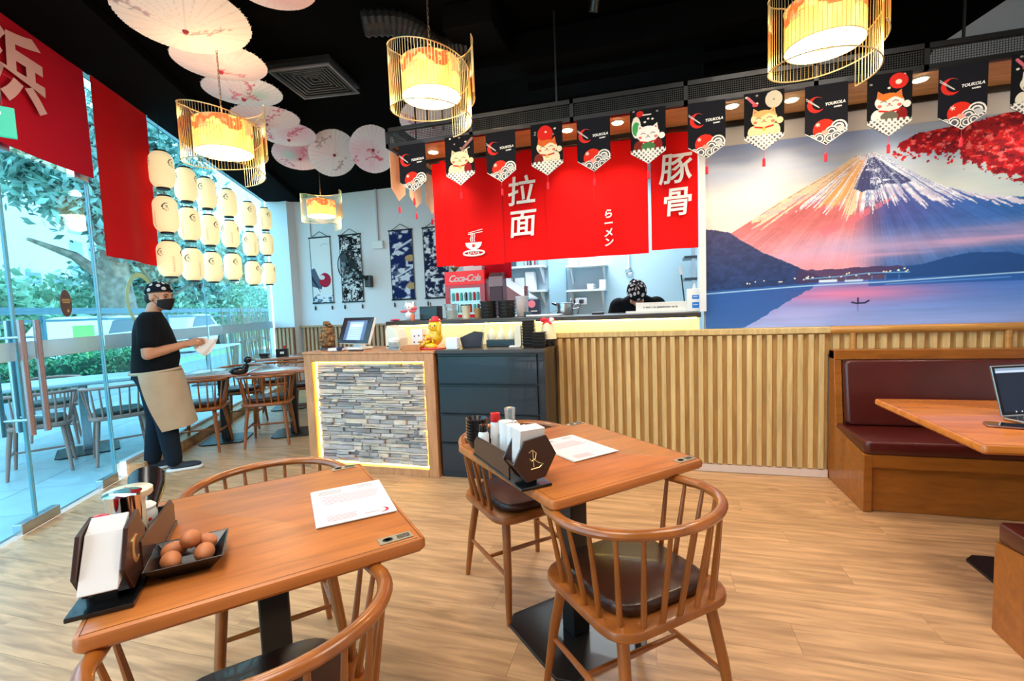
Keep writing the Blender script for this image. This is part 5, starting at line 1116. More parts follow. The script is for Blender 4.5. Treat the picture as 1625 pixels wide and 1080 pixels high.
# ---------------------------------------------------------------- paper umbrellas under the ceiling
def umbrella(label, loc, D, k, base, pink, seed, roll=0.0, style=0):
    R = D/2; g = np.random.default_rng(seed)
    t = thing('paper_umbrella', label, 'umbrella', loc, 0, 'paper umbrellas under the ceiling')
    dn = Vector((0, 0, -1)); tocam = (Vector((0, 0, 1.333))-Vector(loc)).normalized()
    nrm = (dn*(1-k)+tocam*k+Vector((roll, 0, 0))).normalized()
    M = nrm.to_track_quat('Z', 'Y').to_matrix().to_4x4()
    cv = Canvas(-R, -R, R, R, D/84, base); rr = np.hypot(cv.X, cv.Y)/R; an = np.arctan2(cv.Y, cv.X)
    n1 = cv.noise(0.16, 0.16, seed+1); n2 = cv.noise(0.05, 0.05, seed+2)
    c0 = g.uniform(-0.15, 0.15, 2)
    wash = np.clip(1-np.hypot(cv.X-R*0.5*math.cos(seed), cv.Y-R*0.5*math.sin(seed))/(R*0.85), 0, 1)*n1*2.2
    cv.put(wash, pink, 0.55)
    if style == 1: cv.put(np.clip(1-np.hypot(cv.X+R*0.35, cv.Y-R*0.1)/(R*0.4), 0, 1), 'A8DCC8', 0.8)
    col = {0: '7A7268', 1: 'D0707A', 2: 'B84C5C'}[style]
    for b in range(3):
        x, y = g.uniform(-0.8, 0.3)*R, g.uniform(-0.7, 0.7)*R; a = g.uniform(0, 2*PI); pts = [(x, y)]
        for s in range(7):
            a += g.uniform(-0.5, 0.5); x += math.cos(a)*0.09*R; y += math.sin(a)*0.09*R; pts.append((x, y))
            if s % 2: cv.line([(x, y), (x+math.cos(a+1)*0.12*R, y+math.sin(a+1)*0.12*R)], 0.005, col, 0.8)
        cv.line(pts, 0.007, col, 0.85)
        for s in range(9): q = pts[g.integers(0, len(pts))]; cv.ell(q[0]+g.uniform(-0.03, 0.03), q[1]+g.uniform(-0.03, 0.03), 0.014, 0.011, 'E07888' if style else 'C8A0A0', a=0.8)
    ribs = np.abs(((an*28/(2*PI)) % 1)-0.5); cv.put((ribs > 0.44) & (rr > 0.05), 'B8B0A4', 0.30)
    seg = 28; poly = rr*np.cos(((an*seg/(2*PI)) % 1-0.5)*2*PI/seg)
    sh = cv.mesh('paper_canopy', t, M, VCB, poly < 0.985, lambda X, Y: 0.05-0.22*np.hypot(X, Y))
    m_ = MB(); 
    for i in range(seg):
        a = 2*PI*i/seg; m_.cyl((0.012*math.cos(a), 0.012*math.sin(a), 0.040), (R*0.99*math.cos(a), R*0.99*math.sin(a), 0.043-0.22*R), 0.0012, n=4, M=M, cap=False)
    tag(m_.build('ribs', mat('bamboo_rib', 'DDD2C0', 0.6), t), kind='stuff')
    MB().lathe([(0.016, 0.028), (0.018, 0.048), (0.010, 0.062), (0, 0.064)], n=14, M=M).build('cap', mat('red_cap', 'A02030', 0.5), t, True)
    MB().cyl((0, 0, 0.04), (0, 0, -0.10), 0.006, n=8, M=M).build('handle', WOODB, t)
    MB().cyl((0, 0, 0), (0, 0, CH-loc[2]), 0.0012, n=4).build('string', BLACK, t)
umbrella('pink paper umbrella cut off by the upper picture edge', (-1.93, 2.26, 3.12), 0.46, 0.0, 'EEDCD8', 'E49AA4', 21, 0, 2)
umbrella('largest cream paper umbrella with grey branch print, above the lantern corner lamp', (-2.649, 2.341, 3.10), 0.73, 0.08, 'EEE4D8', 'F0DCC8', 22, 0, 0)
umbrella('pink-edged paper umbrella with tree branches, below the largest one', (-2.91, 2.83, 3.13), 0.62, 0.0, 'F2E2DC', 'E89AA0', 23, 0, 2)
umbrella('white paper umbrella with a mint green patch', (-3.136, 3.252, 3.14), 0.60, 0.0, 'F0F0EC', 'F0C8CC', 24, 0, 1)
umbrella('salmon paper umbrella between the mint one and the wire lamp', (-3.396, 3.769, 3.16), 0.60, 0.0, 'F0DCD6', 'E89890', 25, 0, 2)
umbrella('pale pink paper umbrella above the deep pink one', (-3.587, 4.281, 3.2), 0.555, 0.12, 'F2E4E2', 'EAA8B4', 26, 0, 2)
umbrella('deep pink and mint paper umbrella lowest in the cluster', (-3.82, 4.72, 3.15), 0.60, 0.30, 'F0DCE0', 'E0708C', 27, 0, 1)
umbrella('white tilted paper umbrella beside the deep pink one', (-3.40, 4.76, 3.13), 0.55, 0.62, 'F2EEEA', 'F0D0CC', 28, 0.25, 0)
umbrella('white and pink round paper umbrella facing the room', (-2.90, 4.78, 3.12), 0.52, 0.85, 'F2ECEC', 'EC98AC', 29, 0, 2)
umbrella('greyish paper umbrella half hidden behind the canopy mesh', (-1.866, 4.13, 3.04), 0.62, 0.30, 'D8D0D6', 'D0A0B0', 30, 0, 2)

# ---------------------------------------------------------------- paper lanterns in the window
LR = 0.104; LH = 0.172
def lrf(z): q = np.clip(np.abs(z)/LH, 0, 1); return LR*np.where(q < 0.45, 1.0, np.sqrt(np.clip(1-((q-0.45)/0.62)**2.2, 0, 1)))
cv = Canvas(-PI*LR, -LH*0.985, PI*LR, LH*0.985, 0.0075, 'F6E4AE')
cv.c *= (0.97+0.04*np.sin(cv.Y*2*PI/0.022))[..., None]
for k in range(3):
    cx = -PI*LR+(k+0.5)*2*PI*LR/3; m1 = cv.ellm(cx, 0.06, 0.036) & ~cv.ellm(cx+0.006, 0.06, 0.029); m1 &= ~((cv.X > cx+0.012) & (np.abs(cv.Y-0.06) < 0.014)); cv.put(m1, '3A2A28', 0.9)
    cv.line([(cx-0.006, 0.072), (cx+0.012, 0.068), (cx, 0.055), (cx+0.014, 0.048)], 0.006, '4A3A38', 0.9)
cx = -PI*LR+1.0*2*PI*LR/3
for k in range(7): cv.line([(cx-0.012, 0.02-k*0.022), (cx+0.008, 0.012-k*0.022), (cx-0.004, 0.004-k*0.022)], 0.005, '8A6A5A', 0.7)
ln0 = thing('paper_lantern', 'x', 'lantern', (0, 0, 0), 0, 'cream paper lanterns in the window')
LM_ = vmat('daylit_lantern_paper', 0.8, 0.62)  # paper's emission imitates daylight shining through from behind
b_ = cv.mesh('paper_body', ln0, Matrix.Identity(4), LM_); wrap(b_, LR, 0, 0, lrf)
for s in (-1, 1):
    MB().lathe([(0.052, -0.010), (0.056, -0.010), (0.056, 0.010), (0.052, 0.010)], (0, 0, s*0.174), 20).build('rim_band', BLACK, ln0, True)
MB().tube([(-0.045, 0, 0.183), (-0.045, 0, 0.222), (0.045, 0, 0.222), (0.045, 0, 0.183)], 0.0022, 5).build('wire_bail', BLACKM, ln0)
cols = [((-4.50, 3.59), (2.77, 2.345, 1.915)), ((-4.70, 4.00), (2.745, 2.33, 1.905)), ((-4.92, 4.44), (2.77, 2.345, 1.92)), ((-5.22, 5.02), (2.80, 2.40, 1.98)), ((-5.55, 5.68), (2.80, 2.37, 1.955)), ((-5.89, 6.35), (2.87, 2.47, 2.00))]
cn = ['next to the red curtain', 'in the second column from the red curtain', 'in the third column from the red curtain', 'in the fourth column from the red curtain', 'in the second column from the white pillar', 'next to the white pillar']
rn = ['top', 'middle', 'bottom']; first = True
for ci, ((x, y), zs) in enumerate(cols):
    for ri, z in enumerate(zs):
        lab = '%s cream paper lantern %s' % (rn[ri], cn[ci])
        if first: ln0.location = (x, y, z); ln0['label'] = lab; L_ = ln0; first = False
        else: L_ = dup(ln0, lab, (x, y, z))
        L_.rotation_euler = (0, 0, -1.9+ci*0.35+ri*1.3)
        if ri == 0: MB().cyl((0, 0, 0.222), (0, 0, CH-z), 0.0015, n=4).build('cord', BLACK, L_)

# ---------------------------------------------------------------- cloth
def cloth(mb, x0, x1, z0, z1, wav, M, nx=14, nz=10, th=0.002, hem=0.0):
    vs = []; 
    for s in (0, 1):
        for j in range(nz+1):
            for i in range(nx+1):
                u = i/nx; v = j/nz; x = x0+(x1-x0)*u; z = z0+(z1-z0)*v+hem*(1-v)*(u-0.5)
                vs.append((x, wav(u, v)+(-th/2 if s == 0 else th/2), z))
    w = nx+1; n = w*(nz+1); fs = []
    for j in range(nz):
        for i in range(nx):
            a = j*w+i; fs.append((a, a+1, a+w+1, a+w)); fs.append((n+a, n+a+w, n+a+w+1, n+a+1))
    for i in range(nx): fs.append((i, n+i, n+i+1, i+1)); a = nz*w+i; fs.append((a, a+1, n+a+1, n+a))
    for j in range(nz): a = j*w; fs.append((a, a+w, n+a+w, n+a)); a = j*w+nx; fs.append((a, n+a, n+a+w, a+w))
    return mb.add(vs, fs, M)
def wv(a, f, p): return lambda u, v: a*(1-0.6*v)*math.sin(f*u*2*PI+p)+0.004*math.sin(5*v+p)
TXF = lambda x, y, z: frame((x, y, z), (1, 0, 0), (0, 0, 1), (0, -1, 0))
NY = 3.865
ropem = MB().cyl((-1.80, NY+0.004, 2.59), (0.39, NY+0.004, 2.59), 0.012, n=10).build('noren_rod', WOODB, None, True); tag(ropem, 'dark rod carrying the red noren curtains over the hatch', 'rod')
na = thing('noren_curtain', 'red noren with the white ramen bowl drawing at the end of the hatch', 'curtain', (-1.78, NY, 0))
def npan(t, x0, x1, z0, p, ox=-1.78): cloth(MB(), x0-ox, x1-ox, z0, 2.60, wv(0.010, 1.2, p), Matrix.Identity(4)).build('cloth_panel', RED, t, True)
npan(na, -1.78, -1.617, 1.70, 0.2); npan(na, -1.617, -1.155, 1.69, 1.4)
bf = Matrix.Translation((1.78-1.42, -0.016, 1.80))
m_ = MB(); m_.prism([(0.075*math.cos(a), 0.062*math.sin(a)) for a in np.linspace(PI, 2*PI, 16)], -0.001, 0.001, Matrix.Translation((1.78-1.42, -0.016, 1.885)) @ FACING.copy())
m_.build('bowl_print', PRINTW, na)
m_ = MB(); FB = Matrix.Translation((1.78-1.42, -0.017, 1.885)) @ FACING
for dx in (-0.02, -0.005, 0.012): m_.tube([(dx, 0.005, 0), (dx-0.006, 0.03, 0), (dx+0.004, 0.055, 0), (dx-0.004, 0.075, 0)], 0.004, 5, M=FB)
m_.tube([(-0.045, 0.07, 0), (0.085, 0.085, 0)], 0.0035, 5, M=FB); m_.tube([(-0.045, 0.082, 0), (0.085, 0.105, 0)], 0.0035, 5, M=FB)
m_.tube([(0.095*math.cos(a), -0.09+0.022*math.sin(a), 0) for a in np.linspace(0, 2*PI, 25)[:-1]], 0.008, 6, True, FB); m_.build('bowl_drawing', PRINTW, na)
q = MB(); FR_ = Matrix.Translation((1.78-1.42, -0.019, 1.797)) @ FACING
for i_, xx in enumerate((-0.045, -0.023, -0.001, 0.021, 0.043)): q.tube([(xx-0.007, -0.012, 0), (xx-0.003, 0.012, 0), (xx+0.003, -0.006, 0), (xx+0.007, 0.011 if i_ % 2 else -0.012, 0)], 0.003, 5, M=FR_)
q.build('small_lettering', PRINTW, na)
m_ = MB(); m_.lathe([(0, 0), (0.014, 0), (0.014, 0.001), (0, 0.001)], n=12, M=FB @ Matrix.Translation((0, -0.028, 0.001))); m_.build('flower_print', PRINTR, na)
nb = thing('noren_curtain', 'wide red noren with two large white Chinese characters and small Japanese lettering', 'curtain', (-1.15, NY, 0))
for a, b, p in ((-1.15, -0.787, 0.4), (-0.787, -0.392, 2.2), (-0.392, 0.018, 3.5)): npan(nb, a, b, 1.70, p, -1.15)
def brush(ch, size, x, z, t, ox, name='brush_character', sh=0.08): text(ch, size, PRINTW, t, frame((x-ox, -0.022, z), (1, 0, 0.03), (0, 0, 1), (0, -1, 0)), name, 0.0012, sh, 1, 0.0035)
brush('拉', 0.245, -0.985, 2.255, nb, -1.15); brush('面', 0.24, -0.985, 1.995, nb, -1.15)
for i, ch in enumerate('らーメン'): text(ch, 0.075, PRINTW, nb, frame((-0.285+1.15, -0.022, 2.02-0.073*i), (1, 0, 0.05), (0, 0, 1), (0, -1, 0)), 'small_character', 0.001, 0.1, 1, 0.002)
nc = thing('noren_curtain', 'red noren with two white characters next to the mural', 'curtain', (0.04, NY, 0))
npan(nc, 0.04, 0.378, 1.72, 1.1, 0.04)
brush('豚', 0.24, 0.215, 2.30, nc, 0.04); brush('骨', 0.225, 0.225, 2.055, nc, 0.04)
nd = thing('inner_noren', 'darker crimson curtain hanging deeper in the kitchen doorway', 'curtain', (-1.75, 4.7, 0))
cloth(MB(), 0.0, 0.42, 1.62, 2.55, wv(0.015, 1.5, 0.5), Matrix.Identity(4)).build('cloth_panel', REDC, nd, True)

# curtains on the storefront
CM = GM
def curt(name, label, s0, s1, z0, z1, hem, y=-0.06, m=REDC):
    t = thing(name, label, 'curtain', (0, 0, 0)); cloth(MB(), s0, s1, z0, z1, lambda u, v: y+0.018*(1-0.5*v)*math.sin(u*9+1), CM, 22, 12, 0.002, hem).build('cloth_panel', m, t, True); return t
k1 = curt('storefront_banner', 'broad crimson banner with a pink character above the glass door', -2.2, -0.02, 2.47, 3.33, 0.0)
k2 = curt('storefront_curtain', 'long narrow red curtain beside the paper lanterns', 0.06, 0.84, 1.86, 3.30, -0.02, -0.075, mat('bright_red_cloth', 'CC0C14', 0.8, spec=0.15))
MB().bb((-2.25, -0.065, 3.33), (-0.0, -0.045, 3.345), CM).build('top_rod', STEEL, k1); MB().bb((0.04, -0.085, 3.295), (0.86, -0.065, 3.31), CM).build('top_rod', STEEL, k2)
text('浜', 0.50, PRINTP, k1, GM @ frame((-0.74, -0.085, 2.96), (1, 0, 0), (0, 0, 1), (0, -1, 0)), 'brush_character', 0.0012, 0.06, 1, 0.018)
ex = thing('exit_sign', 'green lit exit sign with white letters hanging at the picture edge', 'sign', (-3.53, 1.84, 2.40), math.radians(62))
MB().bb((-0.28, -0.012, 0), (0.10, 0.012, 0.17)).build('sign_panel', mat('exit_green', '2CB394', 0.4, emit='1FA888', es=0.6), ex, bev=0.003)
text('EXIT', 0.13, mat('exit_white', 'FFFFFF', emit='FFFFFF', es=0.6), ex, frame((-0.09, -0.0135, 0.085), (1, 0, 0), (0, 0, 1), (0, -1, 0)), 'lettering', 0.001, 0, 1, 0.002)
for xx in (-0.2, 0.05): MB().cyl((xx, 0, 0.17), (xx, 0, CH-2.40), 0.003, n=6).build('hanger', STEEL, ex)

# ---------------------------------------------------------------- canopy banners
BW = 0.228; pent = [(-BW/2, 0), (BW/2, 0), (BW/2, -0.285), (0, -0.362), (-BW/2, -0.285)]
def wavearc(cv, cx, cy, r, c1, c2):
    for q, c in ((1.0, c1), (0.78, c2), (0.56, c1), (0.34, c2)): cv.put(cv.ellm(cx, cy, r*q) & (cv.Y > cy-0.001), c)
def logo_canvas():
    cv = Canvas(-BW/2+0.001, -0.362, BW/2-0.001, -0.001, 0.0019, '1A1A20')
    cv.put(cv.ellm(-0.055, -0.115, 0.047) & ~cv.ellm(-0.038, -0.108, 0.040), 'D83028')
    cv.put(cv.ellm(-0.055, -0.115, 0.047) & ~cv.ellm(-0.050, -0.117, 0.045) & (cv.X > -0.055), 'C05048')
    for d in (0, 0.010): cv.line([(-0.108, -0.072-d), (-0.040+d*0.2, -0.130-d*0.4)], 0.003, 'F0ECE4')
    cv.ell(0.012-0.02, -0.268, 0.062, 0.062, 'E03020'); 
    for s in range(3): a = s*PI/3+0.3; cv.line([(-0.045-0.012*math.cos(a), -0.236-0.012*math.sin(a)), (-0.045+0.012*math.cos(a), -0.236+0.012*math.sin(a))], 0.004, 'F6E8D8')
    for (cx, cy, r) in ((0.068, -0.262, 0.044), (0.030, -0.286, 0.036), (0.085, -0.300, 0.034), (-0.035, -0.318, 0.034), (0.020, -0.322, 0.030), (0.055, -0.312, 0.03), (-0.075, -0.312, 0.02)): 
        for q, c in ((1, 'F2E8DC'), (0.80, '2A2A33'), (0.62, 'F2E8DC'), (0.40, '5A5A64')): cv.ell(cx, cy, r*q, r*q, c)
    cv.ell(0.075, -0.268, 0.022, 0.015, 'C8C4C0'); cv.ell(-0.005, -0.285, 0.02, 0.014, 'F0A090')
    ed = cv.inpoly(pent); edge = (cv.Y < -0.285+0.006-(BW/2-np.abs(cv.X))*0.675) ; cv.put(edge, 'F0E8E0')
    return cv
def cat_canvas(body, ear, extra, seed):
    cv = Canvas(-BW/2+0.001, -0.362, BW/2-0.001, -0.001, 0.0019, '16161A'); g = np.random.default_rng(seed)
    for i in range(6): cv.ell(g.uniform(-0.1, 0.1), g.uniform(-0.09, -0.01), 0.008, 0.006, 'E8DCC8' if i % 2 else '8A8880')
    if extra == 'fan': cv.ell(0.055, -0.055, 0.048, 0.052, 'C8BEA8'); cv.ell(0.055, -0.055, 0.006, 0.006, '8A8070'); cv.line([(-0.09, -0.03), (-0.05, -0.075)], 0.016, 'D86878'); cv.ell(-0.05, -0.078, 0.016, 0.010, 'C04858')
    if extra == 'sun': cv.ell(-0.01, -0.075, 0.055, 0.060, 'D82820'); cv.ell(-0.005, -0.06, 0.008, 0.006, 'E8DCC8')
    if extra == 'bottle': cv.ell(-0.075, -0.115, 0.030, 0.07, 'E4DCC8'); cv.ell(-0.075, -0.125, 0.026, 0.045, '3FA05A'); cv.ell(-0.05, -0.03, 0.024, 0.02, 'C82820'); cv.line([(-0.03, -0.04), (0.02, -0.04)], 0.007, 'F0E8E0')
    if extra == 'maple': cv.ell(0.045, -0.05, 0.048, 0.044, 'D83028'); cv.ell(0.045, -0.055, 0.016, 0.014, 'F0E0D0')
    if extra == 'swish': cv.line([(0.02, -0.10), (0.10, -0.03)], 0.02, '9A6A66'); cv.line([(-0.02, -0.13), (0.08, -0.09)], 0.006, 'C8BEA8')
    cv.ell(0.0, -0.235, 0.062, 0.060, body); cv.ell(-0.06, -0.25, 0.034, 0.045, '7A2A20' if extra in ('bottle', 'sun') else body); cv.ell(0.062, -0.245, 0.030, 0.045, '8A2020' if extra in ('bottle', 'swish', 'maple') else body)
    for s in (-1, 1):
        cv.poly([(s*0.066, -0.150), (s*0.060, -0.098), (s*0.022, -0.125)], ear); cv.poly([(s*0.058, -0.145), (s*0.055, -0.112), (s*0.030, -0.128)], 'C86A5A')
    cv.ell(0.0, -0.165, 0.074, 0.052, body)
    if ear != body: cv.put(cv.ellm(0, -0.165, 0.074, 0.052) & (cv.Y > -0.147+0.01*np.sin(cv.X*60)), ear)
    cv.ell(0.088, -0.185, 0.020, 0.020, body)
    for s in (-1, 1):
        cv.line([(s*0.045, -0.163), (s*0.030, -0.156), (s*0.016, -0.164)], 0.0035, '4A2A28'); cv.ell(s*0.050, -0.185, 0.011, 0.009, 'E0705A')
    cv.ell(0, -0.175, 0.005, 0.004, 'B84A40'); cv.line([(-0.014, -0.187), (0, -0.181), (0.014, -0.187)], 0.003, '4A2A28')
    cv.line([(-0.05, -0.212), (0, -0.222), (0.05, -0.212)], 0.010, 'C82820'); cv.ell(0, -0.228, 0.011, 0.011, 'E0B050')
    if extra in ('bottle', 'maple'): cv.ell(0.0, -0.247, 0.045, 0.028, '4A7A48' if extra == 'bottle' else '6E6A5A')
    p = 0.030; u = (cv.X+cv.Y)/p; v = (cv.X-cv.Y)/p; fu = np.abs(u-np.round(u)); fv = np.abs(v-np.round(v)); zone = cv.Y < -0.262+0.006*np.cos(cv.X*2*PI/p)
    cv.put(zone, '1C181A'); cv.put(zone & ((fu < 0.20) | (fv < 0.20)), 'F4ECE0'); cv.put(zone & (np.abs(fu-0.34) < 0.05) & (fv > 0.2), 'D8CEC0')
    return cv
TASM = mat('red_tassel', 'E02038', 0.7)
def tassel(t, z=-0.362, y=0.0):
    MB().cyl((0, y, z), (0, y, z-0.045), 0.0012, n=4).build('tassel_cord', TASM, t); MB().lathe([(0, 0), (0.009, -0.012), (0.0095, -0.055), (0, -0.058)], (0, y, z-0.040), 8).build('tassel', TASM, t, True)
def banner(label, cvs, txt, tas=True):
    t = thing('canopy_banner', label, 'banner', (0, 0, 0), 0, 'pointed banners along the canopy')
    MB().prism(pent, -0.001, 0.001, FACING).build('cloth_flag', mat('black_flag_cloth', '16161A', 0.8, spec=0.15), t)
    cvs.mesh('flag_print', t, FACING @ Matrix.Translation((0, 0, 0.002)), VCB, cvs.inpoly(pent))
    if txt:
        text('TOUKOLA', 0.0225, PRINTW, t, frame((0.045, -0.004, -0.118), (1, 0, 0.06), (0, 0, 1), (0, -1, 0)), 'lettering', 0.0005, 0.2, 1.0, 0.0008)
        text('RAMEN', 0.012, PRINTW, t, frame((0.060, -0.004, -0.140), (1, 0, 0.06), (0, 0, 1), (0, -1, 0)), 'lettering', 0.0005, 0.1, 1.0, 0.0006)
    return t
LGB = banner('x', logo_canvas(), True); tassel(LGB)
spots = [(-1.724, 'logo', 'black banner with red crescent logo at the far corner of the canopy'), (-1.332, 'swish', 'banner with a plump cream cat and pink swish, first cat banner from the corner'),
         (-1.010, 'logo', 'crescent logo banner above the characters on the wide red noren'), (-0.668, 'sun', 'banner with a cat under a big red sun'),
         (-0.339, 'logo', 'crescent logo banner in the middle of the wide red noren'), (0.022, 'bottle', 'banner with a white cat beside a green bottle'),
         (0.387, 'logo', 'crescent logo banner where the red curtains meet the mural'), (0.723, 'fan', 'banner with a beige cat under a round grey fan'),
         (1.065, 'logo', 'crescent logo banner above the volcano slope'), (1.39, 'maple', 'banner with an orange-eared cat and red disc'),
         (1.743, 'logo', 'crescent logo banner over the red maple leaves'), (2.075, 'cream', 'cat banner cut off by the picture edge')]
for i, (x, kd, lab) in enumerate(spots):
    if kd == 'logo':
        if i == 0: o = LGB; o['label'] = lab
        else: o = dup(LGB, lab, (0, 0, 0))
    else:
        body, ear, ex_ = {'swish': ('E8D4AC', 'E8D4AC', 'swish'), 'sun': ('F0DCB8', 'D8642A', 'sun'), 'bottle': ('F2EAE0', 'F2EAE0', 'bottle'), 'fan': ('E8CC9C', 'E0A868', 'fan'), 'maple': ('F0E4D8', 'E07830', 'maple'), 'cream': ('E8DCC4', 'E8DCC4', 'fan')}[kd]
        o = banner(lab, cat_canvas(body, ear, ex_, i), False); tassel(o)
    o.location = (x, 3.394, 2.60+(0.01 if i % 2 else 0)); o.rotation_euler = (0, 0, 0.03*math.sin(i*2.3))
PEACH = mat('peach_banner_back', 'E4BE9A', 0.8, noise=0.15, nscale=14)
for i, (yy, lab) in enumerate(((3.53, 'pale peach banner seen from behind, nearest along the canopy side'), (3.83, 'pale peach banner seen from behind, middle of the canopy side'), (4.14, 'pale peach banner seen from behind, deepest along the canopy side'))):
    t = thing('side_banner', lab, 'banner', (-1.93, yy, 2.58), PI/2, 'side banners of the canopy')
    MB().prism(pent, -0.0015, 0.0015, FACING).build('cloth_flag', PEACH, t); tassel(t, -0.362)

# ---------------------------------------------------------------- back wall: scrolls, fan, conduit
def scroll(label, X0, X1, z0, z1, cv, cord=True):
    w = X1-X0; h = z1-z0; t = thing('hanging_scroll', label, 'scroll', ((X0+X1)/2, 7.195, z0), 0, 'hanging scrolls on the back wall')
    MB().bb((-w/2, -0.006, 0), (w/2, -0.002, h)).build('cloth_backing', PLASTW, t)
    cv.mesh('scroll_print', t, frame((0, -0.008, 0), (1, 0, 0), (0, 0, 1), (0, -1, 0)), VCB)
    for zz in (0, h): MB().cyl((-w/2-0.015, -0.012, zz), (w/2+0.015, -0.012, zz), 0.012, n=8).build('scroll_rod', BLACKM, t, True)
    for s in (-1, 1): MB().bb((s*w/2-0.006, -0.010, 0), (s*w/2+0.006, -0.007, h)).build('side_edge', BLACKM, t)
    MB().tube([(-w*0.42, -0.012, h), (0, -0.008, h+0.10), (w*0.42, -0.012, h)], 0.005, 5).build('hanging_cord', BLACKM, t)
    for s in (-1, 1): MB().lathe([(0, 0), (0.012, -0.01), (0.013, -0.07), (0, -0.075)], (s*w*0.42, -0.012, -0.05), 8).build('scroll_tassel', BLACKM, t, True); MB().cyl((s*w*0.42, -0.012, 0), (s*w*0.42, -0.012, -0.05), 0.002, n=4).build('tassel_cord', BLACKM, t)
SHH = 1.15
def scv(w, c): return Canvas(-w/2, 0.0, w/2, SHH, 0.0068, c)
c1_ = scv(0.42, 'EDE9E6'); c1_.poly([(-0.21, 0.30), (-0.21, 0.60), (-0.14, 0.62), (-0.06, 0.45), (0.0, 0.30), (-0.02, 0.24)], '5A6478'); c1_.ell(0.06, 0.40, 0.125, 0.125, 'B82840'); c1_.ell(0.0, 0.45, 0.06, 0.04, 'E8DCDC'); c1_.poly([(-0.21, 0.42), (-0.21, 0.5), (-0.08, 0.28), (-0.04, 0.18)], '2A303E')
c1_.poly([(-0.21, 0.0), (-0.21, 0.10), (-0.1, 0.16), (0.05, 0.08), (0.21, 0.14), (0.21, 0.0)], '5C6A7C'); c1_.put((c1_.Y < 0.14) & (c1_.noise(0.06, 0.03, 3) > 0.5), 'E8EAEE'); c1_.line([(0.0, 1.0), (0.1, 1.04), (0.16, 1.02)], 0.006, 'B0A8A8')
c2_ = scv(0.42, '1C1C20'); n_ = c2_.noise(0.065, 0.055, 61, 2); m2_ = c2_.noise(0.03, 0.03, 62, 2); c2_.put(n_ > 0.50, 'E8E4E2'); c2_.put((n_ > 0.5) & (m2_ > 0.60), '4A4A50'); c2_.put((np.abs(n_-0.56) < 0.012), '5A5A60'); c2_.put((n_ < 0.4) & (m2_ > 0.62), 'A8A6A6')
c3_ = scv(0.42, '1E2C5E'); n_ = c3_.noise(0.10, 0.07, 71, 2); m3_ = c3_.noise(0.03, 0.015, 72, 2); c3_.put((n_ > 0.52), '7C86A0'); c3_.put((n_ > 0.52) & (m3_ > 0.5), '2C3A64'); c3_.put((n_ > 0.64), 'D8DCE6')
for a in (0.22, 0.68): c3_.ell(0.16, a, 0.10, 0.055, 'C0A070')
for a in (0.45, 0.90): c3_.line([(-0.1, a-0.06), (0.2, a+0.08)], 0.035, 'E4E6EC', 0.9); c3_.line([(-0.1, a-0.085), (0.2, a+0.055)], 0.012, '4A5680')
c4_ = scv(0.42, '222A48'); n_ = c4_.noise(0.07, 0.05, 81, 2); m4_ = c4_.noise(0.02, 0.02, 82, 2); c4_.put(n_ > 0.45, 'B8B8C0'); c4_.put((n_ > 0.45) & (m4_ > 0.55), '55586A'); c4_.put(n_ > 0.62, 'F0EEF0')
for lab, X0, X1, cv in (('white hanging scroll with a red sun and grey mountain', -5.74, -5.32, c1_), ('black and white blossom-patterned hanging scroll behind the fan', -5.13, -4.71, c2_), ('navy hanging scroll with gold ovals and clouds', -4.15, -3.73, c3_), ('grey and navy patterned hanging scroll beside the red noren', -3.53, -3.11, c4_)): scroll(lab, X0, X1, 1.51, 1.51+SHH, cv)
fn = thing('wall_fan', 'black round wall fan mounted over the blossom scroll', 'fan', (-4.56, 7.17, 1.88))
FX, FY, FZ = -0.20, -0.34, 0.23; FR = 0.235
FM = Matrix.Translation((FX, FY, FZ)) @ Matrix.Rotation(math.radians(-18), 4, 'Z') @ Matrix.Rotation(math.radians(90), 4, 'X')
GRL = mat('black_wire', '1A1A1C', 0.4)
for rr_ in (FR,): MB().tube([(rr_*math.cos(a), rr_*math.sin(a), 0) for a in np.linspace(0, 2*PI, 37)[:-1]], 0.008, 6, True, FM).build('guard_rim', GRL, fn, True)
m_ = MB()
for i in range(60):
    a = 2*PI*i/60; c, s = math.cos(a), math.sin(a); m_.tube([(0.05*c, 0.05*s, 0.055), (FR*0.7*c, FR*0.7*s, 0.045), (FR*c, FR*s, 0.0)], 0.0016, 3, M=FM); m_.tube([(0.05*c, 0.05*s, -0.05), (FR*0.7*c, FR*0.7*s, -0.04), (FR*c, FR*s, 0.0)], 0.0016, 3, M=FM)
tag(m_.build('guard_wires', GRL, fn), kind='stuff')
MB().lathe([(0, 0.058), (0.052, 0.055), (0.052, 0.045), (0, 0.045)], n=20, M=FM).build('badge', PLASTB, fn, True); MB().lathe([(0.035, 0.03), (0.04, 0.0), (0.03, -0.03), (0, -0.03)], n=16, M=FM).build('hub', PLASTB, fn, True)
for k in range(3):
    Mk = FM @ Matrix.Rotation(2*PI*k/3, 4, 'Z') @ Matrix.Rotation(0.4, 4, 'X'); MB().prism([(0.03, -0.02), (0.12, -0.06), (0.20, -0.05), (0.215, 0.03), (0.15, 0.07), (0.05, 0.03)], -0.0015, 0.0015, Mk).build('blade', mat('smoky_blade', '2A2C2E', 0.3), fn)
MB().cyl((FX, FY+0.05, FZ), (FX+0.05, FY+0.2, FZ), 0.06, 0.05, 14).build('motor_housing', PLASTB, fn, True); MB().tube([(FX+0.05, FY+0.14, FZ-0.03), (-0.05, -0.16, 0.05), (0, -0.05, 0.0)], [0.03, 0.028, 0.03], 10).build('arm', PLASTB, fn, True); MB().bb((-0.055, -0.08, -0.14), (0.055, 0.02, 0.06)).build('wall_bracket', PLASTB, fn, bev=0.01)
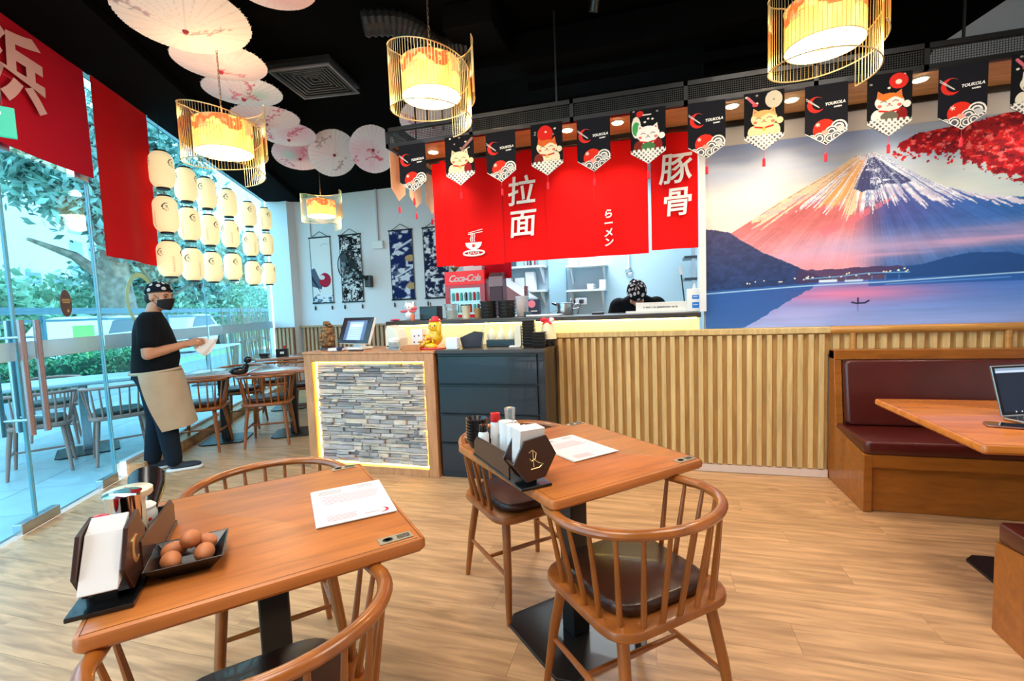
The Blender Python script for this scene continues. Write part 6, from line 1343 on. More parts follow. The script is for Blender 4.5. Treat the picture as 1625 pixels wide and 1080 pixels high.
cdt = thing('conduit_box', 'white cable conduit ending in a small white box on the back wall', 'conduit', (-4.36, 7.18, 2.38)); MB().bb((-0.10, -0.04, 0), (0.10, 0.02, 0.13)).build('junction_box', PLASTW, cdt, bev=0.006); MB().bb((-0.012, -0.015, 0.13), (0.012, 0.015, CH-2.38)).build('conduit', mat('grey_white', 'D2D2D4', 0.5), cdt)
c5_ = thing('conduit_pipe', 'thin brown wire dropping beside the white scroll', 'conduit', (-5.70, 7.185, 2.68)); MB().cyl((0, 0, 0), (0, 0, 0.65), 0.006, n=6).build('wire', mat('brown_wire', '8A6A5A', 0.5), c5_)

# ---------------------------------------------------------------- ceiling: vent, ducts
vt = thing('ceiling_vent', 'square black louvred air vent in the ceiling', 'vent', (-2.69, 3.585, 3.29), math.radians(8))
DG = mat('vent_grey', '5A5C5E', 0.5); DB = mat('vent_black', '161718', 0.5)
for k in range(8):
    r = 0.27-k*0.033; z = 0.0+0.004*k; q = 0.022 if k == 0 else 0.012
    for a, b in (((-r, -r), (r, -r+q)), ((-r, r-q), (r, r)), ((-r, -r+q), (-r+q, r-q)), ((r-q, -r+q), (r, r-q))): MB().bb((a[0], a[1], z), (b[0], b[1], z+0.012)).build('louvre', DG if k == 0 else DB, vt)
MB().bb((-0.27, -0.27, 0.045), (0.27, 0.27, 0.075)).build('vent_box', BLACK, vt)
dk = mat('black_duct', '040405', 0.9, noise=0.3, nscale=8, spec=0.05)
for nm, lab, a, b in (('duct', 'short black rectangular duct end above the canopy', (-1.30, 3.1, 3.20), (-0.95, 3.52, 3.36)), ('duct', 'black duct crossing above the canopy', (-1.55, 3.55, 3.14), (1.45, 3.80, 3.34)), ('ceiling_beam', 'thin black ceiling beam parallel to the storefront', (-0.9, 3.85, 3.05), (1.45, 3.88, 3.12))):
    tag(MB().bb(a, b).build(nm, dk, None, bev=0.006), lab, 'duct')
fl = thing('flexible_duct', 'crinkled dark flexible duct beside the wire lamp', 'duct', (-1.75, 3.2, 3.2)); n_ = 46
MB().tube([(0.55*i/n_+0.06*math.sin(i*0.12), 0.9*(i/n_)*0.6-0.35, 0.03*math.sin(i*0.15)) for i in range(n_)], [0.075+(0.008 if i % 2 else -0.004) for i in range(n_)], 12).build('duct_hose', mat('foil_dark', '0E0E10', 0.6, metal=0.2), fl, 20)
bq = thing('ceiling_bulkhead', 'matte charcoal bulkhead running along the storefront', 'bulkhead', (0, 0, 0)); MB().bb((-4.4, -0.62, 3.30), (4.6, -0.06, 3.36), GM).build('soffit_box', mat('charcoal_board', '06070A', 0.9, spec=0.05), bq)
sk = thing('ceiling_speaker', 'small black spotlight hanging above the canopy', 'spotlight', (-0.30, 3.2, 3.18)); MB().cyl((0, 0, 0.0), (0.03, -0.05, 0.12), 0.03).build('can_body', BLACKM, sk, True); MB().cyl((0.02, 0, 0.1), (0.02, 0, 0.19), 0.006).build('stem', BLACKM, sk)
# ---------------------------------------------------------------- people
def fuse(mb, name, m, parent, vox=0.008, smooth=4, fac=0.5):
    me = bpy.data.meshes.new(name); me.from_pydata(mb.v, [], mb.f)
    b = bmesh.new(); b.from_mesh(me); bmesh.ops.recalc_face_normals(b, faces=b.faces); b.to_mesh(me); b.free()
    o = bpy.data.objects.new(name, me); C.objects.link(o)
    r = o.modifiers.new('r', 'REMESH'); r.mode = 'VOXEL'; r.voxel_size = vox
    if smooth: s_ = o.modifiers.new('s', 'SMOOTH'); s_.iterations = smooth; s_.factor = fac
    dg = bpy.context.evaluated_depsgraph_get(); m2 = bpy.data.meshes.new_from_object(o.evaluated_get(dg)); bpy.data.objects.remove(o)
    m2.name = name; m2.materials.clear(); m2.materials.append(m); m2.polygons.foreach_set('use_smooth', [True]*len(m2.polygons))
    o = bpy.data.objects.new(name, m2); C.objects.link(o)
    if parent: o.parent = parent
    return o
def limb(mb, pts, rs, n=14):
    for i in range(len(pts)-1):
        mb.cyl(pts[i], pts[i+1], rs[i], rs[i+1], n)
    for p, r in zip(pts, rs): mb.sph(p, r, 12, 8)
def loft(mb, secs, n=24):   # secs: (center xyz, rx, ry)
    vs = []; fs = []
    for (c, rx, ry) in secs:
        for i in range(n): a = 2*PI*i/n; vs.append((c[0]+rx*math.cos(a), c[1]+ry*math.sin(a), c[2]))
    m = len(secs)
    for k in range(m-1):
        for i in range(n): j = (i+1) % n; fs.append((k*n+i, k*n+j, (k+1)*n+j, (k+1)*n+i))
    fs += [tuple(range(n))[::-1], tuple(range((m-1)*n, m*n))]
    mb.add(vs, fs)
SKIN = mat('skin', 'C68E6E', 0.5, noise=0.12, nscale=12)
SHIRT = mat('black_tshirt', '0D0F13', 0.85, bump=0.05, bscale=40, spec=0.15)
TROUS = mat('dark_trousers', '15202C', 0.85, bump=0.08, bscale=14, spec=0.2)
APRON = mat('beige_apron', 'B9A890', 0.85, bump=0.10, bscale=12, noise=0.15, nscale=6, spec=0.1)
def hand(mb, wrist, d, up, out, curl=0.9, L=0.17):
    """palm along d, back of hand toward up, thumb side toward out"""
    d, up, out = Vector(d).normalized(), Vector(up).normalized(), Vector(out).normalized(); w = Vector(wrist)
    R = Matrix((out, d, up)).transposed().to_4x4()
    mb.sph(w+d*0.045, (0.040, 0.050, 0.017), 12, 8, R=R)
    fl = [0.068, 0.078, 0.072, 0.056]
    for i in range(4):
        base = w+d*0.080+out*(0.028-0.019*i); p = base; dd = d.copy(); pts = [base-d*0.025, base]
        for k in range(3):
            a = curl*(0.45+0.4*k); dd = (d*math.cos(a)-up*math.sin(a)).normalized(); p = p+dd*fl[i]*(0.42-0.08*k); pts.append(p)
        limb(mb, pts, [0.0090, 0.0090, 0.0082, 0.0075, 0.0062], 8)
    b = w+d*0.025+out*0.030; t1 = b+(out*0.6+d*0.7-up*0.2).normalized()*0.035; t2 = t1+(d*0.9-up*0.4-out*0.1).normalized()*0.030
    limb(mb, [b, t1, t2], [0.012, 0.0105, 0.008], 8)
def head(mb, M, s=1.0):
    """head in local frame: face +Y, origin at head centre"""
    def S(c, r, R=None): mb.sph(tuple(x*s for x in c), tuple(x*s for x in r), 20, 14, M=M, R=R)
    S((0, -0.012, 0.022), (0.074, 0.092, 0.088)); S((0, 0.018, -0.035), (0.060, 0.068, 0.070)); S((0, 0.045, -0.078), (0.036, 0.034, 0.026))
    S((0, 0.070, 0.022), (0.050, 0.018, 0.014)); S((0, 0.090, -0.012), (0.011, 0.016, 0.024)); S((0, 0.098, -0.028), (0.017, 0.014, 0.011))
    for x in (-1, 1):
        S((x*0.040, 0.060, -0.025), (0.024, 0.022, 0.026)); S((x*0.016, 0.090, -0.030), (0.009, 0.010, 0.008)); S((x*0.075, -0.010, -0.005), (0.010, 0.022, 0.032))
    S((0, 0.082, -0.056), (0.026, 0.012, 0.007)); S((0, 0.080, -0.066), (0.022, 0.012, 0.007))
CAPV = vmat('printed_cap_cloth', 0.85, 0, 0.1)
def capcanvas(seed, R=0.105):
    cv = Canvas(-PI*R, -0.02, PI*R, 0.165, 0.0032, '14161E'); g = np.random.default_rng(seed)
    pts = []
    for _ in range(300):
        x, y = g.uniform(-PI*R, PI*R), g.uniform(-0.01, 0.15)
        if all((x-a)**2+(y-b)**2 > 0.050**2 for a, b in pts): pts.append((x, y))
    for x, y in pts:
        r = g.uniform(0.017, 0.022); cv.ell(x, y, r, r, 'D8D4CC'); cv.ell(x, y, r*0.78, r*0.78, '9A9690'); cv.ell(x, y, r*0.66, r*0.66, 'DDD8D0')
        for k in range(6): a = k*PI/3; cv.line([(x, y), (x+r*0.7*math.cos(a), y+r*0.7*math.sin(a))], 0.0022, '8A8680', 0.8)
    return cv
def cap_mesh(parent, M, seed, rx=0.083, ry=0.100, h=0.098):
    o = capcanvas(seed).mesh('cap', parent, Matrix.Identity(4), CAPV); me = o.data; n = len(me.vertices)
    co = np.zeros(n*3, np.float32); me.vertices.foreach_get('co', co); co = co.reshape(-1, 3)
    u = co[:, 0]/0.105; t = (co[:, 1]+0.02)/0.185*(PI/2); r = np.cos(t)**0.85
    P = np.stack([rx*r*np.cos(u), ry*r*np.sin(u)-0.012, h*np.sin(t)-0.002, np.ones(n)], -1) @ np.array(M).T
    me.vertices.foreach_set('co', P[:, :3].astype(np.float32).ravel()); me.update(); me.polygons.foreach_set('use_smooth', [True]*len(me.polygons)); return o

# waiter
wt_ = thing('person', 'person in black t-shirt, mask and beige half apron holding a white cloth by the window', 'person', (-4.085, 3.125, 0), math.atan2(-0.61, 0.79))
# local frame: +Y the way he faces, +X toward the room (his own right side)
HM = Matrix.Translation((0.02, 0.012, 1.525)) @ Matrix.Rotation(math.radians(-42), 4, 'Z') @ Matrix.Rotation(math.radians(-6), 4, 'X')
bd = MB(); head(bd, HM, 1.06)
limb(bd, [(0.0, -0.05, 1.34), (0.01, -0.02, 1.46)], [0.062, 0.056])
loft(bd, [((0, -0.03, 0.86), 0.15, 0.12), ((0, -0.02, 1.0), 0.155, 0.135), ((0, -0.03, 1.15), 0.16, 0.125), ((0, -0.045, 1.28), 0.165, 0.11), ((0, -0.05, 1.37), 0.09, 0.07)])
RS, RE, RW = (0.185, -0.07, 1.315), (0.235, -0.065, 1.045), (0.10, 0.195, 1.105)
LS, LE, LW = (-0.185, -0.05, 1.315), (-0.20, 0.03, 1.06), (-0.03, 0.235, 1.115)
for a, b, c in ((RS, RE, RW), (LS, LE, LW)):
    limb(bd, [a, tuple((Vector(a)*0.5+Vector(b)*0.5)), b], [0.062, 0.056, 0.044]); limb(bd, [b, tuple((Vector(b)*0.55+Vector(c)*0.45)), c], [0.044, 0.041, 0.028])
hand(bd, RW, (Vector(RW)-Vector(RE)).normalized()+Vector((-0.1, 0.3, 0.0)), (0.5, 0.1, 0.9), (-0.7, 0.2, 0.6), 0.9)
hand(bd, LW, (Vector(LW)-Vector(LE)).normalized()+Vector((0.1, 0.2, 0.0)), (-0.4, 0.1, 0.9), (0.7, 0.2, 0.6), 0.9)
for (hx, kx, ky, ax, ay) in ((0.09, 0.10, 0.06, 0.105, 0.12), (-0.09, -0.10, 0.0, -0.09, -0.03)):
    limb(bd, [(hx, -0.03, 0.86), (kx, ky, 0.47), (ax, ay-0.01, 0.08)], [0.095, 0.062, 0.042])
body = fuse(bd, 'body', SKIN, wt_, 0.0065, 3)
# eyes and brows
for x in (-1, 1):
    MB().sph((x*0.032, 0.081, 0.004), (0.013, 0.007, 0.005), 10, 6, M=HM).build('eye', mat('dark_eye', '1A0E0A', 0.2), body, True)
    MB().tube([(x*0.014, 0.092, 0.024), (x*0.034, 0.090, 0.029), (x*0.052, 0.078, 0.023)], [0.003, 0.004, 0.002], 6, M=HM).build('eyebrow', mat('hair_black', '100C0B', 0.7), body, True)
hm_ = MB(); hm_.sph((0, -0.052, -0.012), (0.081, 0.065, 0.068), 18, 12, M=HM); fuse(hm_, 'hair', mat('hair_black', '100C0B', 0.7), wt_, 0.006, 3)
cap_mesh(wt_, HM @ Matrix.Translation((0, 0, 0.040)) @ Matrix.Rotation(math.radians(10), 4, 'X'), 4, 0.091, 0.110, 0.098)
MB().tube([(0.0, -0.105, 0.02), (0.01, -0.125, -0.01), (0.0, -0.13, -0.05)], [0.012, 0.015, 0.006], 8, M=HM).build('cap_knot', mat('cap_black', '14161E', 0.85), wt_, True)
vs = []; fs = []; mi, mj = 20, 10
for k in (0, 1):
    for j in range(mj+1):
        v = j/mj; z = -0.004-0.104*v
        for i in range(mi+1):
            th = math.radians(-80+160*i/mi); zz = z-0.022*(1-v)*(abs(th)/1.4)**2+0.030*v*(abs(th)/1.4)**1.5; pf = 1-0.16*max(0, v-0.35)/0.65
            rx = (0.075-0.004*k)*(1-0.10*v); ry = (0.108-0.004*k)*pf
            vs.append((rx*math.sin(th), 0.012+ry*max(0, math.cos(th))**0.75, zz))
w_ = mi+1; n_ = w_*(mj+1)
for j in range(mj):
    for i in range(mi): q = j*w_+i; fs += [(q, q+1, q+w_+1, q+w_), (n_+q, n_+q+w_, n_+q+w_+1, n_+q+1)]
    for i in (0, mi): q = j*w_+i; fs.append((q, q+w_, n_+q+w_, n_+q))
for i in range(mi):
    for j in (0, mj): q = j*w_+i; fs.append((q, q+1, n_+q+1, n_+q))
mk = MB(); mk.add(vs, fs, HM); mk.build('face_mask', mat('mask_black', '0B0B0D', 0.8), wt_, 70)
for x in (-1, 1): MB().tube([(x*0.055, 0.06, -0.03), (x*0.078, 0.01, 0.02), (x*0.084, -0.02, -0.01), (x*0.060, 0.04, -0.07)], 0.0022, 5, M=HM).build('mask_loop', mat('mask_black', '0B0B0D', 0.8), wt_, True)
sh = MB()
loft(sh, [((0, -0.02, 0.885), 0.182, 0.168), ((0, -0.01, 1.0), 0.188, 0.175), ((0, -0.02, 1.12), 0.190, 0.160), ((0, -0.04, 1.24), 0.195, 0.140), ((0, -0.05, 1.32), 0.185, 0.115), ((0, -0.05, 1.375), 0.115, 0.085), ((0.0, -0.045, 1.400), 0.072, 0.066)])
for a, b in ((RS, RE), (LS, LE)):
    q = Vector(a).lerp(Vector(b), 0.62); limb(sh, [a, tuple(q)], [0.082, 0.074])
fuse(sh, 'tshirt', SHIRT, wt_, 0.009, 6)
trs = MB(); loft(trs, [((0, -0.02, 0.40+0.44), 0.175, 0.158), ((0, -0.03, 0.80), 0.178, 0.160), ((0, -0.02, 0.92), 0.172, 0.158)])
for (hx, kx, ky, ax, ay) in ((0.09, 0.10, 0.06, 0.105, 0.12), (-0.09, -0.10, 0.0, -0.09, -0.03)):
    limb(trs, [(hx, -0.03, 0.82), ((hx+kx)/2, ky*0.5-0.01, 0.64), (kx, ky, 0.47), ((kx+ax)/2, (ky+ay)/2, 0.28), (ax, ay, 0.105)], [0.118, 0.105, 0.083, 0.075, 0.066])
fuse(trs, 'trousers', TROUS, wt_, 0.010, 5)
# apron: a sheet wrapped round the front, hem swept forward
vs = []; fs = []; na_, nh = 22, 16
for k in (0, 1):
    for j in range(nh+1):
        v = j/nh; z = 0.885-0.50*v
        for i in range(na_+1):
            u = i/na_; a = math.radians(-38+v*42+(200-v*20)*u)      # angle from +X toward +Y
            r = 1.0+(-0.012 if k else 0); rx = (0.212+0.02*v)*r; ry = (0.196+0.085*v)*r
            f_ = 0.006*math.sin(u*22+v*3)*v
            vs.append(((rx+f_)*math.cos(a), (ry+f_)*math.sin(a)-0.015+0.03*v, z+0.04*v*u))
w_ = na_+1; n_ = w_*(nh+1)
for j in range(nh):
    for i in range(na_): a = j*w_+i; fs.append((a, a+1, a+w_+1, a+w_)); fs.append((n_+a, n_+a+w_, n_+a+w_+1, n_+a+1))
for j in range(nh):
    for i in (0, na_): a = j*w_+i; fs.append((a, a+w_, n_+a+w_, n_+a))
for i in range(na_):
    for j in (0, nh): a = j*w_+i; fs.append((a, a+1, n_+a+1, n_+a))
ap_ = MB(); ap_.add(vs, fs); ap_.build('apron', APRON, wt_, 60)
m_ = MB(); vs_ = [(0.193*math.cos(a), 0.180*math.sin(a)-0.015, 0.888+0.012*math.sin(a)) for a in np.linspace(0, 2*PI, 31)[:-1]]; m_.tube(vs_, 0.010, 6, True, flat=1.4); m_.build('waistband', APRON, wt_, True)
for (x, y, a, nm) in ((0.105, 0.175, -8, 0), (-0.09, 0.01, 6, 1)):
    Ms = Matrix.Translation((x, y, 0)) @ Matrix.Rotation(math.radians(a), 4, 'Z')
    def sc_v(mb): mb.v = [tuple(Ms @ Vector(p)) for p in mb.v]; return mb
    u_ = MB(); u_.sph((0, -0.04, 0.055), (0.042, 0.06, 0.045)); u_.sph((0, 0.05, 0.040), (0.044, 0.10, 0.032)); u_.sph((0, -0.055, 0.08), (0.036, 0.042, 0.04)); fuse(sc_v(u_), 'shoe', mat('grey_blue_shoe', '2A3440', 0.7), wt_, 0.007, 3)
    s2 = MB(); s2.rbox((0, 0.02, 0.014), (0.098, 0.275, 0.026), 0.045, seg=6); sc_v(s2).build('shoe_sole', PLASTW, wt_, 60)
    MB().cyl(tuple(Ms @ Vector((0, -0.05, 0.10))), tuple(Ms @ Vector((0, -0.05, 0.13))), 0.043, 0.045, 14).build('sock', PLASTW, wt_, True)
# cloth in his hands
ct = thing('cleaning_cloth', 'thin white cloth held in the waiter\'s hands', 'cloth', (-4.085, 3.125, 0), math.atan2(-0.61, 0.79))
vs = []; fs = []; n1, n2 = 12, 10; g = random.Random(4)
for k in (0, 1):
    for j in range(n2+1):
        for i in range(n1+1):
            u, v = i/n1, j/n2
            vs.append((0.04+0.012*math.sin(u*9+v*5)+0.002*k, 0.285+0.16*u-0.03*v, 1.15-0.015*u-v*(0.06+0.09*math.sin(u*2.6+0.3))+0.008*math.sin(7*u)))
w_ = n1+1; n_ = w_*(n2+1)
for j in range(n2):
    for i in range(n1): a = j*w_+i; fs.append((a, a+1, a+w_+1, a+w_)); fs.append((n_+a, n_+a+w_, n_+a+w_+1, n_+a+1))
m_ = MB(); m_.add(vs, fs); m_.build('cloth_sheet', mat('white_cloth', 'EFE8E4', 0.9), ct, 80)

def lean(o):
    for ch in o.children_recursive:
        me = ch.data
        if me.get('leaned'): continue
        me['leaned'] = 1; n = len(me.vertices); co = np.zeros(n*3, np.float32); me.vertices.foreach_get('co', co); co = co.reshape(-1, 3)
        co[:, 1] -= 0.082*np.clip(1.52-co[:, 2], 0, 1.42); me.vertices.foreach_set('co', co.ravel()); me.update()
lean(wt_); lean(ct)
# cook behind the pass, bent forward
ck = thing('person', 'person in black with a floral cap, bent over behind the kitchen pass', 'person', (-0.09, 4.78, 0), PI)
HC = Matrix.Translation((0.0, 0.36, 1.395)) @ Matrix.Rotation(math.radians(-58), 4, 'X')
bd = MB(); head(bd, HC, 1.0); limb(bd, [(0, 0.20, 1.33), (0, 0.30, 1.36)], [0.06, 0.055])
loft(bd, [((0, 0, 0.86), 0.15, 0.11), ((0, 0.03, 1.0), 0.15, 0.11), ((0, 0.10, 1.15), 0.16, 0.12), ((0, 0.17, 1.27), 0.16, 0.12)])
for s in (-1, 1):
    limb(bd, [(s*0.18, 0.19, 1.28), (s*0.235, 0.22, 1.08), (s*0.235, 0.30, 1.0)], [0.058, 0.05, 0.042]); limb(bd, [(s*0.235, 0.30, 1.0), (s*0.12, 0.36, 1.0)], [0.042, 0.028]); limb(bd, [(s*0.085, 0, 0.86), (s*0.09, 0.02, 0.47), (s*0.09, 0, 0.09)], [0.09, 0.06, 0.042])
    hand(bd, (s*0.12, 0.36, 1.0), (-s*0.9, 0.4, -0.1), (0, 0.1, 1), (0.2, 1, 0), 0.9)
fuse(bd, 'body', SKIN, ck, 0.008, 3)
sh = MB(); loft(sh, [((0, 0.0, 0.84), 0.18, 0.14), ((0, 0.03, 1.0), 0.185, 0.15), ((0, 0.10, 1.15), 0.20, 0.155), ((0, 0.16, 1.27), 0.20, 0.14), ((0, 0.19, 1.345), 0.16, 0.11), ((0, 0.22, 1.39), 0.08, 0.07)])
for s in (-1, 1): limb(sh, [(s*0.17, 0.18, 1.285), (s*0.225, 0.21, 1.12)], [0.088, 0.075])
fuse(sh, 'tshirt', SHIRT, ck, 0.010, 6)
trs = MB(); loft(trs, [((0, 0, 0.78), 0.17, 0.14), ((0, 0, 0.88), 0.17, 0.14)])
for s in (-1, 1): limb(trs, [(s*0.085, 0, 0.82), (s*0.09, 0.02, 0.47), (s*0.09, 0, 0.10)], [0.11, 0.08, 0.066])
fuse(trs, 'trousers', TROUS, ck, 0.012, 4)
cap_mesh(ck, HC @ Matrix.Translation((0, -0.002, 0.030)), 9, 0.088, 0.106, 0.092)
MB().tube([(0.0, -0.10, 0.03), (0.03, -0.125, 0.04), (0.06, -0.12, 0.02)], [0.014, 0.018, 0.006], 8, M=HC).build('cap_knot', mat('cap_black', '14161E', 0.85), ck, True)
hm_ = MB(); hm_.sph((0, -0.045, -0.012), (0.079, 0.065, 0.068), 18, 12, M=HC); fuse(hm_, 'hair', mat('hair_black', '100C0B', 0.7), ck, 0.006, 3)
for s in (-1, 1):
    u_ = MB(); u_.sph((s*0.09, 0.05, 0.045), (0.045, 0.12, 0.045)); fuse(u_, 'shoe', BLACKM, ck, 0.01, 2)

# ---------------------------------------------------------------- outside the glass
def G(s, o, z=0.0): return GM @ Vector((s, o, z))
terr = struct('ground_terrace', MB().bb((-6, 0.03, -0.08), (16, 4.4, -0.012), GM), mat('paver_joint', '9FB0B4', 0.7))
PV = mat('terrace_tile', 'C4D0D2', 0.35, noise=0.2, nscale=3, rand=0.06)
pv = None; k = 0
for i in range(-3, 10):
    for j in range(5):
        if pv is None: pv = MB().box((0, 0, 0), (0.594, 0.594, 0.012)).build('paver', PV, terr); o = pv
        else: o = pv.copy(); C.objects.link(o); o.parent = terr
        o.location = G(i*0.6+0.3, 0.05+0.3+j*0.6, -0.006); o.rotation_euler = (0, 0, GRZ)
struct('ground_lawn', MB().bb((-60, 4.4, -0.12), (160, 140, -0.03), GM), mat('lawn_and_road', 'A9C898', 0.9, noise=0.4, nscale=0.15))
struct('ground_road', MB().bb((-60, 5.6, -0.05), (160, 8.3, -0.02), GM), mat('pale_road', 'B8BEC2', 0.8))
LEAFG = mat('hedge_leaf', '5CAE74', 0.5, noise=0.8, nscale=9, dark=0.8)
LEAFT = mat('tree_leaf', '9CC8BC', 0.55, noise=0.8, nscale=1.2, dark=0.7)  # outdoor haze put into the leaf colour as a pale bluish green
LEAFB = mat('bush_leaf', 'A4D2B0', 0.6, noise=0.7, nscale=0.6, dark=0.6)
TRUNK = mat('tree_bark', 'A89888', 0.9, noise=0.8, nscale=5, bump=0.4, bscale=10)
def leaves(name, P, size, m, parent, seed=0):
    g = np.random.default_rng(seed); n = len(P); d = g.normal(size=(n, 3)); d /= np.linalg.norm(d, axis=1)[:, None]; e = np.cross(d, g.normal(size=(n, 3))); e /= np.linalg.norm(e, axis=1)[:, None]
    s = size*g.uniform(0.6, 1.3, (n, 1)); q = np.stack([P-d*s, P-e*s*0.45, P+d*s, P+e*s*0.45], 1).reshape(-1, 3)
    me = bpy.data.meshes.new(name); me.vertices.add(4*n); me.vertices.foreach_set('co', q.astype(np.float32).ravel()); me.loops.add(4*n); me.loops.foreach_set('vertex_index', np.arange(4*n, dtype=np.int32)); me.polygons.add(n); me.polygons.foreach_set('loop_start', np.arange(0, 4*n, 4, dtype=np.int32)); me.update(calc_edges=True)
    me.materials.append(m); o = bpy.data.objects.new(name, me); C.objects.link(o)
    if parent: o.parent = parent
    return tag(o, kind='stuff')
pln = thing('planter_hedge', 'clipped green hedge in a long pale planter beyond the terrace table', 'hedge', tuple(G(1.0, 2.9)), GRZ)
MB().bb((-1.5, 0, 0), (6.6, 0.75, 0.28)).build('planter_box', mat('pale_planter', 'C8D2D4', 0.6), pln, bev=0.01)
g = np.random.default_rng(3); n = 9000; Pl = np.stack([g.uniform(-1.45, 6.55, n), g.uniform(0.0, 0.75, n), g.uniform(0.28, 0.80, n)], -1); Pl[:, 2] += 0.06*np.sin(Pl[:, 0]*5); leaves('foliage', Pl, 0.045, LEAFG, pln, 1)
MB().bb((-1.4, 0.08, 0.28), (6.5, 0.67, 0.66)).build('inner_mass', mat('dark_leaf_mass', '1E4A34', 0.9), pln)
rl = thing('steel_barrier', 'teal grey steel barrier rail running along the road', 'railing', tuple(G(0, 5.0)), GRZ)
BAR = mat('teal_steel', '4E7A86', 0.5)
MB().bb((-6, 0, 1.52), (60, 0.08, 1.66)).build('top_beam', BAR, rl); MB().bb((-6, 0.02, 1.36), (60, 0.06, 1.41)).build('thin_rail', BAR, rl)
o0 = None
for i in range(13):
    if o0 is None: o0 = MB().bb((0, 0, 0), (0.08, 0.08, 1.52)).build('post', BAR, rl); o = o0
    else: o = o0.copy(); C.objects.link(o); o.parent = rl
    o.location = (-3+i*5, 0, -0.03)
def tree(label, s, o, H, R, seed, n=6000, trunk=0.25, m=None, size=0.16, base=2.2, name='tree', lean=0.0, cl=26, flatz=0.75):
    g = np.random.default_rng(seed); t = thing(name, label, 'tree' if name == 'tree' else 'bush', tuple(G(s, o, -0.03)), GRZ)
    if trunk:
        m_ = MB(); m_.tube([(0, 0, 0), (0.1*lean, 0, base*0.5), (0.3*lean, 0.1, base), (0.5*lean, 0, (base+H)/2)], [trunk*1.2, trunk, trunk*0.85, trunk*0.4], 12)
        for k in range(7):
            a = g.uniform(0, 2*PI); z = g.uniform(base*0.75, H*0.6); m_.tube([(0.2*lean, 0, z), (R*0.4*math.cos(a), R*0.4*math.sin(a), z+R*0.35), (R*0.8*math.cos(a), R*0.8*math.sin(a), z+R*0.5)], [trunk*0.45, trunk*0.28, trunk*0.1], 7)
        m_.build('trunk', TRUNK, t, True)
    c = g.normal(size=(cl, 3)); c /= np.linalg.norm(c, axis=1)[:, None]; c *= (g.uniform(0.35, 1, (cl, 1))*R*0.85); zc = (base+H)/2; c[:, 2] = c[:, 2]*(H-base)/2/R*0.95+zc
    idx = g.integers(0, cl, n); P = c[idx]+g.normal(size=(n, 3))*np.array([R*0.17, R*0.17, R*0.17*flatz]); leaves('foliage', P, size, m or LEAFT, t, seed)
    return t
tree('large spreading tree with a thick mottled trunk across the road', 18.2, 9.6, 11.0, 3.4, 5, 12000, 0.62, LEAFT, 0.20, 3.4, cl=34)
tree('dark leaning tree beyond the waiter', 22.5, 10.2, 7.5, 2.8, 6, 9000, 0.35, LEAFT, 0.18, 1.6)
tree('leafy branch tree at the picture edge with its crown high up', 10.5, 8.6, 13.5, 3.4, 7, 6000, 0.16, LEAFT, 0.17, 8.2)
tree('far tree behind the bottom row of paper lanterns', 31, 12.5, 6.2, 3.4, 8, 8000, 0.3, LEAFT, 0.22, 2.5)
tree('farther tree behind the lantern wall', 44, 14, 8.5, 4.2, 9, 8000, 0.3, LEAFT, 0.26, 4.5)
bl = ['rounded bush at the picture edge beyond the barrier', 'low bush behind the brown oval sticker', 'bush beside the mottled trunk', 'bush between the trunk and the waiter', 'bush just past the waiter\'s cap', 'bush below the bottom lanterns', 'bush below the white grid building', 'farthest bush by the white pillar', 'wide mound of shrubs near the blue tower', 'mound of shrubs in front of the low white house']
for i, (s, o, H, R) in enumerate(((14, 12, 3.0, 2.6), (19, 13, 2.9, 2.8), (23, 13, 3.4, 3.0), (28, 13, 3.4, 3.2), (34, 13, 4.0, 3.4), (42, 14, 4.2, 3.6), (52, 15, 4.6, 4.0), (64, 16, 4.8, 4.5), (22, 20, 4.0, 4.2), (30, 22, 4.4, 4.5))):
    tree(bl[i], s, o, H, R, 20+i, 4200, 0, LEAFB, 0.20, 0.4, 'bush', cl=16)
def building(label, s, o, w, d, h, nx, nz, wm, win, wz=1.2):
    t = thing('building', label, 'building', tuple(G(s, o, -0.03)), GRZ); MB().bb((0, 0, 0), (w, d, h)).build('wall', wm, t); o0 = None
    dw, dz = w/nx, (h-wz)/nz
    for i in range(nx):
        for j in range(nz):
            if o0 is None: o0 = MB().bb((-dw*0.33, -0.06, -dz*0.32), (dw*0.33, 0.04, dz*0.32)).build('window', win, t); q = o0
            else: q = o0.copy(); C.objects.link(q); q.parent = t
            q.location = ((i+0.5)*dw, 0, wz+(j+0.5)*dz)
    return t
BWH = mat('white_render', 'EDF2F4', 0.8); BBL = mat('pale_blue_window', '9FB8C8', 0.3); BGL = mat('blue_glass_tower', '3E86B4', 0.2)
building('white office block with a grid of pale windows behind the lanterns', 62, 38, 40, 12, 17, 12, 6, BWH, BBL)
building('blue glass tower at the picture edge', 22.0, 34, 9, 8, 10.5, 4, 6, BGL, mat('darker_blue_pane', '2C6C98', 0.2))
building('low white house with a dark window behind the bushes', 38, 34, 10, 6, 5.6, 3, 1, BWH, mat('grey_window', '7E98A6', 0.3), 3.2)
building('second low white house near the big trunk', 52, 36, 9, 6, 7.0, 3, 2, BWH, mat('grey_window', '7E98A6', 0.3), 3.2)
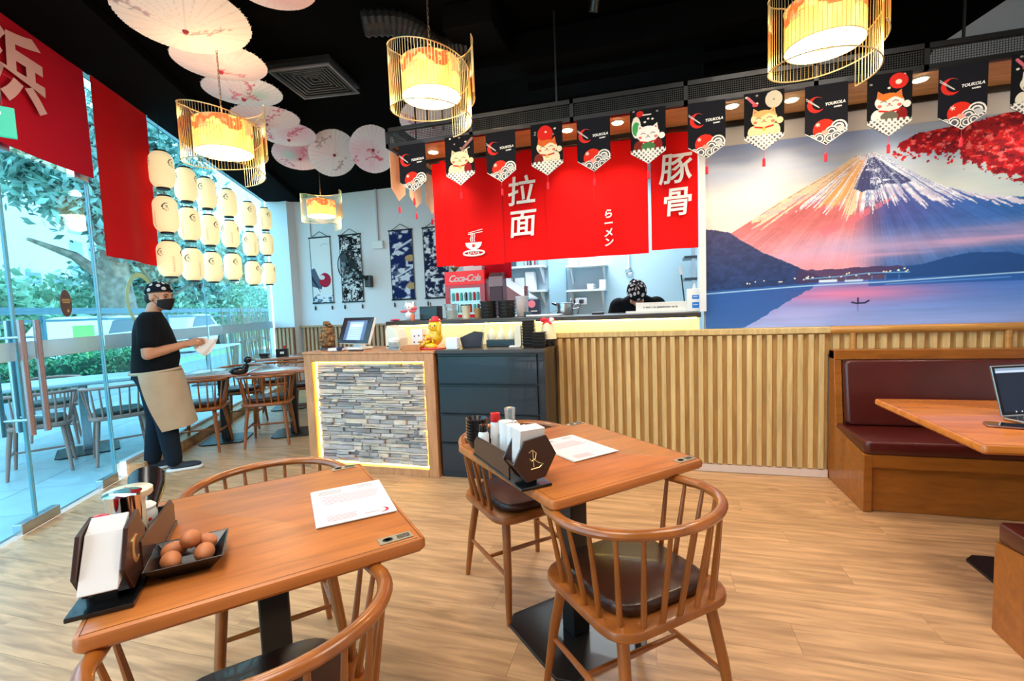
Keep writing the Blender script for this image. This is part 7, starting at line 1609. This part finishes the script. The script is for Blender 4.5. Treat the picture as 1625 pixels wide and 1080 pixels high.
def car(label, s, o, col, rz=0):
    t = thing('car', label, 'car', tuple(G(s, o, -0.02)), GRZ+rz)
    prof = [(-2.2, 0.35), (-2.2, 0.85), (-1.9, 0.95), (-1.3, 1.42), (-0.6, 1.52), (0.5, 1.50), (1.2, 1.05), (2.0, 0.92), (2.25, 0.75), (2.25, 0.35)]
    MB().prism(prof, -0.85, 0.85, FACING).build('car_body', col, t, bev=0.06)
    gm = mat('car_glass', '3A5A6C', 0.1); 
    for y in (-0.86, 0.84): MB().prism([(-1.25, 1.0), (-1.0, 1.36), (-0.5, 1.43), (0.42, 1.41), (0.95, 1.04)], -y-0.02, -y, FACING).build('side_window', gm, t)
    MB().box((0, 0, 0), (0.02, 1.4, 0.52), Matrix.Translation((0.88, 0, 1.27)) @ Matrix.Rotation(math.radians(-57), 4, 'Y')).build('windscreen', gm, t)
    for x in (-1.4, 1.4):
        for y in (-0.8, 0.8): MB().cyl((x, y-0.1, 0.33), (x, y+0.1, 0.33), 0.33, n=20).build('wheel', BLACKM, t, True)
    return t
CW = mat('white_car_paint', 'F4F6F8', 0.15, coat=1)
car('white car parked on the road beyond the glass door joint', 12.2, 6.9, CW); car('second white car further along the road behind the waiter', 17.6, 7.0, CW)
def boxm(name, label, cat, s, o, a, b, m): return tag(MB().bb((s+a[0], o+a[1], a[2]), (s+b[0], o+b[1], b[2]), GM).build(name, m, None, bev=0.01), label, cat)
boxm('banner_stand', 'lime green banner stand on the road side', 'banner', 8.9, 5.4, (-0.35, 0, 0.0), (0.35, 0.05, 1.25), mat('lime_banner', 'A8DC78', 0.6))
boxm('banner_stand', 'pink banner board by the road near the waiter', 'banner', 11.6, 5.4, (-0.2, 0, 0.9), (0.2, 0.05, 1.38), mat('pink_banner', 'E88AA8', 0.6))
boxm('white_booth', 'white road-side booth wall behind the door handles', 'booth', 8.6, 8.6, (-0.9, 0, 0), (1.0, 1.0, 1.25), BWH)
rs = thing('stick_screen', 'screen of upright brown sticks on the terrace near the white pillar', 'screen', tuple(G(9.3, 2.4)), GRZ); g_ = random.Random(6); s0 = None
for i in range(60):
    x = i*0.10+g_.uniform(-0.02, 0.02)
    if s0 is None: s0 = MB().tube([(0, 0, 0), (0.02, 0, 0.8), (-0.01, 0.02, 1.5)], [0.022, 0.018, 0.012], 6).build('stick', mat('brown_stick', '9A7E66', 0.8), rs, True); o = s0
    else: o = s0.copy(); C.objects.link(o); o.parent = rs
    o.location = (x, g_.uniform(-0.05, 0.05), 0); o.rotation_euler = (g_.uniform(-.08, .08), g_.uniform(-.12, .12), g_.uniform(0, 6)); o.scale = (1, 1, g_.uniform(0.85, 1.1))
MB().bb((0, -0.02, 0.55), (6, 0.02, 0.62)).build('cross_rail', mat('brown_stick', '9A7E66', 0.8), rs)
ts = thing('terrace_table', 'distant pale terrace table behind the waiter\'s hands', 'table', tuple(G(6.0, 1.6)), GRZ)
MB().rbox((0, 0, 0.735), (1.6, 0.7, 0.03), 0.03).build('tabletop', OTT, ts, True); MB().cyl((0, 0, 0), (0, 0, 0.72), 0.04).build('post', STEEL, ts, True); MB().rbox((0, 0, 0.012), (0.5, 0.5, 0.02), 0.03).build('base_plate', BLACKM, ts, True)
